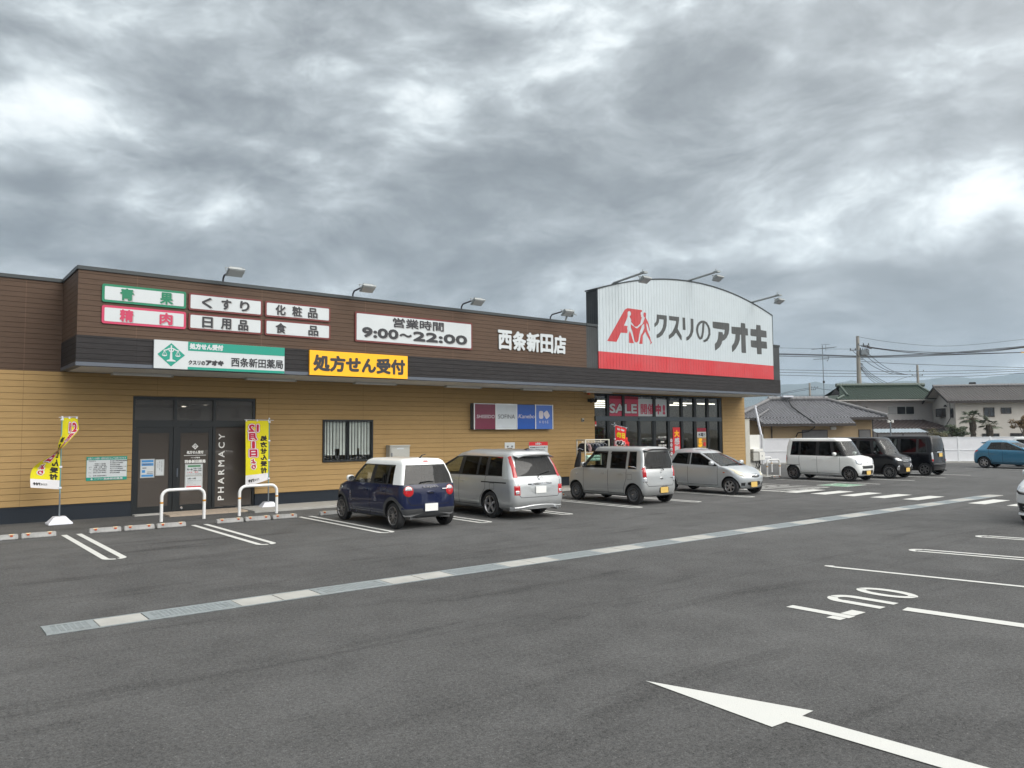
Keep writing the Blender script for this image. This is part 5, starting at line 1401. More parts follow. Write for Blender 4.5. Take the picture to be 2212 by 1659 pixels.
for k in range(4): flat(m_, p, [(0.075 * math.cos(q * math.pi / 8), 0.68 - 0.19 * k + 0.075 * math.sin(q * math.pi / 8)) for q in range(16)], 0.003)
m_.build('discs', M_SWHITE, t, fixn=False)
m_ = MB()
for k in range(4): ribbon(m_, p, [(-0.03, 0.68 - 0.19 * k), (0.0, 0.71 - 0.19 * k), (0.03, 0.68 - 0.19 * k), (0.02, 0.65 - 0.19 * k)], 0.025, 0.005)
m_.build('symbols', M_SALED, t, fixn=False)
t = empty('fire_sticker', (21.72, ys_ - 0.012, 2.30)); tag(t, 'small red sticker on the left shop window', 'sticker')
MB().box(-0.05, 0.05, 0, 0.004, 0, 0.2).build('sheet', M_SRED, t)
m_ = MB(); rc_(m_, Plane((0, 0, 0)), -0.045, 0.045, 0.005, 0.07, 0.002); m_.build('print', M_SWHITE, t, fixn=False)

# cloth banners on poles
M_CYEL = mat('yellow_cloth', lin(214, 203, 22), 0.8, var=0.06, vscale=9, bump=0.004, bscale=30)
M_CWHT = mat('white_cloth', (0.68, 0.67, 0.69), 0.85, var=0.06, vscale=9)
M_CRED = mat('crimson_print', lin(178, 24, 58), 0.8, var=0.05)
M_CBLK = mat('black_print', (0.018, 0.016, 0.016), 0.8, var=0.05)
M_CSHOP = mat('red_cloth', lin(214, 38, 40), 0.8, var=0.06)
M_POLE = mat('teal_pole', lin(96, 150, 160), 0.4, var=0.08); M_POLEG = mat('grey_pole', lin(108, 116, 122), 0.45, var=0.08)
M_PLAST = mat('white_plastic', (0.66, 0.68, 0.74), 0.5, var=0.05)
class Cloth:
    def __init__(s, f): s.f = f
    def p(s, a, b, h=0.0):
        q = s.f(a, b)
        n_ = (s.f(a + 0.01, b) - q).cross(s.f(a, b + 0.01) - q)
        return q + n_.normalized() * h
def banner(name, label, x, y, f, W_, H_, z0, top, kind, base_turn=0.1):
    t = empty(name, (x, y, 0)); tag(t, label, 'banner', 'cloth banners on white water bases')
    b_ = MB()
    for (a, c, z), (a2, c2, z2) in (((0.25, 0.20, 0.0), (0.245, 0.195, 0.03)), ((0.245, 0.195, 0.03), (0.12, 0.11, 0.175))):
        P = [(-a, -c, z), (a, -c, z), (a, c, z), (-a, c, z)]; Q = [(-a2, -c2, z2), (a2, -c2, z2), (a2, c2, z2), (-a2, c2, z2)]
        for k in range(4): b_.poly([P[k], P[(k + 1) % 4], Q[(k + 1) % 4], Q[k]])
    b_.poly([(-0.12, -0.11, 0.175), (0.12, -0.11, 0.175), (0.12, 0.11, 0.175), (-0.12, 0.11, 0.175)])
    bo = b_.build('base', M_PLAST, t, bevel=0.006); bo.rotation_euler = (0, 0, base_turn)
    MB().tube([(0, 0, 0.17), (0, 0, z0 - 0.1)], 0.018, 10).build('lower_pole', M_POLEG, t, smooth=60)
    MB().tube([(0, 0, z0 - 0.1), (0, 0, top)], 0.013, 10).build('pole', M_POLE, t, smooth=60)
    c = Cloth(f)
    a0, a1 = f(-0.12, H_ + 0.015), f(W_ + 0.03, H_ + 0.03)
    MB().tube([a0, a1], 0.007, 6).lathe([(0.02, -0.02), (0.02, 0.02)], 8, axis='Z', c=(0, 0, top)).build('crossbar', M_PLAST, t)
    lp = MB()
    for v in (0.02, 0.33, 0.66, 0.98):
        q = c.p(0.0, v * H_); lp.box(-0.03, 0.03, -0.022, 0.022, q.z - 0.02, q.z + 0.02)
    for u in (0.03, 0.5, 0.97):
        q = f(u * W_, H_ + 0.01); lp.cbox((q.x, q.y, q.z), (0.035, 0.02, 0.05))
    lp.build('loops', M_PLAST, t)
    v1 = 0.115 * H_ if kind == 'pharmacy' else 0.0
    g_ = MB().grid(lambda u, v: f(u * W_, v1 + v * (H_ - v1)), 14, 44, 0)
    if v1: g_.grid(lambda u, v: f(u * W_, v * v1), 14, 6, 1)
    g_.build('cloth', [M_CYEL if kind == 'pharmacy' else M_CSHOP, M_CWHT], t, smooth=80, fixn=False)
    def both(nm, m, items, h):
        mb = MB()
        for s_, box, bo_ in items:
            text(mb, c, s_, box, bo_, h); text(mb, c, s_, box, bo_, -h)
        mb.build(nm, m, t, fixn=False)
    if kind == 'pharmacy':
        k = H_ / 1.8
        red = [('12', (0.27, 0.55, 1.46 * k, 1.69 * k), 0.014), ('月', (0.31, 0.53, 1.21 * k, 1.43 * k), 0.014), ('1', (0.37, 0.45, 0.96 * k, 1.18 * k), 0.02), ('日', (0.31, 0.52, 0.70 * k, 0.93 * k), 0.014), ('よ', (0.36, 0.48, 0.50 * k, 0.64 * k), 0.009), ('り', (0.36, 0.47, 0.33 * k, 0.47 * k), 0.009)]
        both('letter_outline', M_CRED, [(s_, (a - 0.035, b2 + 0.035, c_ - 0.035, d + 0.035), bo_ + 0.03) for s_, (a, b2, c_, d), bo_ in red[:4]], 0.003)
        both('letter_border', M_CWHT, [(s_, (a - 0.024, b2 + 0.024, c_ - 0.024, d + 0.024), bo_ + 0.02) for s_, (a, b2, c_, d), bo_ in red], 0.007)
        both('red_lettering', M_CRED, red, 0.011)
        both('black_lettering', M_CBLK, [(ch, (0.055, 0.235, (1.36 - 0.193 * (i + 1)) * k + 0.01, (1.36 - 0.193 * i) * k - 0.012), 0.011) for i, ch in enumerate('処方せん受付')], 0.006)
        both('small_lettering', M_CBLK, [('クスリの', (0.27, 0.40, 0.06 * k, 0.115 * k), 0.001), ('アオキ', (0.405, 0.55, 0.055 * k, 0.125 * k), 0.006)], 0.006)
        mb = MB()
        scales(mb, c, 0.15, 0.10 * k, 0.075, 0.006)
        mb.build('emblem', M_CBLK, t, fixn=False)
    else:
        both('small_lettering', M_CWHT, [('食品・日用品が', (0.06, 0.40, 1.52, 1.62), 0.004)], 0.005)
        both('yellow_lettering', M_CYEL, [('毎', (0.05, 0.24, 1.20, 1.44), 0.008), ('日', (0.27, 0.43, 1.20, 1.44), 0.012)], 0.005)
        both('letter_border', M_CWHT, [('安', (0.03, 0.46, 0.72, 1.12), 0.06), ('い', (0.03, 0.46, 0.28, 0.66), 0.06)], 0.004)
        both('black_lettering', M_CBLK, [('安', (0.07, 0.42, 0.76, 1.08), 0.022), ('い', (0.07, 0.42, 0.32, 0.62), 0.022)], 0.010)
    return t
def f_flag_a(u, v):
    z = 0.81 + 0.925 * v
    q = v / 1.8
    ph = R(180) - R(142) * max(0.0, min(1.0, (q - 0.30) / 0.55)) ** 1.0
    wq = 1.0 - 0.45 * math.exp(-((q - 0.55) / 0.2) ** 2) - 0.35 * max(0.0, q - 0.6) / 0.4
    sag = 0.05 * math.sin(q * 9 + u * 5) * u
    return Vector((math.cos(ph) * u * wq + sag * 0.4 + 0.30 * (u - 0.22) * math.exp(-((q - 0.60) / 0.13) ** 2), -math.sin(ph) * u * 0.6 * wq - sag, z + 0.12 * u * (1 - q) + 0.02 * math.sin(q * 14)))
banner('pharmacy_banner', 'yellow pharmacy banner twisted round its pole, left of the doors', 3.08, 21.03, f_flag_a, 0.60, 1.8, 0.81, 2.52, 'pharmacy', 0.05)
def f_flag_b(u, v):
    q = v / 1.8
    z = 0.80 + 0.92 * v - (0.20 * u if q < 0.02 else 0.20 * u * max(0, 1 - q * 6)) * 1.4 + 0.0
    lift = 0.05 * math.sin(q * 5 + 0.6)
    return Vector((-u * (1.0 + 0.05 * q) * 1.03, -0.10 * math.sin(u * 7 + q * 3) * (0.3 + 0.7 * (1 - q)) * u - lift * u, z))
banner('pharmacy_banner', 'yellow pharmacy banner hanging open, right of the pharmacy doors', 8.27, 21.42, f_flag_b, 0.62, 1.8, 0.80, 2.52, 'pharmacy', -0.05)
def f_flag_c(u, v):
    q = v / 1.7
    return Vector((u * (0.75 + 0.5 * q) + 0.0, -0.25 * u + 0.05 * math.sin(u * 9 + q * 4), 0.75 + v * 0.93 - 0.25 * u * q))
banner('shop_banner', 'red banner lettered 毎日安い beside the shop entrance', 22.25, 21.40, f_flag_c, 0.48, 1.7, 0.76, 2.42, 'shop')
# ------------------------------------------------------------------ markings on the asphalt
def mark(name, label, polys, group=None, z=0.0025, m=None):
    mb = MB()
    for P in polys: mb.poly([(x, y, z) for x, y in P])
    o = mb.build(name, m or M_LINE, fixn=False)
    cx = sum(v.co.x for v in o.data.vertices) / len(o.data.vertices); cy = sum(v.co.y for v in o.data.vertices) / len(o.data.vertices)
    for v in o.data.vertices: v.co.x -= cx; v.co.y -= cy
    o.location = (cx, cy, 0)
    tag(o, label, 'road marking', group); return o
def strip(x0, y0, x1, y1, w):
    d = Vector((x1 - x0, y1 - y0)).normalized(); nn = Vector((-d.y, d.x)) * w / 2
    return [(x0 + nn.x, y0 + nn.y), (x1 + nn.x, y1 + nn.y), (x1 - nn.x, y1 - nn.y), (x0 - nn.x, y0 - nn.y)]
def ubend(cx, y0, y1, hw_, w, flip=1, skew=0.0):
    """two parallel bay lines joined by a rounded end at y0"""
    out = []
    X = lambda x, y: x + skew * (y - y0)
    out.append([(X(cx - hw_, y0 + flip * hw_), y0 + flip * hw_), (X(cx - hw_ + w, y0 + flip * hw_), y0 + flip * hw_), (X(cx - hw_ + w, y1), y1), (X(cx - hw_, y1), y1)])
    out.append([(X(cx + hw_ - w, y0 + flip * hw_), y0 + flip * hw_), (X(cx + hw_, y0 + flip * hw_), y0 + flip * hw_), (X(cx + hw_, y1), y1), (X(cx + hw_ - w, y1), y1)])
    n = 10
    for k in range(n):
        if k == 4 and flip > 0: continue
        a, b = math.pi * k / n, math.pi * (k + 1) / n
        if k == 5 and flip > 0: b = b; a = a + 0.02
        pt = lambda r, t: (X(cx + r * math.cos(t), y0), y0 + flip * (hw_ - r * math.sin(t)))
        out.append([pt(hw_, a), pt(hw_, b), pt(hw_ - w, b), pt(hw_ - w, a)])
    return out
GB = 'double bay lines along the shop front'
names_ = ['in front of the green notice', 'below the white hoop in front of the pharmacy doors', 'left of the navy car', 'between the navy car and the silver minivan', 'on the right of the silver minivan', 'left of the boxy silver car', 'right of the boxy silver car', 'under the silver hatchback facing out']
for k, (cx, y0) in enumerate(((2.955, 14.33), (5.55, 14.30), (8.12, 14.30), (10.74, 14.36), (13.32, 14.38), (15.92, 14.38), (18.43, 14.34), (21.02, 14.28))):
    mark('bay_marking', 'white double bay line ' + names_[k], ubend(cx, y0, 18.58, 0.19, 0.105), GB)
GR = 'bay lines at the right edge of the car park'
mark('bay_marking', 'single white bay line behind the OUT lettering', [strip(11.13, 6.20, 12.15, 0.8, 0.10), [(11.08, 6.20), (11.18, 6.19), (11.22, 6.28), (11.16, 6.36), (11.09, 6.34)]], GR)
mark('bay_marking', 'white double bay line in front of the arriving white car', ubend(13.72, 6.26, 0.8, 0.17, 0.10, -1, -0.20), GR)
mark('bay_marking', 'white double bay line nearest the arriving white car', ubend(16.40, 6.22, 2.0, 0.17, 0.10, -1, -0.2), GR)
mark('lane_line', 'thick white line beside the OUT lettering', [strip(9.14, 4.25, 9.62, 0.6, 0.19)])
# OUT, painted to be read by drivers leaving
def otx(u, v): return (10.10 - u, 4.43 + v)      # u to the reader's right, v down the letter
def ring(cu, cv, ru, rv, w, a0, a1, n=14):
    out = []
    for k in range(n):
        a, b = a0 + (a1 - a0) * k / n, a0 + (a1 - a0) * (k + 1) / n
        f = lambda s_, t: otx(cu + (ru - s_) * math.cos(t), cv + (rv - s_ * 0.9) * math.sin(t))
        out.append([f(0, a), f(0, b), f(w, b), f(w, a)])
    return out
o_ = ring(0.24, 0.375, 0.23, 0.375, 0.125, math.pi * 0.5 + 0.05, math.pi * 1.5 - 0.05) + ring(0.24, 0.375, 0.23, 0.375, 0.125, -math.pi * 0.5 + 0.05, math.pi * 0.5 - 0.05)
u_ = [[otx(0.82 + a, 0.0), otx(0.82 + b, 0.0), otx(0.82 + b, 0.50), otx(0.82 + a, 0.50)] for a, b in ((-0.10, 0.03), (0.22, 0.36))]
u_ += ring(0.95, 0.50, 0.23, 0.24, 0.13, math.pi * 0.5 + 0.05, math.pi) + ring(0.95, 0.50, 0.23, 0.24, 0.13, 0.0, math.pi * 0.5 - 0.05)
t_ = [[otx(1.74, 0.0), otx(1.88, 0.0), otx(1.90, 0.75), otx(1.76, 0.75)], [otx(1.47, 0.02), otx(1.725, 0.02), otx(1.728, 0.18), otx(1.47, 0.18)], [otx(1.895, 0.02), otx(2.03, 0.02), otx(2.03, 0.18), otx(1.898, 0.18)]]
mark('out_lettering', 'white stencilled word OUT painted on the asphalt', o_ + u_ + t_)
mark('lane_arrow', 'large white painted arrow in the foreground', [[(4.91, 4.42), (5.33, 3.17), (5.175, 3.165), (5.33, 0.9), (5.10, 0.9), (4.985, 3.175), (4.825, 3.185)]])
GX = 'crosswalk bars across the driveway'
bars = [(14.30, 14.78), (13.29, 13.82), (12.34, 12.81), (11.38, 11.84), (10.40, 10.86), (8.62, 9.06), (7.66, 8.10), (6.7, 7.14)]
bl = ['next to the hatched area', 'second from the hatched area', 'third from the hatched area', 'fourth from the hatched area', 'just beyond the drain', 'just on the near side of the drain', 'in front of the arriving white car', 'under the nose of the arriving white car']
for k, (a, b) in enumerate(bars):
    mark('crosswalk_bar', 'white crosswalk bar ' + bl[k], [[(23.46, a), (25.28, a), (25.28, b), (23.46, b)]], GX)
hz = [strip(23.5, 14.95, 26.7, 14.95, 0.10), strip(23.5, 18.0, 26.7, 18.0, 0.10), strip(23.52, 14.95, 23.52, 18.0, 0.10), strip(26.66, 14.95, 26.66, 18.0, 0.10)]
for k in range(4): hz.append([(23.75 + 0.75 * k, 15.0), (23.93 + 0.75 * k, 15.0), (23.70 + 0.75 * k, 16.5), (23.52 + 0.75 * k, 16.5)])
for k in range(4): hz.append([(23.52 + 0.75 * k, 16.55), (23.70 + 0.75 * k, 16.55), (23.95 + 0.75 * k, 17.95), (23.77 + 0.75 * k, 17.95)])
hz.append(strip(23.5, 16.52, 26.7, 16.52, 0.09))
mark('hatched_area', 'white hatched no-parking area between the hatchback and the white van', hz)
t = empty('disabled_bay_panel', (28.0, 15.2, 0)); tag(t, 'faded green and white painted disabled-bay panel on the asphalt', 'road marking')
MB().poly([(-0.75, -0.62, 0.002), (0.75, -0.62, 0.002), (0.75, 0.62, 0.002), (-0.75, 0.62, 0.002)]).build('border', M_LINE, t, fixn=False)
MB().poly([(-0.68, -0.55, 0.004), (0.68, -0.55, 0.004), (0.68, 0.55, 0.004), (-0.68, 0.55, 0.004)]).build('green_field', mat('green_road_paint', lin(96, 150, 118), 0.8, var=0.25, vscale=6, fn=lambda N, b, v, c: N.mix(N.mapr(N.noise(v, 7, 5, 0.7), 0.5, 0.62, 0, 0.8), c, (0.4, 0.42, 0.4))), t, fixn=False)
mb = MB(); pg = Plane((0, 0, 0.005), u=(-1, 0, 0), v=(0, -1, 0), n=(0, 0, 1))
flat(mb, pg, [(0.05 + 0.09 * math.cos(k * math.pi / 6), 0.36 + 0.09 * math.sin(k * math.pi / 6)) for k in range(12)], 0.001); ribbon(mb, pg, [(0.05, 0.26), (0.02, 0.0), (0.25, -0.02), (0.34, -0.3)], 0.08, 0.001)
ribbon(mb, pg, [(-0.02 + 0.25 * math.cos(a), -0.12 + 0.25 * math.sin(a)) for a in [2.0 + 4.3 * k / 12 for k in range(13)]], 0.06, 0.0015)
mb.build('wheelchair_symbol', M_LINE, t, fixn=False)
GL = 'bay lines under the vans'
for k, (x, lb) in enumerate(((29.45, 'left of the white van'), (32.36, 'between the white van and the black custom van'), (35.24, 'between the two black vans'), (37.85, 'right of the plain black van'))):
    mark('bay_marking', 'worn white bay line ' + lb, [strip(x, 14.45, x, 18.9, 0.13)], GL)
mark('bay_marking', 'white bay line by the blue hatchback', [strip(44.9, 14.0, 44.9, 17.4, 0.12)], GL)

# ------------------------------------------------------------------ drain channel
M_GALV = mat('galvanised_steel', (0.33, 0.37, 0.385), 0.5, 0.5, var=0.15, vscale=9)
M_PIT = mat('drain_pit', (0.012, 0.013, 0.014), 0.9, var=0.1)
M_SLAB = mat('drain_slab', (0.37, 0.37, 0.35), 0.85, var=0.16, vscale=3, bump=0.004, bscale=50)
dr = empty('drain_channel', (13.8, 9.595, 0)); tag(dr, 'long drain channel of steel gratings and concrete slabs across the car park', 'drain')
x = 1.29; ph = 0; y0, y1 = 9.365, 9.825
seg = [('g', 1.29, 1.79), ('s', 1.79, 2.29)]
x = 2.29
while x < 26.0:
    seg += [('g', x, min(x + 1.03, 26.3))]
    if x + 1.03 < 26.0: seg += [('s', x + 1.03, x + 1.55), ('s', x + 1.55, x + 2.06)]
    x += 2.06
MB().box(1.30 - 13.8, 26.3 - 13.8, y0 - 9.595, y1 - 9.595, -0.016, -0.001).build('channel', M_PIT, dr)
rim_ = MB()
for yy in (y0, y1 - 0.028): rim_.box(1.29 - 13.8, 26.3 - 13.8, yy - 9.595, yy + 0.028 - 9.595, -0.01, 0.007)
rim_.build('channel_rim', M_GALV, dr)
for kd, a, b in seg:
    if kd == 's':
        MB().box(a + 0.006 - 13.8, b - 0.006 - 13.8, y0 + 0.03 - 9.595, y1 - 0.03 - 9.595, -0.01, 0.006).build('slab', M_SLAB, dr, bevel=0.004)
    else:
        gm_ = MB()
        ax0, ax1, ay0, ay1 = a + 0.004 - 13.8, b - 0.004 - 13.8, y0 + 0.03 - 9.595, y1 - 0.03 - 9.595
        gm_.box(ax0, ax0 + 0.07, ay0, ay1, -0.008, 0.0065); gm_.box(ax1 - 0.07, ax1, ay0, ay1, -0.008, 0.0065)
        gm_.box(ax0 + 0.07, ax1 - 0.07, ay0, ay0 + 0.035, -0.008, 0.0065); gm_.box(ax0 + 0.07, ax1 - 0.07, ay1 - 0.035, ay1, -0.008, 0.0065)
        nb = 9
        for k in range(1, nb):
            yy = ay0 + 0.035 + (ay1 - ay0 - 0.07) * k / nb; gm_.box(ax0 + 0.07, ax1 - 0.07, yy - 0.009, yy + 0.009, -0.006, 0.0055)
        nb = int((b - a - 0.14) / 0.052)
        for k in range(1, nb):
            xx = ax0 + 0.07 + (ax1 - ax0 - 0.14) * k / nb; gm_.box(xx - 0.008, xx + 0.008, ay0 + 0.035, ay1 - 0.035, -0.0055, 0.0048)
        gm_.build('grating', M_GALV, dr)

# ------------------------------------------------------------------ concrete wheel stops
M_REFL = mat('orange_reflector', (0.50, 0.085, 0.02), 0.25, coat=0.6, var=0.2, vscale=60)
M_REFW = mat('white_reflector', (0.75, 0.62, 0.42), 0.3, coat=0.5, var=0.1)
ws = empty('wheel_stop', (0, 0, 0)); 
P = [(-0.075, 0.0), (0.075, 0.0), (0.075, 0.025), (0.045, 0.105), (-0.045, 0.105), (-0.075, 0.025)]
MB().prism([(-0.305, y, z) for y, z in P], (0.61, 0, 0)).build('block', M_KERB, ws, bevel=0.012)
rb = MB()
for sx in (-0.19, 0.19):
    rb.box(sx - 0.024, sx + 0.024, -0.071, -0.045, 0.062, 0.092)
rb.build('reflector', M_REFL, ws, bevel=0.003)
rb = MB()
for sx in (-0.19, 0.19): rb.box(sx - 0.045, sx + 0.045, -0.058, -0.028, 0.094, 0.112)
rb.build('reflector_mount', M_REFW, ws, bevel=0.003)
GW = 'concrete wheel stops along the bays'
wlist = []
ordn = ('left', 'middle', 'right')
bayn = ['in the bay at the far left, before the twisted banner', 'in the bay before the green notice and left pharmacy door', 'in the empty bay before the right pharmacy banner', 'in the bay of the navy car', 'in the bay of the silver minivan', 'in the empty bay beside the silver minivan', 'in the bay of the boxy silver car']
for k, c0 in enumerate((0.36, 2.955, 5.55, 8.12, 10.74, 13.32, 15.92)):
    for j in range(3):
        x = c0 + 0.62 + 0.667 * j + (0.04 if k != 1 else 0.0)
        if (k == 0 and j == 0) or k == 4 or (k == 3 and j > 1) or (k == 5 and j < 1) or (k == 6 and j != 0): continue
        wlist.append((x, 18.50, ordn[j] + ' concrete wheel stop ' + bayn[k]))
for i, (x, y, lb) in enumerate(wlist):
    o = ws if i == 0 else copy_tree(ws)
    o.location = (x, y + random.uniform(-0.02, 0.02), 0); o.rotation_euler = (0, 0, random.uniform(-0.012, 0.012))
    tag(o, lb, 'wheel stop', GW)
o = copy_tree(ws); o.location = (30.15, 19.35, 0); tag(o, 'weathered concrete wheel stop behind the white van by the hoop', 'wheel stop', GW)

# ------------------------------------------------------------------ white hoop barriers
M_HOOP = mat('white_powder_coat', (0.74, 0.75, 0.75), 0.35, coat=0.3, var=0.04, vscale=6)
M_TAPE = mat('orange_tape', lin(198, 140, 40), 0.5, var=0.08)
hp = empty('hoop_barrier', (0, 0, 0))
w_, h_, rr_ = 0.50, 0.745, 0.17
pth = [(-w_, 0, -0.02), (-w_, 0, h_ - rr_)] + [(-w_ + rr_ - rr_ * math.cos(R(a)), 0, h_ - rr_ + rr_ * math.sin(R(a))) for a in (15, 30, 45, 60, 75, 90)] + [(w_ - rr_ + rr_ * math.sin(R(a)), 0, h_ - rr_ + rr_ * math.cos(R(a))) for a in (0, 15, 30, 45, 60, 75, 90)] + [(w_, 0, -0.02)]
MB().tube(pth, 0.038, 16).build('tube', M_HOOP, hp, smooth=60)
for sx in (-w_, w_):
    MB().lathe([(0.0385, 0.425), (0.0395, 0.427), (0.0395, 0.468), (0.0385, 0.47)], 18, axis='Z', c=(sx, 0, 0)).build('tape_band', M_TAPE, hp, smooth=60)
MB().box(-0.30, -0.25, -0.012, 0.012, h_ + 0.034, h_ + 0.040).build('scuff', M_TRIM, hp)
for i, (x, y, rz, lb) in enumerate(((5.545, 19.86, 0.02, 'white hoop barrier in front of the pharmacy doors'), (7.43, 19.93, 0.05, 'white hoop barrier in front of the right pharmacy banner'),
                                   (31.53, 20.35, 0.0, 'white hoop barrier on the white pad beside the white van'), (34.05, 22.4, 0.0, 'white hoop barrier behind, by the blue notice panel'))):
    o = hp if i == 0 else copy_tree(hp)
    o.location = (x, y, 0); o.rotation_euler = (0, 0, rz); tag(o, lb, 'barrier', 'white hoop barriers')
o = mark('painted_pad', 'white painted triangle under the right hoop barrier', [[(30.6, 20.1), (32.35, 20.42), (32.0, 21.0), (30.7, 21.0)]])

# ------------------------------------------------------------------ wall fittings
t = empty('meter_cabinet', (12.64, YW, 0.0)); tag(t, 'pale grey meter cabinet on the tan wall behind the navy car', 'cabinet')
M_CABG = mat('grey_cabinet_paint', (0.42, 0.42, 0.39), 0.5, var=0.05)
MB().box(-0.36, 0.37, -0.24, 0, 0.55, 1.66).build('case', M_CABG, t, bevel=0.008); MB().box(-0.37, 0.385, -0.26, 0, 1.66, 1.70).build('lid', M_CABG, t, bevel=0.006)
MB().box(-0.33, 0.345, -0.252, -0.24, 0.6, 1.63).build('door', M_CABG, t, bevel=0.006); MB().box(-0.31, -0.28, -0.262, -0.252, 1.33, 1.46).build('handle', M_EDGE, t); MB().box(-0.12, 0.14, -0.255, -0.252, 1.57, 1.61).build('name_plate', M_SWHITE, t)
t = empty('security_camera', (21.30, YW, 3.32)); tag(t, 'black security camera on the wall left of the main entrance', 'camera')
MB().box(-0.05, 0.05, -0.06, 0, -0.06, 0.06).tube([(0, -0.05, 0), (0.02, -0.18, -0.03)], 0.03, 8).build('bracket', M_TRIM, t)
MB().tube([(-0.09, -0.22, -0.02), (0.02, -0.20, 0.0)], 0.085, 14).build('body', M_TRIM, t, smooth=40); MB().tube([(0.12, -0.24, -0.06), (0.22, -0.20, 0.02)], 0.06, 12).build('lens_hood', M_TRIM, t, smooth=40)
t = empty('wall_lamp', (20.95, YW, 2.55)); tag(t, 'small grey wall fitting between the light box and the entrance', 'fitting')
MB().box(-0.06, 0.06, -0.05, 0, -0.07, 0.06).build('case', M_DOWN, t, bevel=0.01); MB().box(-0.03, 0.03, -0.075, -0.05, -0.06, 0.0).build('lens', M_DARKTRIM, t)
t = empty('alarm_beacon', (21.28, YW, 3.58)); tag(t, 'small orange alarm beacon high on the wall by the entrance', 'beacon')
MB().box(-0.05, 0.05, -0.08, 0, -0.05, 0.05).build('lens', mat('orange_beacon', (0.6, 0.12, 0.03), 0.4), t, bevel=0.01)

# clothes rail outside the shop
t = empty('clothes_rail', (20.45, 20.8, 0)); tag(t, 'white clothes rail hung with dark clothes outside the shop', 'clothes rail')
M_RAIL = mat('cream_steel', (0.62, 0.60, 0.52), 0.45, var=0.06)
fr_ = MB()
for x in (-0.62, 0.62):
    fr_.box(x - 0.02, x + 0.02, -0.24, -0.20, 0.05, 1.80); fr_.box(x - 0.02, x + 0.02, 0.20, 0.24, 0.05, 1.80); fr_.box(x - 0.018, x + 0.018, -0.2, 0.2, 1.765, 1.80); fr_.box(x - 0.018, x + 0.018, -0.2, 0.2, 0.1, 0.13)
fr_.box(-0.6, 0.6, -0.238, -0.202, 1.765, 1.798); fr_.box(-0.6, 0.6, 0.202, 0.238, 1.765, 1.798); fr_.box(-0.6, 0.6, -0.012, 0.012, 1.69, 1.715); fr_.box(-0.6, 0.6, -0.22, 0.22, 1.30, 1.32); fr_.box(-0.6, 0.6, -0.22, 0.22, 0.35, 0.37)
fr_.build('frame', M_RAIL, t, bevel=0.003)
CM = [mat('cloth_black', (0.015, 0.015, 0.017), 0.95, var=0.2), mat('cloth_navy', (0.02, 0.025, 0.045), 0.95, var=0.2), mat('cloth_grey', (0.17, 0.18, 0.20), 0.95, var=0.15), mat('cloth_rose', (0.33, 0.22, 0.22), 0.9, var=0.15), mat('cloth_white', (0.6, 0.62, 0.63), 0.9, var=0.1)]
GC = 'garments on the clothes rail'
gl_ = [('black jacket at the left end of the clothes rail', 0, -0.52), ('rose top hanging on the clothes rail', 3, -0.36), ('charcoal garment beside the rose top on the rail', 0, -0.22), ('navy garment in the middle of the clothes rail', 1, -0.05), ('grey skirt towards the right of the clothes rail', 2, 0.12), ('dark blouse on the right of the clothes rail', 1, 0.30), ('black garment at the right end of the clothes rail', 0, 0.48)]
for lb, mi, x in gl_:
    q = empty('hanging_garment', (20.45 + x, 20.8, 0)); tag(q, lb, 'garment', GC)
    ph_ = random.uniform(0, 6)
    def fg(u, v, s_=1):
        wd = 0.20 + 0.10 * (1 - v) ** 0.7; dp = 0.05 + 0.012 * math.sin(u * 14 + ph_)
        a = 2 * math.pi * u
        return (dp * 1.3 * math.cos(a) + 0.02 * math.sin(v * 7 + ph_), wd * math.sin(a) * (1 if v < 0.92 else 0.55), 1.36 + 0.29 * v + 0.02 * math.sin(a * 3 + ph_) * (1 - v))
    MB().grid(fg, 20, 8).build('cloth', CM[mi], q, smooth=70)
    MB().tube([(0, -0.20, 1.63), (0, 0, 1.67), (0, 0.20, 1.63)], 0.009, 6).tube([(0, 0, 1.67), (0, 0.0, 1.72), (0.02, 0.02, 1.735), (0, 0.03, 1.72)], 0.005, 5).build('hanger', M_PLAST, q)
    MB().cbox((0.0, -0.24, 1.60), (0.005, 0.03, 0.05)).build('price_tag', M_SWHITE, q)
q = empty('hanging_coat', (19.72, 20.75, 0)); tag(q, 'long dark coat hanging off the left side of the clothes rail', 'garment')
MB().grid(lambda u, v: ((0.05 + 0.03 * (1 - v)) * math.cos(6.283 * u) - 0.14 * (1 - v), 0.15 * math.sin(6.283 * u) * (1 - 0.7 * v * v), 0.80 + 0.58 * v + 0.04 * math.sin(u * 19) * (1 - v)), 18, 8).build('cloth', CM[0], q, smooth=70)
MB().tube([(0.06, -0.12, 1.42), (0, 0, 1.47), (-0.06, 0.12, 1.42)], 0.009, 6).build('hanger', M_PLAST, q)
q = empty('paper_rolls', (20.1, 20.62, 0)); tag(q, 'pale green wrapped rolls stacked on the rail shelf', 'goods')
M_ROLL = mat('mint_plastic', lin(176, 214, 200), 0.4, var=0.12)
r_ = MB()
for k in range(3):
    for j in range(2): r_.tube([(-0.25 + 0.22 * k, -0.1, 1.06 + 0.11 * j), (-0.05 + 0.22 * k, -0.1, 1.06 + 0.11 * j)], 0.055, 12)
r_.build('rolls', M_ROLL, q, smooth=40)
q = empty('folding_stand', (22.95, 21.5, 0)); tag(q, 'red A-shaped folding stand by the sliding doors', 'stand')
st_ = MB()
for sx in (-1, 1): st_.tube([(sx * 0.20, -0.15, 0.02), (sx * 0.14, -0.03, 1.50), (0, 0, 1.82)], [0.035, 0.05, 0.06], 8)
st_.cbox((0, -0.06, 1.62), (0.30, 0.05, 0.10)).cbox((0, -0.10, 1.30), (0.36, 0.04, 0.05)).cbox((0, 0, 1.80), (0.2, 0.09, 0.1))
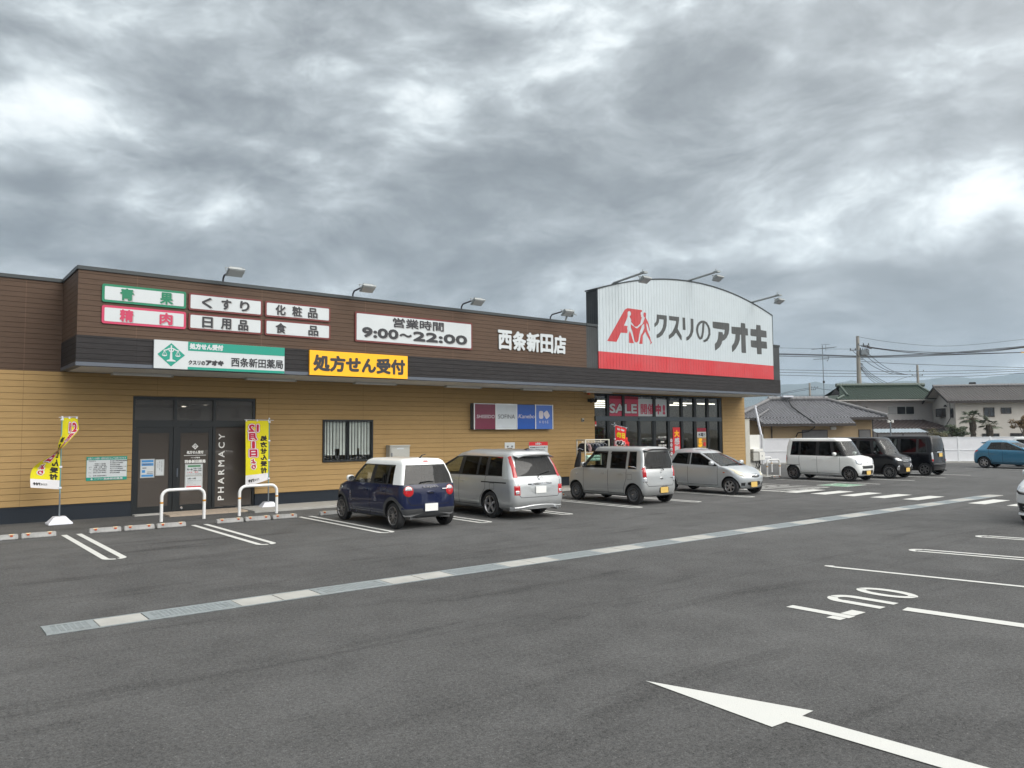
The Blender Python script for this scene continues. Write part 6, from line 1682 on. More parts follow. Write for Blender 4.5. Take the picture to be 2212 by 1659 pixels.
st_.build('frame', mat('red_plastic', lin(222, 38, 38), 0.45, var=0.06), q, bevel=0.008)

# water vending and meter boxes at the corner
t = empty('bottle_rack', (33.0, 22.35, 0)); tag(t, 'blue double rack of bottled water by the corner of the shop', 'rack')
M_BLUEP = mat('blue_panel', lin(20, 72, 140), 0.4, var=0.1); M_PALEB = mat('pale_blue_panel', lin(150, 175, 205), 0.4, var=0.12)
MB().box(-0.40, 0.44, 0.0, 0.35, 0.45, 1.64).build('case', M_BLUEP, t, bevel=0.01)
for x in (-0.36, 0.05):
    f_ = MB().box(x, x + 0.30, -0.012, 0, 1.20, 1.58); o = f_.build('window', M_PALEB, t, bevel=0.01)
    m_ = MB(); flat(m_, Plane((0, -0.013, 0)), [(x + 0.15 + 0.075 * math.cos(a), 1.47 + 0.06 * math.sin(a)) for a in [k * math.pi / 8 for k in range(16)]], 0.002); m_.build('badge', M_SWHITE, o, fixn=False)
    for k in range(5): MB().box(x + 0.02 + 0.055 * k, x + 0.06 + 0.055 * k, -0.02, -0.012, 1.21, 1.38).build('bottle_slot', mat('water_bottle', lin(120, 150, 185), 0.2, coat=0.5), o)
t = empty('meter_box', (32.95, 22.15, 0)); tag(t, 'white electric meter box on a post in front of the blue rack', 'meter box')
M_WBOX = mat('white_box_paint', (0.66, 0.66, 0.63), 0.5, var=0.05)
MB().box(-0.45, 0.0, -0.10, 0.12, 0.62, 1.03).build('side_box', M_CABG, t, bevel=0.01); MB().box(0.0, 0.45, -0.14, 0.12, 0.64, 1.03).build('case', M_WBOX, t, bevel=0.01); MB().box(-0.46, 0.36, -0.12, 0.12, 1.06, 1.19).build('top_unit', M_WBOX, t, bevel=0.01)
MB().box(0.19, 0.24, -0.146, -0.14, 0.82, 0.88).build('lock', M_EDGE, t)
cb_ = MB()
for k in range(5):
    x = -0.12 + 0.09 * k; cb_.tube([(x, 0, 0.64), (x + 0.08 * math.sin(k), -0.05, 0.42), (x - 0.06, 0.02, 0.2), (x + 0.03, 0, 0.0)], 0.018, 6)
cb_.build('cables', M_RUBBER, t, smooth=60)
MB().box(-0.5, 0.42, 0.12, 0.18, 0.0, 1.88).build('back_panel', M_WBOX, t)

# ------------------------------------------------------------------ floodlights
M_FLOOD = mat('weathered_aluminium', (0.30, 0.32, 0.32), 0.5, 0.4, var=0.2, vscale=14)
M_FGLASS = mat('flood_glass', (0.40, 0.43, 0.45), 0.15, 0.2, coat=0.8, var=0.1)
def flood_head(t, c, tilt, s=1.0):
    rt = Matrix.Rotation(tilt, 3, 'X')
    P = lambda x, y, z: tuple(Vector(c) + rt @ Vector((x * s, y * s, z * s)))
    def bx(mb, x0, x1, y0, y1, z0, z1):
        vs = [P(x, y, z) for z in (z0, z1) for y in (y0, y1) for x in (x0, x1)]
        mb.add(vs, [(0, 2, 3, 1), (4, 5, 7, 6), (0, 1, 5, 4), (2, 6, 7, 3), (0, 4, 6, 2), (1, 3, 7, 5)])
    h = MB(); bx(h, -0.20, 0.20, -0.14, 0.14, 0.0, 0.05); bx(h, -0.15, 0.15, -0.10, 0.10, 0.05, 0.11)
    for k in range(5): bx(h, -0.14 + 0.065 * k, -0.125 + 0.065 * k, -0.10, 0.10, 0.11, 0.135)
    ho = h.build('lamp_head', M_FLOOD, t, bevel=0.004)
    g_ = MB(); bx(g_, -0.18, 0.18, -0.12, 0.12, -0.012, 0.0); g_.build('lamp_glass', M_FGLASS, ho)
    y_ = MB(); y_.tube([P(-0.22, 0, 0.03), P(-0.22, 0.02, 0.17), P(0.22, 0.02, 0.17), P(0.22, 0, 0.03)], 0.012 * s, 6); y_.build('bracket', M_FLOOD, t)
    MB().tube([P(0.05, 0.05, 0.12), P(0.20, 0.02, 0.24), P(0.26, -0.02, 0.16), P(0.20, 0.05, 0.06)], 0.008 * s, 5).build('cable', M_FLOOD, t, smooth=60)
fl = ['above the くすり sign', 'above the hours sign, at its left edge', 'above the right edge of the hours sign', 'beside the arched gable']
for i, x in enumerate((6.44, 10.10, 13.88, 17.63)):
    t = empty('floodlight', (x, YF + 0.10, 5.97)); tag(t, 'floodlight on a bent arm on the parapet ' + fl[i], 'floodlight', 'floodlights along the parapet')
    MB().tube([(0, 0, 0), (0, -0.02, 0.10), (0, -0.10, 0.17), (0, -0.78, 0.22)], 0.025, 8).build('arm', mat('dark_steel_tube', (0.10, 0.10, 0.115), 0.5, 0.4), t, smooth=60)
    flood_head(t, (0.02, -0.88, 0.10), R(-32))
t = empty('floodlight', (18.35, YF + 0.12, 5.97)); tag(t, 'upward floodlight pair on a short stand beside the gable', 'floodlight')
MB().tube([(0, 0, 0), (0.05, -0.05, 0.22)], 0.035, 8).box(-0.08, 0.08, -0.06, 0.06, 0.0, 0.03).build('stand', M_FLOOD, t)
flood_head(t, (0.10, -0.10, 0.30), R(118), 0.9)
fl = ['over the left end of the arched gable', 'over the middle of the arched gable', 'over the right end of the arched gable']
for i, x in enumerate((20.95, 25.25, 29.52)):
    z = ZA(x) + 0.05
    t = empty('gable_floodlight', (x, yg + 0.35, z)); tag(t, 'grey floodlight on a long straight arm ' + fl[i], 'floodlight', 'long-armed floodlights on the gable')
    MB().tube([(0, 0, -0.02), (0, -0.10, 0.03), (0, -1.55, 0.17)], 0.042, 10).build('arm', M_FLOOD, t, smooth=60)
    MB().box(-0.10, 0.10, -1.70, -1.50, 0.14, 0.20).tube([(0, -1.55, 0.17), (0, -1.55, 0.30)], 0.018, 6).build('joint', M_FLOOD, t)
    flood_head(t, (0.05, -1.62, -0.12), R(-30), 1.1)
def wiper(root, hit, d, pts, L):
    P = [hit(d, *q) for q in pts]
    MB().tube([p[0] - p[2] * 0.022 for p in P], [0.012, 0.010, 0.007][:len(P)] if len(P) == 3 else 0.009, 6).build('wiper', M_TRIM, root, smooth=60)

def d_lapin(root, S, patch, seam, hit):
    for sy in (1, -1):
        y = sy * 0.53
        dn = 'rlt' if sy > 0 else 'rrt'
        o = patch('tail_lamp', 'rear', lamp_disc(y, 0.815, 0.115), M_RED, 0.010, 0)
        patch('lamp_bezel', 'rear', lamp_disc(y, 0.815, 0.127), M_TRIM, 0.004, 0, parent=root)
        patch('clear_lens', 'rear', [(y + 0.095 * math.cos(a), 0.825 + 0.095 * math.sin(a)) for a in [math.pi * k / 14 for k in range(15)]], M_CLEAR, 0.014, 0, parent=o)
    plate(root, hit, 'rear', 0.0, 0.46, M_PLATE_W)
    patch('plate_recess', 'rear', rect(-0.20, 0.20, 0.35, 0.57), P_NAVY, 0.004, 1)
    patch('brake_lamp', 'rear', rect(-0.07, 0.07, 1.435, 1.465), M_RED, 0.006, 1)
    patch('tailgate_handle', 'rear', rect(-0.11, 0.10, 0.74, 0.82), P_NAVY, 0.016, 2)
    patch('tailgate_handle', 'rear', rect(-0.08, 0.07, 0.755, 0.785), M_LINER, 0.019, 1)
    mb = MB(); x = hit('rear', 0, 0.88)[0].x - 0.012
    text(mb, Plane((x, 0, 0.872), u=(0, -1, 0), v=(0, 0, 1), n=(-1, 0, 0)), 'Lapin', (-0.19, 0.19, 0.0, 0.055), 0.003)
    mb.build('badge', M_ALLOY, root, fixn=False)
    bar(root, 'badge', (x + 0.004, -0.30, 0.845), (x + 0.004, -0.42, 0.845), 0.010, M_CHROME)
    wiper(root, hit, 'rear', [(0.24, 1.0), (0.05, 1.02), (-0.12, 1.01)], 0.3)
    # grey cladding round the wheel arches and along the bumper
    for d in ('left', 'right'):
        for ax in (S['ro'], S['ro'] + S['wb']):
            mb = MB(); sg = 1 if d == 'left' else -1
            for k in range(24):
                P = []
                for kk in (k, k + 1):
                    a = R(-12 + 204 * kk / 24)
                    for rr in (S['wr'] + 0.040, S['wr'] + 0.115):
                        u, v = ax + rr * math.cos(a), S['wr'] + 0.01 + rr * math.sin(a)
                        h = hit(d, u, max(v, 0.24))[0]
                        P.append(Vector((u, h.y + sg * 0.012, v)))
                mb.poly([P[0], P[1], P[3], P[2]])
            mb.build('arch_cladding', M_DARKTRIM, root, smooth=60)
    ant = MB().tube([(0.52, -0.02, 1.50), (0.40, -0.02, 1.58), (0.26, -0.02, 1.60)], [0.02, 0.012, 0.008], 6)
    ant.build('aerial', M_TRIM, root, smooth=60)
    for sy in (1, -1):
        patch('headlamp', 'front', lamp_disc(sy * 0.52, 0.72, 0.10), M_CLEAR, 0.012, 0)
        patch('indicator', 'left' if sy > 0 else 'right', lamp_disc(2.82, 0.80, 0.028, 10), M_CLEAR, 0.01, 0)

COMMON_BLACK = dict(pillar_a=M_TRIM)
LAPIN = dict(low_bumper=True, boxy=0.6, rcg=0.55, L=3.395, W=1.475, H=1.525, wb=2.46, ro=0.43, wr=0.285, paint=P_NAVY, roof=P_WHITE, pillar_rear=P_WHITE, pillar_a=M_TRIM,
    xc=2.62, zc=0.97, xwt=2.17, zt=1.375, zb=0.94, zbr=0.955, zh=0.84, xrb=0.06, xrt=0.20, nose=0.09, rcr=0.16, rcf=0.30, tumble=0.13, rubber=0.02,
    bx=[0.30, 0.46, 0.70, 0.74, 1.36, 1.48, 2.32], rx=[0.38, 0.54, 0.73, 0.77, 1.34, 1.46, 1.92], cells=['pr', 'g1', 'pb1', 'g1', 'pb2', 'g2'],
    doors=[('rear', 0.70, 1.36), ('rear', 1.36, 1.42), ('front', 1.48, 2.32)], handles=[0.86, 1.62], handle_m=P_NAVY, mirror_m=P_WHITE, rim=('ten', M_GUNMETAL, 0.70),
    glass={'g1': glass_mat('half_tint_glass', (0.16, 0.18, 0.17), 1.1), 'g2': G_CLEAR, 'rear_window': G_DARK}, sill_m=M_DARKTRIM, detail=d_lapin)
LAPIN['doors'] = [('rear', 0.70, 1.42), ('front', 1.42, 2.34)]

def d_isis(root, S, patch, seam, hit):
    for sy in (1, -1):
        dn = 'rlt' if sy > 0 else 'rrt'
        patch('tail_lamp', 'rear', [(sy * 0.63, 0.99), (sy * 0.735, 0.99), (sy * 0.665, 1.50), (sy * 0.60, 1.50)], M_RED, 0.012, 0)
        o = patch('bumper_lamp', 'rear', rect(sy * 0.60, sy * 0.755, 0.58, 0.80), M_RED, 0.008, 0)
        patch('clear_lens', 'rear', rect(sy * 0.62, sy * 0.735, 0.60, 0.69), M_CLEAR, 0.012, 0, parent=o)
    patch('plate_recess', 'rear', [(-0.36, 0.80), (0.36, 0.80), (0.25, 0.60), (-0.25, 0.60)], P_ISIS, 0.004, 1)
    plate(root, hit, 'rear', 0.0, 0.69, M_PLATE_W)
    patch('garnish', 'rear', rect(-0.37, 0.37, 0.80, 0.865), M_CHROME, 0.022, 1)
    mb = MB(); p = hit('rear', 0, 0.95)[0]; x = p.x - 0.014
    for a0, ra, rb in ((0, 0.062, 0.045), (0, 0.022, 0.044), (0.018, 0.046, 0.018)):
        mb.tube([(x, ra * math.cos(t), 0.955 + a0 + rb * math.sin(t)) for t in [2 * math.pi * k / 20 for k in range(21)]], 0.006, 5, cap=False)
    mb.build('emblem', M_CHROME, root, smooth=60)
    wiper(root, hit, 'rear', [(0.05, 0.99), (-0.02, 1.06), (-0.42, 1.13)], 0.4)
    sm = MB()
    for d in ('left', 'right'):
        seam(sm, d, [(0.32, 0.865), (1.30, 0.865)], 0.028, 0.004)
        seam(sm, d, rect(0.78, 0.96, 0.70, 0.84) + [(0.78, 0.70)], 0.008)
    sm.build('slide_rail', M_LINER, root, fixn=False)
    sp = MB()
    sp.grid(lambda u, v: (0.40 - 0.24 * v, (u - 0.5) * 1.18 * (1 - 0.04 * v), 1.575 - 0.06 * v - 0.05 * (2 * u - 1) ** 4), 12, 4)
    sp.grid(lambda u, v: (0.16 + 0.06 * v, (u - 0.5) * 1.13, 1.515 - 0.03 * v - 0.05 * (2 * u - 1) ** 4), 12, 2)
    sp.build('spoiler', P_ISIS, root, smooth=50)
    sk = MB()
    for k in range(24):
        P = []
        for q in (k, k + 1):
            y = -0.80 + 1.6 * q / 24; zt_ = 0.30 + 0.045 * math.cos(min(1, abs(y) / 0.62) * math.pi / 2)
            x = hit('rear', y, max(zt_, 0.26))[0].x - 0.006
            P += [(x, y, zt_), (x - 0.012, y, zt_ - 0.018), (x + 0.02, y, 0.235 - 0.03 * max(0, abs(y) - 0.55) / 0.25)]
        sk.poly([P[0], P[1], P[4], P[3]]); sk.poly([P[1], P[2], P[5], P[4]])
    sk.build('skirt', P_ISIS, root, smooth=50)
    MB().tube([(0.28, -0.52, 0.235), (-0.02, -0.52, 0.225)], 0.035, 12).build('exhaust_pipe', M_CHROME, root, smooth=60)
    MB().tube([(0.62, 0, 1.63), (0.52, 0, 1.665), (0.42, 0, 1.66)], [0.02, 0.016, 0.006], 6).build('aerial', M_TRIM, root, smooth=60)
    for sy in (1, -1):
        patch('headlamp', 'front', [(sy * 0.40, 0.62), (sy * 0.70, 0.66), (sy * 0.70, 0.78), (sy * 0.42, 0.70)], M_CLEAR, 0.012, 1)

ISIS = dict(L=4.635, W=1.695, H=1.64, wb=2.785, ro=0.97, wr=0.318, paint=P_ISIS, pillar_a=M_TRIM,
    xc=3.82, zc=1.0, xwt=2.80, zt=1.465, zb=1.0, zbr=1.015, zh=0.80, xrb=0.09, xrt=0.32, nose=0.14, rcr=0.17, rcf=0.42, tumble=0.14, roofarc=0.05, rin=-0.05,
    bx=[0.35, 0.50, 1.10, 1.17, 1.50, 1.55, 2.20, 2.32, 3.40], rx=[0.55, 0.62, 1.12, 1.19, 1.50, 1.55, 2.16, 2.27, 2.58],
    cells=['pillar', 'g1', 'pb1', 'g2', 'pb2', 'g2', 'pb3', 'g3'],
    doors=[('rear', 1.14, 2.26), ('front', 2.26, 3.40)], handles=[2.10, 2.44], rim=('five', M_ALLOY, 0.68), ww=0.2,
    glass={'g1': G_DARK, 'g2': G_DARK, 'g3': G_CLEAR}, seat_x=2.25, rear_x=1.3, detail=d_isis)

def d_wagon(root, S, patch, seam, hit):
    for sy in (1, -1):
        patch('lamp_bezel', 'rear', [(sy * 0.545, 0.63), (sy * 0.705, 0.63), (sy * 0.685, 1.08), (sy * 0.565, 1.08)], M_CHROME, 0.004, 0)
        o = patch('tail_lamp', 'rear', [(sy * 0.56, 0.77), (sy * 0.695, 0.77), (sy * 0.672, 1.065), (sy * 0.58, 1.065)], M_RED, 0.010, 0)
        patch('clear_lens', 'rear', rect(sy * 0.565, sy * 0.685, 0.645, 0.765), M_CLEAR, 0.010, 0, parent=o)
    plate(root, hit, 'rear', -0.10, 0.40, M_PLATE_Y)
    patch('plate_recess', 'rear', rect(-0.33, 0.10, 0.30, 0.51), M_DARKTRIM, 0.004, 1)
    patch('tailgate_handle', 'rear', rect(-0.10, 0.05, 0.70, 0.78), P_WAGON, 0.014, 2)
    patch('tailgate_handle', 'rear', rect(-0.08, 0.03, 0.715, 0.745), M_TRIM, 0.017, 1)
    mb = MB(); x = hit('rear', 0, 0.93)[0].x - 0.012
    ribbon(mb, Plane((x, 0, 0.93), u=(0, -1, 0), v=(0, 0, 1), n=(-1, 0, 0)), [(0.035, 0.04), (-0.02, 0.012), (0.03, -0.012), (-0.03, -0.045)], 0.016)
    x2 = hit('rear', -0.5, 0.72)[0].x - 0.012
    text(mb, Plane((x2, -0.5, 0.70), u=(0, -1, 0), v=(0, 0, 1), n=(-1, 0, 0)), 'WAGON R', (-0.08, 0.08, 0.02, 0.05), 0.002)
    mb.build('badge', M_CHROME, root, fixn=False)
    wiper(root, hit, 'rear', [(-0.12, 0.96), (-0.04, 1.07), (0.33, 1.07)], 0.3)
    sp = MB()
    sp.grid(lambda u, v: (0.30 - 0.26 * v, (u - 0.5) * 1.10, 1.60 - 0.025 * v - 0.05 * (2 * u - 1) ** 6), 14, 4)
    sp.grid(lambda u, v: (0.04 + 0.10 * v, (u - 0.5) * 1.09, 1.575 - 0.055 * v - 0.05 * (2 * u - 1) ** 6), 14, 2)
    sp.build('spoiler', P_WAGON, root, smooth=50)
    mo = MB()
    for d in ('left', 'right'):
        seam(mo, d, [(0.95, 0.46), (2.42, 0.46)], 0.03, 0.012)
        seam(mo, d, [(0.80, 0.24), (2.40, 0.24)], 0.07, 0.012)
    mo.build('side_moulding', P_WAGON, root, fixn=False)
    sm = MB()
    for d in ('left', 'right'): seam(sm, d, rect(0.48, 0.66, 0.70, 0.85) + [(0.48, 0.70)], 0.007)
    sm.build('fuel_flap', M_DARKTRIM, root, fixn=False)
    vs = MB()
    for sy in (1, -1):
        for xa, xb in ((0.74, 1.36), (1.50, 2.14)):
            for k in range(6):
                P = []
                for u in (k / 6, (k + 1) / 6):
                    for z, o in ((1.475, 0.010), (1.415, 0.035)):
                        x = lerp(xa, xb, u); h = hit('left' if sy > 0 else 'right', x, z)[0]
                        P.append((x, h.y + sy * o, z))
                vs.poly([P[0], P[1], P[3], P[2]])
    vs.build('rain_visor', glass_mat('smoked_visor', (0.05, 0.05, 0.05), 1.0), root, smooth=60)
    for sy in (1, -1):
        patch('headlamp', 'front', [(sy * 0.42, 0.66), (sy * 0.66, 0.66), (sy * 0.66, 0.84), (sy * 0.44, 0.82)], M_CLEAR, 0.012, 1)
        patch('indicator', 'left' if sy > 0 else 'right', lamp_disc(2.78, 0.80, 0.026, 10), M_CLEAR, 0.01, 0)

WAGON = dict(boxy=0.5, rcg=0.7, L=3.395, W=1.475, H=1.645, wb=2.36, ro=0.45, wr=0.278, paint=P_WAGON,
    xc=2.76, zc=1.03, xwt=2.27, zt=1.50, zb=1.0, zbr=1.0, zh=0.88, xrb=0.06, xrt=0.14, nose=0.08, rcr=0.13, rcf=0.26, tumble=0.10, rin=0.02,
    bx=[0.27, 0.33, 0.66, 0.74, 1.36, 1.50, 2.46], rx=[0.32, 0.38, 0.66, 0.74, 1.36, 1.50, 2.00], cells=['pillar', 'g1', 'pillar2', 'g2', 'pillar3', 'g3'],
    doors=[('rear', 0.70, 1.43), ('front', 1.43, 2.46)], handles=[0.92, 1.62], rim=('steel', M_STEEL, 0.68),
    glass={'g1': G_DARK, 'g2': G_DARK, 'g3': G_CLEAR}, pillar_a=M_TRIM, detail=d_wagon)

def d_mira(root, S, patch, seam, hit):
    L = S['L']
    for sy in (1, -1):
        dn = 'fl' if sy > 0 else 'fr'
        q = sy
        patch('headlamp', 'front', [(q * 0.36, 0.60), (q * 0.58, 0.60), (q * 0.70, 0.72), (q * 0.72, 0.86), (q * 0.64, 0.84), (q * 0.45, 0.72)], M_AGED, 0.014, 1)
        patch('lamp_bezel', 'front', lamp_disc(q * 0.52, 0.66, 0.05, 14), M_CLEAR, 0.020, 0)
        patch('air_vent', 'front', [(q * 0.44, 0.30), (q * 0.57, 0.31), (q * 0.59, 0.40), (q * 0.44, 0.41)], M_TRIM, 0.006, 0)
        patch('indicator', 'left' if sy > 0 else 'right', [(2.62, 0.71), (2.70, 0.70), (2.72, 0.73), (2.64, 0.74)], M_AMBER, 0.01, 1)
    patch('grille', 'front', [(-0.30, 0.685), (0.30, 0.685), (0.25, 0.58), (0.0, 0.545), (-0.25, 0.58)], M_CHROME, 0.014, 1)
    patch('grille', 'front', [(-0.26, 0.635), (-0.06, 0.635), (0, 0.60), (0.06, 0.635), (0.26, 0.635), (0.21, 0.585), (0, 0.56), (-0.21, 0.585)], M_TRIM, 0.020, 0)
    patch('lower_intake', 'front', [(-0.36, 0.44), (0.36, 0.44), (0.34, 0.30), (-0.34, 0.30)], M_TRIM, 0.006, 1)
    mb = MB(); x = hit('front', 0, 0.635)[0].x + 0.026
    mb.tube([(x, 0.045 * math.cos(t), 0.637 + 0.036 * math.sin(t)) for t in [2 * math.pi * k / 18 for k in range(19)]], 0.006, 5, cap=False)
    mb.tube([(x, 0.03, 0.652), (x, -0.012, 0.637), (x, -0.026, 0.62)], 0.007, 5)
    mb.build('emblem', M_CHROME, root, smooth=60)
    plate(root, hit, 'front', -0.13, 0.345, M_PLATE_Y)
    sm = MB()
    for d in ('left', 'right'):
        seam(sm, d, [(0.55, 0.56), (1.2, 0.48), (2.35, 0.40)], 0.02, 0.002)
    sm.build('crease', P_MIRA, root, fixn=False)
    bar(root, 'wiper', hit('top', 2.62, 0.50)[0] + Vector((0, 0, 0.02)), hit('top', 2.66, -0.10)[0] + Vector((0, 0, 0.02)), 0.009, M_TRIM)
    bar(root, 'wiper', hit('top', 2.68, 0.0)[0] + Vector((0, 0, 0.02)), hit('top', 2.58, -0.52)[0] + Vector((0, 0, 0.02)), 0.009, M_TRIM)
    tuft = MB().tube([(2.02, -0.50, 1.40), (1.62, -0.52, 1.68)], 0.004, 5)
    tuft.build('aerial', M_STEEL, root)
    for sy in (1, -1):
        patch('tail_lamp', 'rear', [(sy * 0.54, 0.62), (sy * 0.68, 0.62), (sy * 0.66, 0.92), (sy * 0.58, 0.92)], M_RED, 0.014, 1)

MIRA = dict(frontbow=0.65, L=3.395, W=1.475, H=1.47, wb=2.49, ro=0.385, wr=0.278, paint=P_MIRA, pillar_a=P_MIRA,
    xc=2.80, zc=0.93, xwt=1.93, zt=1.33, ztr=1.30, zb=0.91, zbr=0.985, zh=0.70, xrb=0.07, xrt=0.36, nose=0.10, rcr=0.18, rcf=0.32, tumble=0.17, roofarc=0.05, rin=0.0, bowf=0.16,
    bx=[0.36, 0.46, 1.16, 1.27, 1.30, 2.45], rx=[0.60, 0.62, 1.12, 1.22, 1.25, 1.60], cells=['pillar', 'g1', 'pb', 'pillar2', 'g2'],
    doors=[('rear', 0.48, 1.20), ('front', 1.20, 2.42)], handles=[0.66, 1.38], rim=('six', M_ALLOY, 0.66),
    glass={'g1': G_DARK, 'g2': glass_mat('tint_glass', (0.10, 0.11, 0.11), 1.1), 'rear_window': G_DARK}, mirror_x=2.22, seat_x=1.25, rear_x=0.55, detail=d_mira)

def van_detail(kind):
    def d(root, S, patch, seam, hit):
        for sy in (1, -1):
            if kind == 'plain':
                patch('headlamp', 'front', [(sy * 0.40, 0.69), (sy * 0.56, 0.66), (sy * 0.715, 0.72), (sy * 0.715, 0.88), (sy * 0.58, 0.88), (sy * 0.42, 0.80)], M_CLEAR, 0.012, 1)
                patch('tail_lamp', 'rear', [(sy * 0.60, 0.70), (sy * 0.735, 0.72), (sy * 0.735, 0.95), (sy * 0.64, 1.04)], M_RED, 0.012, 0)
                patch('tail_lamp', 'left' if sy > 0 else 'right', [(0.095, 0.70), (0.13, 0.78), (0.165, 0.87), (0.13, 0.97), (0.10, 1.05)], M_RED, 0.006, 0)
            elif kind == 'custom':
                patch('headlamp', 'front', [(sy * 0.34, 0.73), (sy * 0.60, 0.75), (sy * 0.725, 0.80), (sy * 0.725, 0.88), (sy * 0.52, 0.86), (sy * 0.36, 0.80)], M_CLEAR, 0.014, 1)
                patch('fog_lamp', 'front', [(sy * 0.54, 0.36), (sy * 0.64, 0.34), (sy * 0.68, 0.46), (sy * 0.62, 0.56), (sy * 0.56, 0.54)], M_CHROME, 0.010, 1)
                patch('tail_lamp', 'rear', rect(sy * 0.60, sy * 0.72, 0.75, 1.15), M_RED, 0.012, 1)
            else:
                patch('tail_lamp', 'rear', rect(sy * 0.60, sy * 0.725, 0.62, 1.05), M_CLEAR, 0.016, 1)
                patch('tail_lamp', 'rear', rect(sy * 0.61, sy * 0.715, 0.64, 0.76), M_RED, 0.022, 1)
                patch('headlamp', 'front', rect(sy * 0.45, sy * 0.70, 0.72, 0.90), M_CLEAR, 0.014, 1)
        if kind == 'plain':
            patch('upper_grille', 'front', [(-0.40, 0.51), (0.40, 0.51), (0.43, 0.63), (-0.43, 0.63)], M_TRIM, 0.010, 0)
            patch('lower_intake', 'front', rect(-0.44, 0.44, 0.28, 0.44), M_TRIM, 0.010, 0)
            for z in (0.33, 0.37): bar(root, 'grille_slat', hit('front', 0.33, z)[0] + Vector((0.014, 0, 0)), hit('front', -0.33, z)[0] + Vector((0.014, 0, 0)), 0.007, M_DARKTRIM)
            plate(root, hit, 'front', -0.06, 0.345, M_PLATE_Y)
            mb = MB(); x = hit('front', 0, 0.77)[0].x + 0.01
            mb.tube([(x, 0.05 * math.cos(t), 0.775 + 0.04 * math.sin(t)) for t in [2 * math.pi * k / 18 for k in range(19)]], 0.006, 5, cap=False)
            mb.tube([(x + 0.004, 0.02, 0.80), (x + 0.008, -0.015, 0.775), (x + 0.012, -0.02, 0.75)], 0.007, 5)
            mb.build('emblem', M_CHROME, root, smooth=60)
            sm = MB()
            for d_ in ('left', 'right'): seam(sm, d_, [(0.06, 0.615), (0.74, 0.615)], 0.022, 0.004)
            sm.build('slide_rail', M_DARKTRIM, root, fixn=False)
        elif kind == 'custom':
            for k, (z, w, t) in enumerate(((0.855, 0.37, 0.016), (0.79, 0.35, 0.018), (0.73, 0.33, 0.02))):
                P = [hit('front', w * (q / 5 - 1), z)[0] + Vector((0.014, 0, 0)) for q in range(11)]
                MB().tube(P, t, 6).build('grille_bar', M_CHROME, root, smooth=60)
            patch('grille', 'front', [(-0.36, 0.70), (0.36, 0.70), (0.38, 0.88), (-0.38, 0.88)], M_TRIM, 0.005, 0)
            patch('lower_intake', 'front', [(-0.36, 0.64), (0.36, 0.64), (0.26, 0.50), (-0.26, 0.50)], M_DARKTRIM, 0.006, 0)
            P = [hit('front', 0.36 - 0.04 * 0, 0.62)[0], hit('front', 0.26, 0.495)[0], hit('front', 0, 0.485)[0], hit('front', -0.26, 0.495)[0], hit('front', -0.36, 0.62)[0]]
            MB().tube([p + Vector((0.012, 0, 0)) for p in P], 0.012, 6).build('grille_bar', M_CHROME, root, smooth=60)
            plate(root, hit, 'front', -0.05, 0.37, M_PLATE_Y)
        else:
            patch('garnish', 'rear', rect(-0.28, 0.28, 1.02, 1.085), M_CHROME, 0.018, 1)
            plate(root, hit, 'rear', 0.0, 0.93, M_PLATE_Y)
            patch('bumper_trim', 'rear', rect(-0.62, 0.62, 0.49, 0.56), M_DARKTRIM, 0.016, 1)
            patch('bumper_trim', 'rear', rect(-0.62, 0.62, 0.23, 0.29), M_DARKTRIM, 0.016, 1)
            wiper(root, hit, 'rear', [(0.0, 1.10), (0.05, 1.14), (0.36, 1.15)], 0.3)
            MB().tube([(0.2, -0.5, 0.22), (-0.02, -0.5, 0.215)], 0.03, 10).build('exhaust_pipe', M_CHROME, root, smooth=60)
        if kind != 'box':
            bar(root, 'wiper', hit('top', 2.88, 0.5)[0] + Vector((0, 0, 0.02)), hit('top', 2.95, -0.1)[0] + Vector((0, 0, 0.02)), 0.009, M_TRIM)
            MB().tube([(2.02, -0.45, 1.70), (1.86, -0.46, 1.78)], [0.014, 0.004], 6).build('aerial', M_TRIM, root, smooth=60)
    return d

def van(paint_m, kind, H=1.75, rim=('ten', M_GUNMETAL, 0.70), **kw):
    S = dict(frontbow=0.55, boxy=0.45, rcg=0.7, L=3.395, W=1.475, H=H, wb=2.49, ro=0.43, wr=0.285, paint=paint_m,
        xc=3.0, zc=1.03, xwt=2.58, zt=H - 0.13, zb=1.0, zbr=1.03, zh=0.90, xrb=0.03, xrt=0.10, nose=0.07, rcr=0.15, rcf=0.20, tumble=0.11, rin=0.03,
        bx=[0.25, 0.30, 0.70, 0.76, 1.50, 1.60, 2.22, 2.32, 2.70], rx=[0.30, 0.36, 0.70, 0.76, 1.50, 1.60, 2.08, 2.17, 2.30],
        cells=['pillar', 'g1', 'pb1', 'g2', 'pb2', 'g3', 'pb3', 'g4'], pillar_a=M_TRIM,
        doors=[('rear', 0.73, 1.55), ('front', 1.55, 2.55)], handles=[1.42, 1.74], rim=rim, mirror_x=2.34,
        glass={'g1': G_DARK, 'g2': G_DARK, 'g3': glass_mat('tint_glass', (0.10, 0.11, 0.11), 1.1), 'g4': G_CLEAR}, seat_x=1.45, rear_x=0.6, detail=van_detail(kind))
    S.update(kw)
    return S

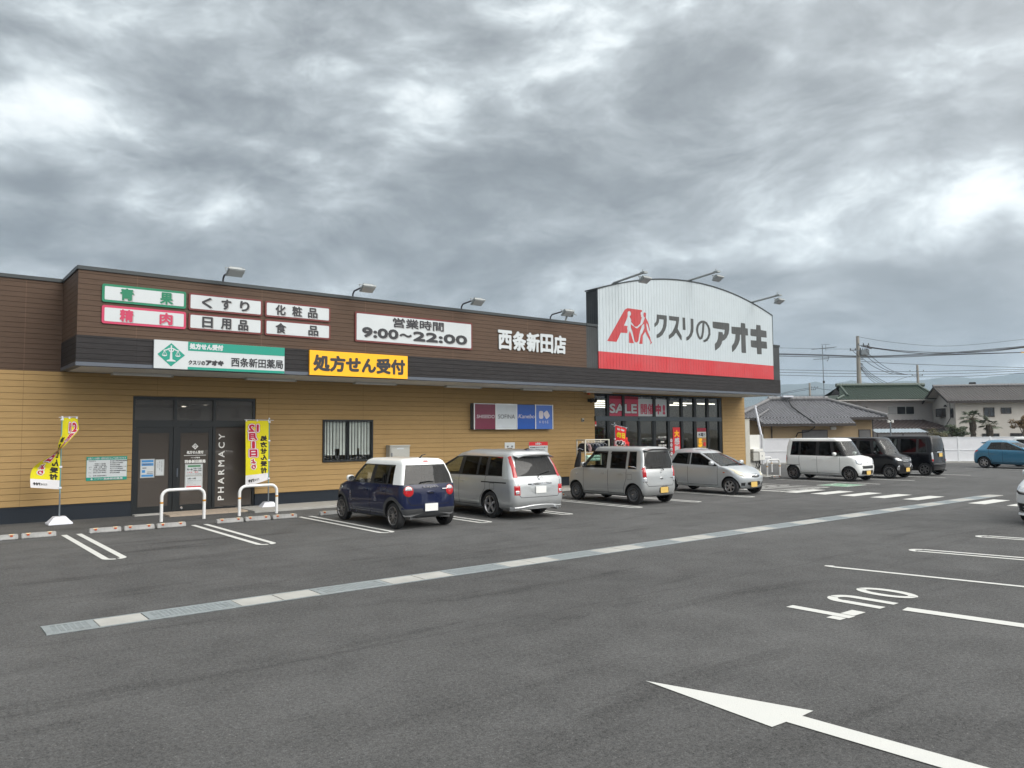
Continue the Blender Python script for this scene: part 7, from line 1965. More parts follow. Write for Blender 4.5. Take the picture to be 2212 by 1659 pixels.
def d_blue(root, S, patch, seam, hit):
    for sy in (1, -1):
        patch('tail_lamp', 'rear', [(sy * 0.52, 0.78), (sy * 0.78, 0.82), (sy * 0.78, 0.95), (sy * 0.60, 0.98)], M_RED, 0.014, 1)
        patch('tail_lamp', 'left' if sy > 0 else 'right', [(0.05, 0.82), (0.30, 0.88), (0.36, 0.95), (0.10, 0.99)], M_RED, 0.010, 1)
        patch('headlamp', 'front', [(sy * 0.42, 0.60), (sy * 0.74, 0.66), (sy * 0.74, 0.80), (sy * 0.46, 0.70)], M_CLEAR, 0.012, 1)
    sp = MB()
    sp.grid(lambda u, v: (0.72 - 0.36 * v, (u - 0.5) * 1.08, 1.425 - 0.04 * v - 0.04 * (2 * u - 1) ** 4), 12, 4)
    sp.grid(lambda u, v: (0.36 + 0.16 * v, (u - 0.5) * 1.06, 1.385 - 0.05 * v - 0.04 * (2 * u - 1) ** 4), 12, 2)
    sp.build('spoiler', P_BLUE, root, smooth=50)
    sm = MB()
    for d in ('left', 'right'):
        seam(sm, d, [(0.7, 0.80), (2.9, 0.72)], 0.012, 0.002)
        seam(sm, d, [(0.95, 0.36), (2.7, 0.33)], 0.02, 0.004)
    sm.build('crease', P_BLUE, root, fixn=False)

MIRAGE = dict(L=3.71, W=1.665, H=1.49, wb=2.45, ro=0.60, wr=0.292, paint=P_BLUE, pillar_a=P_BLUE,
    xc=2.95, zc=0.97, xwt=2.05, zt=1.36, ztr=1.34, zb=0.94, zbr=1.02, zh=0.72, xrb=0.22, xrt=0.55, nose=0.12, rcr=0.22, rcf=0.45, tumble=0.18, roofarc=0.04, rin=0.0, bowf=0.16,
    bx=[0.56, 0.74, 1.45, 1.56, 2.60], rx=[0.80, 0.92, 1.42, 1.52, 1.75], cells=['pillar', 'g1', 'pb', 'g2'],
    doors=[('rear', 0.85, 1.50), ('front', 1.50, 2.60)], handles=[0.98, 1.68], rim=('six', M_ALLOY, 0.66), ww=0.175,
    glass={'g1': G_DARK, 'g2': glass_mat('half_tint_glass', (0.16, 0.18, 0.17), 1.1)}, seat_x=1.5, rear_x=0.8, detail=d_blue)

def d_white(root, S, patch, seam, hit):
    for sy in (1, -1):
        patch('headlamp', 'front', [(sy * 0.46, 0.64), (sy * 0.74, 0.66), (sy * 0.86, 0.76), (sy * 0.84, 0.82), (sy * 0.62, 0.77), (sy * 0.46, 0.70)], M_CLEAR, 0.014, 1)
        patch('lamp_bezel', 'front', [(sy * 0.44, 0.615), (sy * 0.76, 0.64), (sy * 0.86, 0.72), (sy * 0.86, 0.74), (sy * 0.74, 0.67), (sy * 0.46, 0.65)], M_TRIM, 0.018, 0)
        patch('air_vent', 'front', [(sy * 0.60, 0.25), (sy * 0.76, 0.27), (sy * 0.80, 0.45), (sy * 0.58, 0.44)], M_TRIM, 0.008, 0)
        for z in (0.31, 0.37): bar(root, 'vent_slat', hit('front', sy * 0.60, z)[0] + Vector((0.014, 0, 0)), hit('front', sy * 0.78, z)[0] + Vector((0.014, 0, 0)), 0.008, P_PEARL)
    patch('grille', 'front', [(-0.40, 0.56), (0.40, 0.56), (0.32, 0.28), (-0.32, 0.28)], M_TRIM, 0.008, 1)
    lip = MB()
    n = 24
    for k in range(n):
        P = []
        for kk in (k, k + 1):
            y = -0.80 + 1.6 * kk / n
            x = hit('front', y, 0.26)[0].x
            P += [(x + 0.01, y, 0.235), (x + 0.05, y, 0.185)]
        lip.poly([P[0], P[1], P[3], P[2]])
    lip.build('front_lip', P_PEARL, root, smooth=60)
    plate(root, hit, 'front', 0.0, 0.42, M_PLATE_W)

WHITECAR = dict(L=4.30, W=1.76, H=1.46, wb=2.65, ro=0.80, wr=0.315, paint=P_PEARL, pillar_a=P_PEARL,
    xc=3.25, zc=0.98, xwt=2.35, zt=1.33, ztr=1.30, zb=0.95, zbr=1.0, zh=0.78, xrb=0.25, xrt=0.75, nose=0.16, rcr=0.25, rcf=0.45, tumble=0.18, roofarc=0.05, rin=0.0, bowf=0.16,
    bx=[0.62, 0.85, 1.65, 1.76, 2.90], rx=[1.0, 1.1, 1.62, 1.72, 2.05], cells=['pillar', 'g1', 'pb', 'g2'],
    doors=[('rear', 0.95, 1.70), ('front', 1.70, 2.90)], handles=[1.1, 1.9], rim=('five', M_ALLOY, 0.7), ww=0.2,
    glass={'g1': G_DARK, 'g2': G_CLEAR}, seat_x=1.75, rear_x=1.0, detail=d_white)
# ------------------------------------------------------------------ cars in their places
IN, OUT = math.pi / 2, -math.pi / 2          # nose to the shop / nose to the car park
def park(S, x, rear_axle_y=None, front_axle_y=None, nose=IN, **kw):
    """centre of a car whose given axle stands at that y"""
    L = S['L']; xr = S['ro'] - L / 2; xf = xr + S['wb']
    if rear_axle_y is not None: y = rear_axle_y - xr if nose == IN else rear_axle_y + xr
    else: y = front_axle_y - xf if nose == IN else front_axle_y + xf
    return (x, y, 0), nose
GCAR = 'cars parked outside the drugstore'
def put(name, label, cat, S, x, nose, dz=0.0, dr=0.0, **ax):
    loc, rz = park(S, x, nose=nose, **ax)
    return car(name, label, cat, S, loc, rz + dr, GCAR)
put('parked_car', 'small navy car with a white roof, seen from behind, nose to the shop', 'car', LAPIN, 9.18, IN, rear_axle_y=14.80)
put('parked_minivan', 'bright silver minivan with tall red pillar lamps, nose to the shop', 'minivan', ISIS, 12.22, IN, rear_axle_y=15.20)
put('parked_car', 'boxy silver car with black steel wheels and a rear wiper, nose to the shop', 'car', WAGON, 17.15, IN, rear_axle_y=15.13, dr=0.0)
put('parked_car', 'pale silver hatchback facing out with yellowed headlamps', 'car', MIRA, 21.86, OUT, front_axle_y=15.27)
put('parked_van', 'white boxy minivan facing out beside the hatched area', 'van', van(P_WHITE, 'plain'), 30.90, OUT, front_axle_y=16.05)
put('parked_van', 'black minivan facing out with a chrome grille', 'van', van(P_BLACK, 'custom', 1.75, ('multi', M_GUNMETAL, 0.72), pillar_rear=P_BLACK), 33.86, OUT, front_axle_y=15.85)
put('parked_van', 'black boxy van seen from behind with a yellow plate on its tailgate', 'van', van(P_BLACK, 'box', 1.80, ('six', M_GUNMETAL, 0.70)), 36.92, IN, rear_axle_y=15.72)
put('parked_car', 'bright blue hatchback with a roof spoiler before the white fence', 'car', MIRAGE, 46.36, OUT, rear_axle_y=16.70)
put('parked_van', 'white van almost hidden behind the blue hatchback', 'van', van(P_WHITE, 'plain', 1.62), 49.3, OUT, front_axle_y=13.6)
car('arriving_car', 'pearl white car entering the picture at the right edge', 'car', WHITECAR, (18.98 + WHITECAR['L'] / 2, 5.66, 0), math.pi, None)
# ------------------------------------------------------------------ white boundary fence
M_PANEL = mat('white_fence_panel', (0.66, 0.67, 0.70), 0.5, var=0.04, fn=lambda N, b, v, c: N.mix(N.mapr(N.noise(v, 1.2, 5, 0.6), 0.4, 0.7, 0, 0.12), c, (0.4, 0.42, 0.46)))
M_PANELF = mat('white_fence_frame', (0.70, 0.72, 0.74), 0.45, var=0.04)
fe = rd_empty('boundary_fence', 'long white panel fence along the far edge of the car park', 'fence', 28, 48.4)
dl_ = 48.23; sl_ = (48.75 - 48.23) / 27.0
DF = lambda r: 48.23 + (r - 15.5) * sl_
r = 15.62; k = 0
while r < 43:
    d = DF(r) - 48.4
    p_ = MB().box(r - 28 + 0.03, r + 2.02 - 28, d, d + 0.03, 0.10, 1.60).build('panel', M_PANEL, fe)
    q = MB().box(r - 28 - 0.045, r - 28 + 0.015, d - 0.06, d - 0.005, 0.0, 1.63)
    q.box(r - 28 + 0.05, r - 28 + 0.09, d - 0.02, d - 0.002, 0.1, 1.60)
    q.build('post', M_PANELF, fe)
    f_ = MB().box(r - 28 + 0.10, r + 2.0 - 28, d - 0.025, d - 0.002, 0.77, 0.81).box(r - 28 + 0.10, r + 2.0 - 28, d - 0.025, d - 0.002, 1.565, 1.60).box(r - 28 + 0.10, r + 2.0 - 28, d - 0.025, d - 0.002, 0.10, 0.14)
    f_.build('rail', M_PANELF, fe)
    r += 2.045; k += 1
MB().box(15.5 - 28, 43 - 28, -0.22, 0.35, -0.02, 0.075).build('footing', M_CONC, fe)
f2 = rd_empty('fence_return', 'short taller white fence panel at the corner behind the shop', 'fence', 15.2, 48.0)
MB().box(-1.9, 0.30, 0.0, 0.035, 0.05, 1.82).build('panel', M_PANEL, f2); MB().box(0.28, 0.34, -0.05, 0.0, 0.0, 1.85).build('post', M_PANELF, f2)
t = rd_empty('leaning_pole', 'white plastic pole leaning against the tan house behind the fence', 'pole', 15.75, 48.9)
MB().tube([(0.05, 0, 0), (0.02, 0, 1.6), (-0.30, 0.2, 3.60)], 0.07, 10).build('pole_tube', M_PLAST, t, smooth=60); MB().tube([(-0.29, 0.2, 3.58), (-0.31, 0.2, 3.68)], 0.085, 10).build('cap', M_PLAST, t)

# ------------------------------------------------------------------ houses
def tile_mat(name, col, dark):
    def f(N, b, v, c):
        n1 = N.noise(v, 2.2, 5, 0.65); n2 = N.noise(v, 14, 3)
        c2 = N.mix(N.mapr(n1, 0.35, 0.7, 0, 0.55), c, dark)
        return N.mix(N.mapr(n2, 0.55, 0.75, 0, 0.25), c2, tuple(min(1, q * 2.0) for q in col))
    return mat(name, col, 0.36, var=0.1, fn=f)
M_TGREY = tile_mat('grey_roof_tile', (0.21, 0.21, 0.225), (0.11, 0.11, 0.115))
M_TGREEN = tile_mat('green_roof_tile', (0.040, 0.064, 0.048), (0.018, 0.028, 0.022))
M_TBRN = tile_mat('brown_grey_roof_tile', (0.125, 0.118, 0.115), (0.06, 0.056, 0.055))
M_RIDGE = mat('ridge_tile', (0.15, 0.15, 0.155), 0.5, var=0.25, vscale=3)
def stucco(name, col): return mat(name, col, 0.9, var=0.08, vscale=0.7, bump=0.01, bscale=30,
    fn=lambda N, b, v, c: N.mix(N.mapr(N.noise(v, 0.8, 6, 0.65), 0.45, 0.75, 0, 0.22), c, tuple(q * 0.6 for q in col)))
M_HTAN = stucco('tan_stucco', (0.40, 0.30, 0.185)); M_HPALE = stucco('pale_stucco', (0.50, 0.475, 0.44)); M_HGREY = stucco('grey_stucco', (0.46, 0.44, 0.43))
M_EAVE = mat('dark_eave', (0.032, 0.026, 0.025), 0.6, var=0.15)
M_WDARK = glass_mat('house_glass', (0.06, 0.07, 0.075), 1.4, haze=((0.05, 0.055, 0.06), 0.6))
M_WFRAME = mat('bronze_window_frame', (0.05, 0.045, 0.042), 0.5, 0.2)
M_WSILV = mat('silver_window_frame', (0.50, 0.50, 0.48), 0.45, 0.3)
M_SHUT = mat('shutter_grey', (0.16, 0.16, 0.165), 0.6, var=0.1, fn=lambda N, b, v, c: N.mix(N.math('LESS_THAN', N.math('FRACT', N.math('MULTIPLY', N.sep(v)[0], 9)), 0.15), c, (0.07, 0.07, 0.07)))

def tiled(mb, A, B, C, D, pitch=0.29, row=0.27, amp=0.045, m=0):
    """tiled slope: eave A->B, ridge D->C, each row a wavy lapped strip"""
    A, B, C, D = map(Vector, (A, B, C, D))
    U = (B - A).normalized(); 
    nrm = (B - A).cross(D - A).normalized()
    if nrm.z < 0: nrm = -nrm
    up = nrm.cross(U).normalized()
    if up.z < 0: up = -up
    Lw = (B - A).dot(U); dl2 = (D - A).dot(U); cl = (C - A).dot(U); T = (D - A).dot(up)
    nrow = max(1, int(T / row)); ns = max(2, int(Lw / pitch * 6))
    for j in range(nrow):
        t0, t1 = T * j / nrow, T * (j + 1) / nrow + 0.02
        base = len(mb.v)
        for t, lift in ((t0, 0.045), (t1, 0.0)):
            f = min(1, t / T)
            s0, s1 = dl2 * f, Lw + (cl - Lw) * f
            for i in range(ns + 1):
                s = Lw * i / ns
                sc_ = min(max(s, s0), s1)
                ph = sc_ / pitch * 2 * math.pi
                w_ = amp * (math.sin(ph) * 0.6 + 0.4 * math.sin(ph + 0.5) * abs(math.sin(ph)))
                mb.v.append(tuple(A + U * sc_ + up * t + nrm * (w_ + lift)))
        # front lip
        f = min(1, t0 / T); s0, s1 = dl2 * f, Lw + (cl - Lw) * f
        for i in range(ns + 1):
            sc_ = min(max(Lw * i / ns, s0), s1)
            mb.v.append(tuple(A + U * sc_ + up * t0 + nrm * (-0.03)))
        for i in range(ns):
            a = base + i
            if (Vector(mb.v[a]) - Vector(mb.v[a + 1])).length < 1e-4 and (Vector(mb.v[a + ns + 1]) - Vector(mb.v[a + ns + 2])).length < 1e-4: continue
            mb.f.append((a, a + 1, a + ns + 2, a + ns + 1)); mb.m.append(m)
            mb.f.append((base + 2 * (ns + 1) + i, base + 2 * (ns + 1) + i + 1, a + 1, a)); mb.m.append(m)
    return mb
def ridge_line(mb, P, r=0.16, step=0.34):
    P = [Vector(p) for p in P]
    for a, b in zip(P, P[1:]):
        n_ = max(1, int((b - a).length / step))
        for k in range(n_):
            mb.tube([a.lerp(b, k / n_), a.lerp(b, (k + 1.05) / n_)], [r * 1.06, r * 0.94], 8)
    return mb
def hwin(par, r0, r1, z0, z1, d, frame=M_WFRAME, panes=2, depth=0.05):
    f = MB().box(r0, r1, d - depth, d, z1 - 0.07, z1).box(r0, r1, d - depth, d, z0, z0 + 0.07).box(r0, r0 + 0.07, d - depth, d, z0 + 0.07, z1 - 0.07).box(r1 - 0.07, r1, d - depth, d, z0 + 0.07, z1 - 0.07)
    for k in range(1, panes):
        x = r0 + (r1 - r0) * k / panes; f.box(x - 0.035, x + 0.035, d - depth * 0.8, d - 0.005, z0 + 0.07, z1 - 0.07)
    o = f.build('window', frame, par)
    MB().box(r0 + 0.05, r1 - 0.05, d - 0.02, d - 0.008, z0 + 0.05, z1 - 0.05).build('pane', M_WDARK, o)
    return o

# low tan house under a grey hipped roof
h1 = rd_empty('tan_house', 'low tan house with a wavy grey tiled hip roof behind the fence', 'house', 26, 70)
def L1_(r, d, z): return (r - 26, d - 70, z)
e0, e1, df, db, ze = 17.6, 32.3, 66.5, 74.5, 3.20
zr, ra, rb_, dm_ = 4.86, 23.5, 28.7, 70.5
rf = MB()
tiled(rf, L1_(e0 + 1.6, df, ze), L1_(e1, df, ze), L1_(rb_, dm_, zr), L1_(ra, dm_, zr))
tiled(rf, L1_(21.1, df - 1.28, ze - 0.53), L1_(28.95, df - 1.28, ze - 0.53), L1_(28.95, df, ze), L1_(21.1, df, ze))
tiled(rf, L1_(e1, df, ze), L1_(e1, db, ze), L1_(rb_, dm_, zr), L1_(rb_, dm_, zr))
tiled(rf, L1_(e0 + 1.6, db, ze), L1_(e0 + 1.6, df, ze), L1_(ra, dm_, zr), L1_(ra, dm_, zr))
rf.poly([L1_(e0 + 1.6, db, ze), L1_(e1, db, ze), L1_(rb_, dm_, zr), L1_(ra, dm_, zr)])
ro = rf.build('roof', M_TGREY, h1, smooth=40, fixn=False)
rg = MB()
ridge_line(rg, [L1_(ra - 0.1, dm_, zr + 0.12), L1_(rb_ + 0.1, dm_, zr + 0.12)], 0.24)
ridge_line(rg, [L1_(rb_, dm_, zr + 0.08), L1_(e1, df, ze + 0.12)], 0.17); ridge_line(rg, [L1_(ra, dm_, zr + 0.08), L1_(e0 + 1.6, df, ze + 0.12)], 0.17)
ridge_line(rg, [L1_(21.1, df - 1.28, ze - 0.45), L1_(21.1, df, ze + 0.08), L1_(22.6, df + 1.6, ze + 0.75)], 0.10)
rg.build('ridge_tiles', M_RIDGE, ro, smooth=50)
MB().box(20.0 - 26, 31.4 - 26, 67.5 - 70, 73.6 - 70, 0, 3.15).build('wall', M_HTAN, h1)
MB().box(21.6 - 26, 28.4 - 26, 66.4 - 70, 67.49 - 70, 0, 2.55).build('front_wall', M_HTAN, h1)
MB().box(e0 + 1.5 - 26, e1 + 0.05 - 26, df - 0.04 - 70, db - 70, ze - 0.22, ze - 0.03).box(21.0 - 26, 29.0 - 26, df - 1.32 - 70, df - 0.05 - 70, ze - 0.74, ze - 0.58).build('eaves', M_EAVE, h1)
MB().tube([L1_(22.25, 66.32, 2.5), L1_(22.25, 66.32, 0)], 0.045, 8).tube([L1_(31.05, 66.6, 3.0), L1_(31.05, 66.6, 0)], 0.05, 8).build('downpipe', M_EAVE, h1)
for a, b in ((24.85, 27.05), (30.2, 31.25)):
    dd_ = 66.4 if a < 28 else 67.5
    o = hwin(h1, a - 26, b - 26, 0.9, 2.14, dd_ - 70, M_WFRAME, 2)
    MB().box(a - 26 + 0.05, b - 26 - 0.05, dd_ - 70 - 0.045, dd_ - 70 - 0.03, 0.95, 2.1).build('shutter', M_SHUT, o)
MB().box(27.28 - 26, 27.72 - 26, 66.15 - 70, 66.4 - 70, 2.14, 2.42).build('meter', M_WBOX, h1, bevel=0.02)
MB().tube([L1_(24.95, 69.9, 4.95), L1_(24.8, 68.4, 4.2), L1_(25.2, 66.8, 3.4), L1_(25.5, 65.25, 2.75), L1_(25.5, 65.2, 2.35), L1_(25.1, 65.6, 2.0), L1_(24.4, 66.1, 1.9), L1_(24.26, 66.2, 1.55)], 0.05, 8).build('cable', M_RUBBER, h1, smooth=60)
MB().box(24.6 - 26, 25.5 - 26, 69.9 - 70, 70.6 - 70, 5.12, 5.27).build('roof_tank', M_PLAST, h1)
t = rd_empty('tv_antenna', 'tall television antenna mast on the ridge of the tan house', 'antenna', 28.45, 70.3)
t.location.z = 4.95
MB().tube([(0, 0, 0), (-0.06, -0.1, 4.90)], 0.035, 8).build('mast', M_POLEG, t)
a_ = MB().tube([(-0.95, 0.1, 4.55), (1.25, -0.1, 4.75)], 0.03, 6)
for k in range(9): x = -0.9 + 0.25 * k; a_.tube([(x, -0.4, 4.56 + 0.02 * k), (x, 0.4, 4.56 + 0.02 * k)], 0.015, 5)
a_.tube([(0.30, 0, 4.35), (0.30, 0, 5.0)], 0.02, 5).tube([(-0.1, 0, 5.0), (0.65, 0, 5.0)], 0.02, 5)
a_.tube([(-0.85, 0, 3.62), (0.5, 0, 3.72)], 0.025, 6).tube([(0.5, 0, 3.95), (0.55, 0, 3.72), (0.38, 0, 3.45)], 0.035, 6)
for k in range(6): x = -0.8 + 0.22 * k; a_.tube([(x, -0.25, 3.64), (x, 0.25, 3.64)], 0.015, 5)
a_.build('aerial_array', M_POLEG, t)
MB().cbox((0, -0.02, 1.55), (0.14, 0.14, 0.2)).build('amplifier', M_TRIM, t)

# two-storey house with a green roof
h2 = rd_empty('green_roofed_house', 'two-storey pale house with a dark green tiled roof', 'house', 41, 85)
def L2_(r, d, z): return (r - 41, d - 85, z)
rf = MB()
tiled(rf, L2_(35.0, 82.4, 5.36), L2_(46.3, 82.4, 5.36), L2_(45.3, 85.85, 6.98), L2_(36.4, 85.85, 6.98), 0.30, 0.27, 0.035)
rf.poly([L2_(35.0, 89.3, 5.36), L2_(46.3, 89.3, 5.36), L2_(45.3, 85.85, 6.98), L2_(36.4, 85.85, 6.98)])
tiled(rf, L2_(34.6, 89.3, 5.45), L2_(34.6, 82.4, 5.36), L2_(35.6, 83.9, 5.95), L2_(35.6, 87.8, 5.95), 0.3, 0.27)
tiled(rf, L2_(46.9, 82.4, 5.36), L2_(46.9, 89.3, 5.36), L2_(45.6, 87.8, 5.95), L2_(45.6, 83.9, 5.95), 0.3, 0.27)
ro = rf.build('roof', M_TGREEN, h2, smooth=40, fixn=False)
MB().prism([L2_(36.0, 84.0, 5.8), L2_(36.0, 87.7, 5.8), L2_(36.0, 85.85, 6.7)], (0.05, 0, 0)).build('gable_vent', M_EAVE, ro)
rg = MB(); ridge_line(rg, [L2_(36.1, 85.85, 7.08), L2_(45.9, 85.85, 7.08)], 0.22)
for x in (36.5, 45.2): ridge_line(rg, [L2_(x, 85.7, 7.0), L2_(x - 0.25 if x < 40 else x + 0.35, 83.3, 5.86)], 0.13)
ridge_line(rg, [L2_(36.0, 83.6, 5.85), L2_(34.7, 82.4, 5.45)], 0.13); ridge_line(rg, [L2_(45.6, 83.6, 5.85), L2_(46.85, 82.4, 5.45)], 0.13)
rg.build('ridge_tiles', mat('green_ridge_tile', (0.055, 0.08, 0.064), 0.45, var=0.25), ro, smooth=50)
MB().box(36.0 - 41, 46.6 - 41, 83.6 - 85, 88.6 - 85, 0, 5.25).build('wall', M_HGREY, h2)
MB().box(34.6 - 41, 46.9 - 41, 82.36 - 85, 89.3 - 85, 5.22, 5.33).build('eaves', mat('pale_eave', (0.42, 0.40, 0.38), 0.7, var=0.1), h2)
hwin(h2, 40.66 - 41, 43.56 - 41, 3.72, 4.66, 83.6 - 85, M_WSILV, 3)
MB().box(40.76 - 41, 41.60 - 41, 83.52 - 85, 83.56 - 85, 3.82, 4.58).build('window_shutter', mat('pale_shutter', (0.38, 0.38, 0.38), 0.6, var=0.05, fn=lambda N, b, v, c: N.mix(N.math('LESS_THAN', N.math('FRACT', N.math('MULTIPLY', N.sep(v)[2], 16)), 0.25), c, (0.2, 0.2, 0.2))), h2)
hwin(h2, 37.7 - 41, 38.45 - 41, 3.9, 4.6, 83.6 - 85, M_WFRAME, 1)
lt_ = MB()
lt_.add([L2_(36.6, 78.6, 2.27), L2_(44.3, 78.6, 2.27), L2_(44.3, 83.55, 3.15), L2_(36.6, 83.55, 3.15), L2_(36.6, 78.6, 2.19), L2_(44.3, 78.6, 2.19), L2_(44.3, 83.55, 3.07), L2_(36.6, 83.55, 3.07)], [(0, 1, 2, 3), (4, 5, 6, 7), (0, 1, 5, 4), (1, 2, 6, 5), (0, 3, 7, 4)])
for k in range(18): x = 36.65 + 0.45 * k; lt_.add([L2_(x, 78.58, 2.27), L2_(x + 0.05, 78.58, 2.27), L2_(x + 0.05, 83.5, 3.14), L2_(x, 83.5, 3.14), L2_(x, 78.58, 2.34), L2_(x + 0.05, 78.58, 2.34), L2_(x + 0.05, 83.5, 3.21), L2_(x, 83.5, 3.21)], [(4, 5, 6, 7), (0, 1, 5, 4), (0, 4, 7, 3), (1, 5, 6, 2)])
lt_.build('lean_to_roof', mat('brown_metal_roof', (0.075, 0.058, 0.055), 0.5, 0.1, var=0.2), h2)
MB().box(36.8 - 41, 44.2 - 41, 79.0 - 85, 83.5 - 85, 0, 2.2).build('lean_to_wall', M_SHUT, h2)
cp_ = rd_empty('carport', 'low carport with a pale blue corrugated roof behind the fence', 'carport', 38, 76.4)
cr_ = MB()
for k in range(60):
    x0, x1 = -2.4 + 0.085 * k, -2.4 + 0.085 * (k + 1); s0, s1 = 0.02 * math.sin(k * 1.57), 0.02 * math.sin((k + 1) * 1.57)
    cr_.poly([(x0, -0.8, 1.84 + s0), (x1, -0.8, 1.84 + s1), (x1, 0.9, 2.2 + s1), (x0, 0.9, 2.2 + s0)])
cr_.build('roof_sheet', mat('pale_blue_sheet', (0.30, 0.36, 0.40), 0.5, 0.2, var=0.15), cp_, smooth=70, fixn=False)
MB().box(-2.45, 2.75, -0.82, -0.76, 1.70, 1.80).build('beam', M_EAVE, cp_)
po_ = MB()
for x in (-2.3, 0.2, 2.6): po_.box(x - 0.05, x + 0.05, -0.8, -0.7, 0, 1.75)
po_.build('posts', M_EAVE, cp_)

# pale house with a grey-brown gabled roof, far right
tn = R(-8.5)
h3 = rd_empty('pale_house', 'two-storey pale house with a brown-grey tiled gable roof at the right edge', 'house', 43.45, 77.0, None, tn)
Lh, dep, ez, rz_ = 22.0, 6.9, 4.93, 6.52
rf = MB()
tiled(rf, (0, 0, ez), (Lh, 0, ez), (Lh, dep / 2, rz_), (0, dep / 2, rz_), 0.30, 0.28, 0.03)
rf.poly([(0, dep, ez), (Lh, dep, ez), (Lh, dep / 2, rz_), (0, dep / 2, rz_)])
ro = rf.build('roof', M_TBRN, h3, smooth=40, fixn=False)
rg = MB(); ridge_line(rg, [(-0.05, dep / 2, rz_ + 0.08), (Lh, dep / 2, rz_ + 0.08)], 0.16); rg.build('ridge_tiles', M_RIDGE, ro, smooth=50)
vb_ = MB()
for a, b in (((0, -0.05, ez - 0.06), (0, dep / 2, rz_ - 0.04)), ((0, dep / 2, rz_ - 0.04), (0, dep + 0.05, ez - 0.06))):
    a, b = Vector(a), Vector(b)
    vb_.add([a + Vector((-0.05, 0, 0.06)), b + Vector((-0.05, 0, 0.06)), b + Vector((-0.05, 0, -0.16)), a + Vector((-0.05, 0, -0.16)), a + Vector((0.04, 0, 0.06)), b + Vector((0.04, 0, 0.06)), b + Vector((0.04, 0, -0.16)), a + Vector((0.04, 0, -0.16))], [(0, 1, 2, 3), (4, 5, 6, 7), (0, 1, 5, 4), (3, 2, 6, 7), (0, 3, 7, 4), (1, 2, 6, 5)])
vb_.box(-0.05, Lh, -0.16, 0.04, ez - 0.22, ez - 0.02)
vb_.build('verge_boards', M_EAVE, ro)
MB().poly([(0.0, 0.05, ez - 0.05), (1.2, 0.05, ez - 0.05), (1.2, dep / 2, rz_ - 0.06), (0.0, dep / 2, rz_ - 0.06)]).poly([(0.0, dep, ez - 0.05), (1.2, dep, ez - 0.05), (1.2, dep / 2, rz_ - 0.06), (0.0, dep / 2, rz_ - 0.06)]).build('soffit', M_HPALE, ro, fixn=False)
MB().box(0.95, Lh, 0.62, dep - 0.5, 0, ez - 0.1).prism([(0.95, 0.62, ez - 0.1), (0.95, dep - 0.5, ez - 0.1), (0.95, dep / 2, rz_ - 0.25)], (0.3, 0, 0)).build('wall', M_HPALE, h3)
hwin(h3, 3.55, 4.55, 3.30, 4.24, 0.62, M_WFRAME, 2); hwin(h3, 5.15, 6.1, 3.62, 4.22, 0.62, M_WFRAME, 2); hwin(h3, 3.3, 4.9, 0.85, 1.66, 0.62, M_WFRAME, 3); hwin(h3, 5.9, 8.6, 0.85, 1.68, 0.62, M_WFRAME, 3); hwin(h3, 9.6, 10.6, 3.4, 4.22, 0.62, M_WFRAME, 2)
gw = MB().box(0.88, 0.95, 1.15, 1.75, 3.28, 4.22).build('window', M_WFRAME, h3); MB().box(0.86, 0.88, 1.22, 1.68, 3.35, 4.15).build('pane', M_WDARK, gw)
bw = MB().box(0.55, 0.95, 3.05, 4.6, 3.40, 4.28).build('bay_window', M_WFRAME, h3); MB().box(0.53, 0.55, 3.15, 4.5, 3.5, 4.2).build('pane', M_WDARK, bw); MB().box(0.48, 0.95, 3.0, 4.65, 4.28, 4.33).build('bay_window_top', M_WSILV, bw)
MB().lathe([(0.001, 0.22), (0.10, 0.18), (0.17, 0.0)], 12, axis='Z', c=(0.75, 2.6, 4.42)).build('vent_hood', M_EAVE, h3, smooth=50)
MB().tube([(0.55, 0.9, ez - 0.1), (0.60, 1.0, 4.0), (0.62, 1.1, 3.2), (0.4, 1.5, 2.6)], 0.03, 6).build('cable', M_RUBBER, h3)
for x in (2.2, 5.0, 7.2, 9.2): pass
t = rd_empty('solar_heater', 'black solar water heater on the back roof slope of the pale house', 'water heater', 51, 83.6, None, tn)
t.location.z = 5.35
MB().box(-1.4, 1.35, 0, 0.2, 0.2, 1.62).box(-1.25, -0.6, -0.03, 0.25, 1.62, 1.86).build('tank', M_TRIM, t, bevel=0.04); MB().box(0.0, 0.75, -0.02, 0, 1.36, 1.52).build('badge', M_SWHITE, t); MB().box(-1.3, -1.2, 0, 0.2, -0.6, 0.2).box(1.1, 1.2, 0, 0.2, -0.6, 0.2).build('stand', M_EAVE, t)

# houses across the road behind the photographer: seen only in glass and paint
for src, lb, x, y, rz in ((h1, 'tan house across the road, mirrored in the pharmacy glass', 4, -26, 2.9), (h2, 'green-roofed house across the road, mirrored in car paint', 22, -30, 3.2), (h3, 'pale house across the road, mirrored in the shop glass', -6, -34, 3.0), (h1, 'second tan house across the road, mirrored in the shop windows', 40, -27, 3.25)):
    o = copy_tree(src); o.location = (x, y, 0); o.rotation_euler = (0, 0, rz); tag(o, lb, 'house', 'houses across the road')

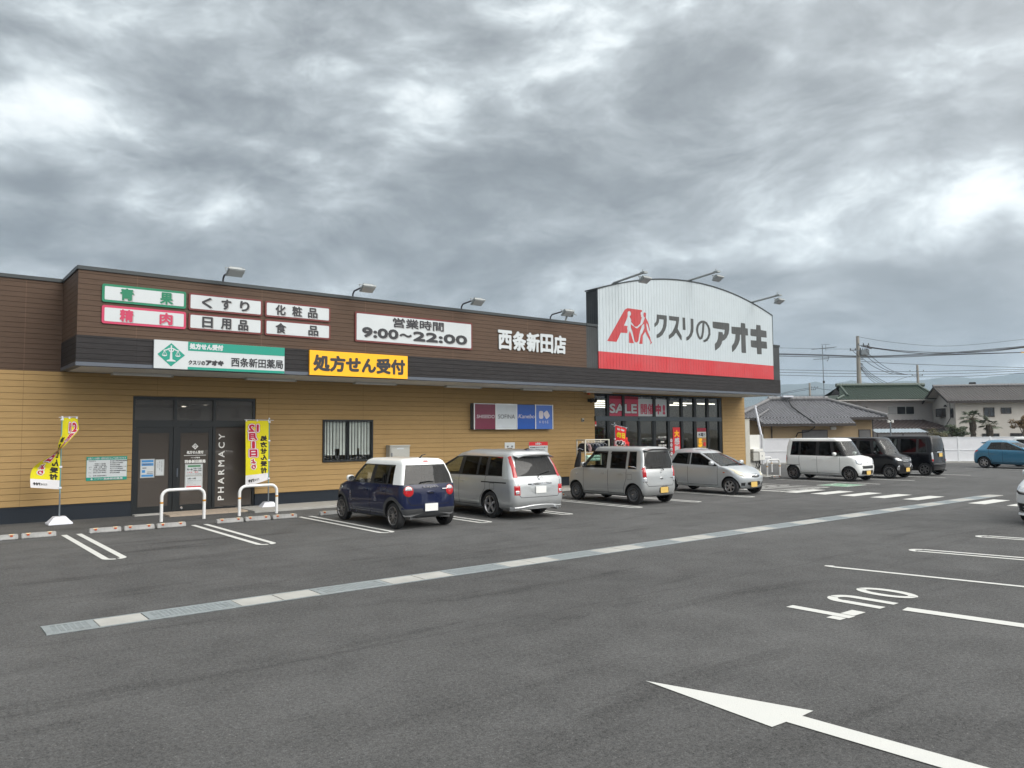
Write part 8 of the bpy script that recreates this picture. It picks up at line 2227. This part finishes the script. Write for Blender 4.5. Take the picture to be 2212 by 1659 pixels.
# ------------------------------------------------------------------ plants beyond the fence
def leaf_mat(name, a, b):
    def f(N, bs, v, c):
        g = N.n.new('ShaderNodeNewGeometry')
        c2 = N.mix(g.outputs['Random Per Island'], a, b)
        return c2
    return mat(name, a, 0.6, var=0, fn=f)
M_LPINE = leaf_mat('pine_leaf', (0.030, 0.048, 0.026), (0.085, 0.105, 0.055)); M_LBRN = leaf_mat('bronze_leaf', (0.045, 0.048, 0.02), (0.12, 0.10, 0.04))
M_LAUT = leaf_mat('autumn_leaf', (0.07, 0.06, 0.025), (0.20, 0.115, 0.05)); M_LPALM = leaf_mat('palm_leaf', (0.020, 0.036, 0.016), (0.055, 0.075, 0.035))
M_BARK = mat('bark', (0.10, 0.085, 0.07), 0.9, var=0.3, vscale=7, bump=0.03, bscale=18); M_PBARK = mat('palm_bark', (0.085, 0.072, 0.058), 0.95, var=0.35, vscale=10, bump=0.05, bscale=20)
def leafmass(mb, c, rad, n, s, flatn=0.5):
    c = Vector(c)
    for _ in range(n):
        while True:
            q = Vector((random.uniform(-1, 1), random.uniform(-1, 1), random.uniform(-1, 1)))
            if 0.25 < q.length < 1: break
        p = c + Vector((q.x * rad[0], q.y * rad[1], q.z * rad[2]))
        nn = (q + Vector((random.gauss(0, .6), random.gauss(0, .6), random.gauss(0, .6) + flatn))).normalized()
        u = nn.orthogonal().normalized(); v = nn.cross(u); a = random.uniform(0, 6.28)
        u, v = u * math.cos(a) + v * math.sin(a), v * math.cos(a) - u * math.sin(a)
        k = s * random.uniform(0.6, 1.3)
        mb.poly([p - u * k, p + v * k * 0.5, p + u * k, p - v * k * 0.5])
def bush(name, label, cat, r, d, clumps, leafm, n, s, trunk, group=None):
    t = rd_empty(name, label, cat, r, d, group)
    mb = MB()
    for c, rad, k in clumps: leafmass(mb, c, rad, int(n * k), s)
    mb.build('crown', leafm, t, fixn=False)
    tb = MB()
    for path, rr in trunk: tb.tube(path, rr, 7)
    tb.build('trunk', M_BARK, t, smooth=60)
    return t
cl = []
for _ in range(17):
    a = random.uniform(-1.35, 1.25); cl.append(((a, random.uniform(-0.6, 0.6), 1.45 + random.uniform(0, 0.85) * (1 - abs(a) / 2.0)), (0.36, 0.34, 0.13), 1.0))
bush('garden_pine', 'layered dark green garden pine just behind the white fence', 'pine tree', 34.2, 60.1, cl + [((-0.15, 0, 2.35), (0.45, 0.4, 0.15), 1), ((0.85, 0, 2.2), (0.35, 0.3, 0.12), 1)], M_LPINE, 190, 0.065,
     [([(0, 0, 0), (0.05, 0, 0.9), (-0.05, 0, 1.6), (0.1, 0, 2.2)], [0.12, 0.10, 0.07, 0.03]), ([(0, 0, 1.2), (0.6, 0.1, 1.6), (1.0, 0, 1.9)], [0.05, 0.035, 0.02]), ([(0, 0, 1.1), (-0.5, 0.1, 1.5), (-0.9, 0, 1.8)], [0.05, 0.035, 0.02])])
cl = [((random.uniform(-0.9, 0.9), random.uniform(-0.5, 0.5), 1.2 + random.uniform(0, 0.75)), (0.45, 0.45, 0.28), 1.0) for _ in range(10)]
bush('garden_shrub', 'rounded olive-brown shrub left of the garden pine', 'shrub', 32.4, 59.1, cl, M_LBRN, 330, 0.05, [([(0, 0, 0), (0, 0, 1.5)], [0.08, 0.03])])
cl = [((random.uniform(-0.55, 0.7), random.uniform(-0.5, 0.5), 2.25 + random.uniform(0, 0.75)), (0.28, 0.28, 0.2), 1.0) for _ in range(14)]
bush('autumn_tree', 'small tree with reddish brown leaves at the right edge', 'tree', 40.3, 61.1, cl, M_LAUT, 150, 0.06, [([(0.1, 0, 0), (0.05, 0, 1.5), (0.1, 0, 2.6)], [0.09, 0.07, 0.03]), ([(0.05, 0, 1.6), (-0.3, 0, 2.4)], [0.04, 0.02]), ([(0.05, 0, 1.7), (0.45, 0, 2.5)], [0.04, 0.02])])
def palm(label, r, d, h, n, L_, seed):
    rs = random.Random(seed)
    t = rd_empty('palm_tree', label, 'palm tree', r, d, 'palm trees behind the fence')
    tb = MB(); N_ = 26
    tb.tube([(0.02 * math.sin(k), 0.0, h * k / N_) for k in range(N_ + 1)], [0.19 + 0.02 * (k % 2) + (0.05 if k > 17 else 0) for k in range(N_ + 1)], 9)
    for _ in range(60):
        z = rs.uniform(h * 0.3, h * 0.98); a = rs.uniform(0, 6.28)
        p = Vector((0.2 * math.cos(a), 0.2 * math.sin(a), z)); q = p + Vector((0.10 * math.cos(a), 0.10 * math.sin(a), rs.uniform(-0.12, 0.06)))
        tb.tube([p, q], [0.02, 0.006], 4)
    tb.build('trunk', M_PBARK, t)
    cm_ = MB(); st = MB()
    for k in range(n):
        a = 2 * math.pi * k / n * 1.618 * 3 + rs.uniform(-0.2, 0.2); el = rs.uniform(-0.35, 1.25)
        dr_ = Vector((math.cos(a) * math.cos(el), math.sin(a) * math.cos(el), math.sin(el)))
        b0 = Vector((0, 0, h)); ln = L_ * rs.uniform(0.75, 1.1)
        pts = [b0 + dr_ * ln * q - Vector((0, 0, 0.22 * ln * q * q)) for q in (0, 0.35, 0.65)]
        st.tube(pts, [0.016, 0.012, 0.008], 4)
        e = pts[-1]; fwd_ = (pts[2] - pts[1]).normalized(); sd = fwd_.cross(Vector((0, 0, 1))); sd = sd.normalized() if sd.length > 0.05 else Vector((1, 0, 0)); nn_ = sd.cross(fwd_)
        for j in range(15):
            b = R(-105 + 210 * j / 14)
            dv = (fwd_ * math.cos(b) + sd * math.sin(b) - Vector((0, 0, 0.25))).normalized()
            ll = ln * 0.46 * (0.75 + 0.25 * math.cos(b)) * rs.uniform(0.85, 1.1)
            wv = dv.cross(nn_).normalized() * 0.028
            m1 = e + dv * ll * 0.55 + nn_ * 0.03; tp = e + dv * ll - Vector((0, 0, 0.10 * rs.random()))
            cm_.poly([e, m1 + wv, tp, m1 - wv])
    cm_.build('crown', M_LPALM, t, fixn=False); st.build('fronds', M_LBRN, t)
palm('taller palm tree with a shaggy trunk behind the fence', 36.98, 62.1, 2.95, 26, 1.05, 4)
palm('shorter palm tree beside the taller one behind the fence', 37.0 + 0.06, 61.1, 2.40, 18, 0.95, 9)
palm_b = [o for o in sc.objects if o.name == 'palm_tree.001'][0]; palm_b.location = RD(38.0, 61.6)
t = rd_empty('camera_post', 'white twin-lamp camera post in front of the brown lean-to roof', 'post', 31.35, 64.1)
MB().tube([(0, 0, 0), (0, 0, 2.78)], 0.06, 8).build('post', M_POLEG, t); MB().box(-0.20, 0.22, -0.06, 0.06, 2.74, 2.80).box(-0.22, -0.10, -0.12, 0.1, 2.68, 2.88).box(0.10, 0.24, -0.12, 0.1, 2.68, 2.90).build('lamps', M_WBOX, t, bevel=0.01)

# ------------------------------------------------------------------ poles and wires
M_PCONC = mat('pole_concrete', (0.27, 0.26, 0.235), 0.9, var=0.18, vscale=2)
M_WIRE = mat('wire_black', (0.02, 0.022, 0.026), 0.6, var=0.1)
M_INS = mat('insulator_dark', (0.03, 0.032, 0.04), 0.4, var=0.1)
def upole(label, r, d, h, r0, r1, arms, extra=None):
    t = rd_empty('utility_pole', label, 'utility pole', r, d, 'utility poles beyond the houses')
    MB().tube([(0, 0, 0), (0, 0, h)], [r0, r1], 12).build('shaft', M_PCONC, t, smooth=60)
    for x0, x1, z in arms:
        o = MB().box(x0, x1, -0.22, -0.12, z - 0.05, z + 0.05).build('crossarm', M_POLEG, t)
        i_ = MB()
        for k in range(3):
            x = x0 + (x1 - x0) * (k + 0.15) / 2.3; i_.lathe([(0.03, 0.05), (0.10, 0.10), (0.05, 0.16), (0.09, 0.22), (0.02, 0.30)], 8, axis='Z', c=(x, -0.17, z))
        i_.build('insulators', M_INS, o)
    if extra: extra(t)
    return t
def px1(t):
    MB().box(0.15, 1.25, -0.5, 0.35, 11.75, 12.45).build('transformer', M_POLEG, t, bevel=0.06)
    b_ = MB()
    for k in range(4): b_.tube([(0.25 + 0.28 * k, -0.1, 12.45), (0.30 + 0.28 * k, -0.15, 12.75)], [0.07, 0.03], 8)
    for x, z in ((0.55, 13.0), (0.85, 12.85), (1.05, 12.95), (1.25, 12.7), (0.9, 12.55)): b_.tube([(x, -0.3, z), (x + 0.42, -0.2, z - 0.1)], [0.09, 0.05], 8)
    b_.build('bushings', M_INS, t)
    for z in (9.9, 10.2, 10.7, 11.3): MB().tube([(0.15, -0.25, z), (0.45, -0.25, z - 0.1)], 0.05, 6).build('insulator', M_INS, t)
    MB().tube([(-0.9, -0.2, 12.45), (-0.2, -0.2, 11.8), (0.0, -0.3, 11.5)], 0.03, 6).build('jumper', M_WIRE, t)
upole('tall concrete utility pole with a transformer above the green roof', 44.9, 99.6, 14.27, 0.44, 0.19, [(-1.15, 0.3, 12.40), (-0.1, 1.4, 13.05)], px1)
upole('shorter far utility pole right of the tall one', 78.85, 149.6, 14.68, 0.42, 0.2, [(-1.75, 1.25, 13.4), (-1.3, 0.95, 12.6)])
upole('distant utility pole left of the television antenna', 69.45, 179.8, 13.23, 0.36, 0.2, [(0.3, 1.9, 12.1), (0.3, 1.3, 11.6)])
for i, P in enumerate(WIRES):
    far = P[0][1] > 140
    rr_ = 0.020 if i in (0, 8) else (0.045 if far else (0.045 if i in (1, 2, 3, 4, 5, 6) else 0.032))
    pts = [Vector(p) for p in P]; sm2 = []
    for k in range(len(pts) - 1):
        a, b, c_, d_ = pts[max(k - 1, 0)], pts[k], pts[k + 1], pts[min(k + 2, len(pts) - 1)]
        for q in range(6):
            u = q / 6; sm2.append(0.5 * ((2 * b) + (c_ - a) * u + (2 * a - 5 * b + 4 * c_ - d_) * u * u + (3 * b - a - 3 * c_ + d_) * u ** 3))
    sm2.append(pts[-1])
    base = pts[0]
    o = MB().tube([p - base for p in sm2], rr_, 5).build('power_line', M_WIRE, smooth=60)
    o.location = RD(base.x, base.y, base.z); o.rotation_euler = (0, 0, -YAW)
    where = 'running out from the transformer pole' if i < 4 else 'crossing behind the transformer pole' if i < 7 else 'from the transformer pole over the far pole' if i == 7 else 'left of the transformer pole' if i == 8 else 'sagging from the transformer pole to the far pole' if i < 12 else 'dropping from the transformer pole to the green roof' if i < 16 else 'low across the mountains' if i < 19 else 'at the far poles'
    tag(o, 'black overhead wire ' + where, 'wire', 'overhead wires ' + where)
t = rd_empty('sign_arm', 'orange pole band and arm at the right end of the wires', 'pole arm', 66.6, 99.8)
t.location.z = 12.3
MB().box(-0.35, 1.2, -0.05, 0.05, 0.28, 0.45).box(-0.45, 1.2, -0.05, 0.05, -0.35, -0.2).build('arm', mat('orange_cover', lin(214, 160, 70), 0.6), t)

# ------------------------------------------------------------------ mountains
def f_mtn(N, b, v, c):
    n_ = N.noise(v, 0.004, 6, 0.6)
    return N.mix(N.mapr(n_, 0.35, 0.65, 0, 1), (0.030, 0.040, 0.030), (0.055, 0.062, 0.045))
M_MTN = mat('forested_hillside', (0.04, 0.05, 0.04), 0.95, var=0, fn=f_mtn)
mb = MB(); rnd = random.Random(5)
R2 = []
for a, b in zip(RIDGE, RIDGE[1:]):
    k = max(1, int((b[0] - a[0]) / 25))
    for q in range(k):
        u = q / k; R2.append((lerp(a[0], b[0], u), a[1], lerp(a[2], b[2], u) + (rnd.uniform(-2.5, 2.5) if q else 0)))
nrow = 14; base = len(mb.v)
for j in range(nrow + 1):
    u = j / nrow
    for i, (r_, d_, z_) in enumerate(R2):
        p = RD(r_ * (1 - 0.30 * u), d_ - 1300 * u, z_ * (1 - u) ** 1.25 + (8 * math.sin(i * 0.9 + j * 1.7) + 5 * math.sin(i * 0.33 + j)) * u * (1 - u) * 3.0 - (25 if u == 1 else 0))
        mb.v.append(tuple(p))
n_ = len(R2)
for j in range(nrow):
    for i in range(n_ - 1):
        a = base + j * n_ + i; mb.f.append((a, a + 1, a + n_ + 1, a + n_)); mb.m.append(0)
o = mb.build('mountains', M_MTN, smooth=60); tag(o, kind='structure')

# ------------------------------------------------------------------ air between here and the mountains
hz_ = MB().box(-5200, 5200, -5200, 5200, -60, 335)
hm = bpy.data.materials.new('haze_air'); hm.use_nodes = True
hn = hm.node_tree.nodes; hn.clear()
pv = hn.new('ShaderNodeVolumePrincipled'); pv.inputs['Color'].default_value = (0.62, 0.80, 1.0, 1); pv.inputs['Density'].default_value = 0.00014; pv.inputs['Anisotropy'].default_value = 0.0
ho_ = hn.new('ShaderNodeOutputMaterial'); hm.node_tree.links.new(pv.outputs[0], ho_.inputs['Volume'])
o = hz_.build('haze', hm); tag(o, kind='stuff')
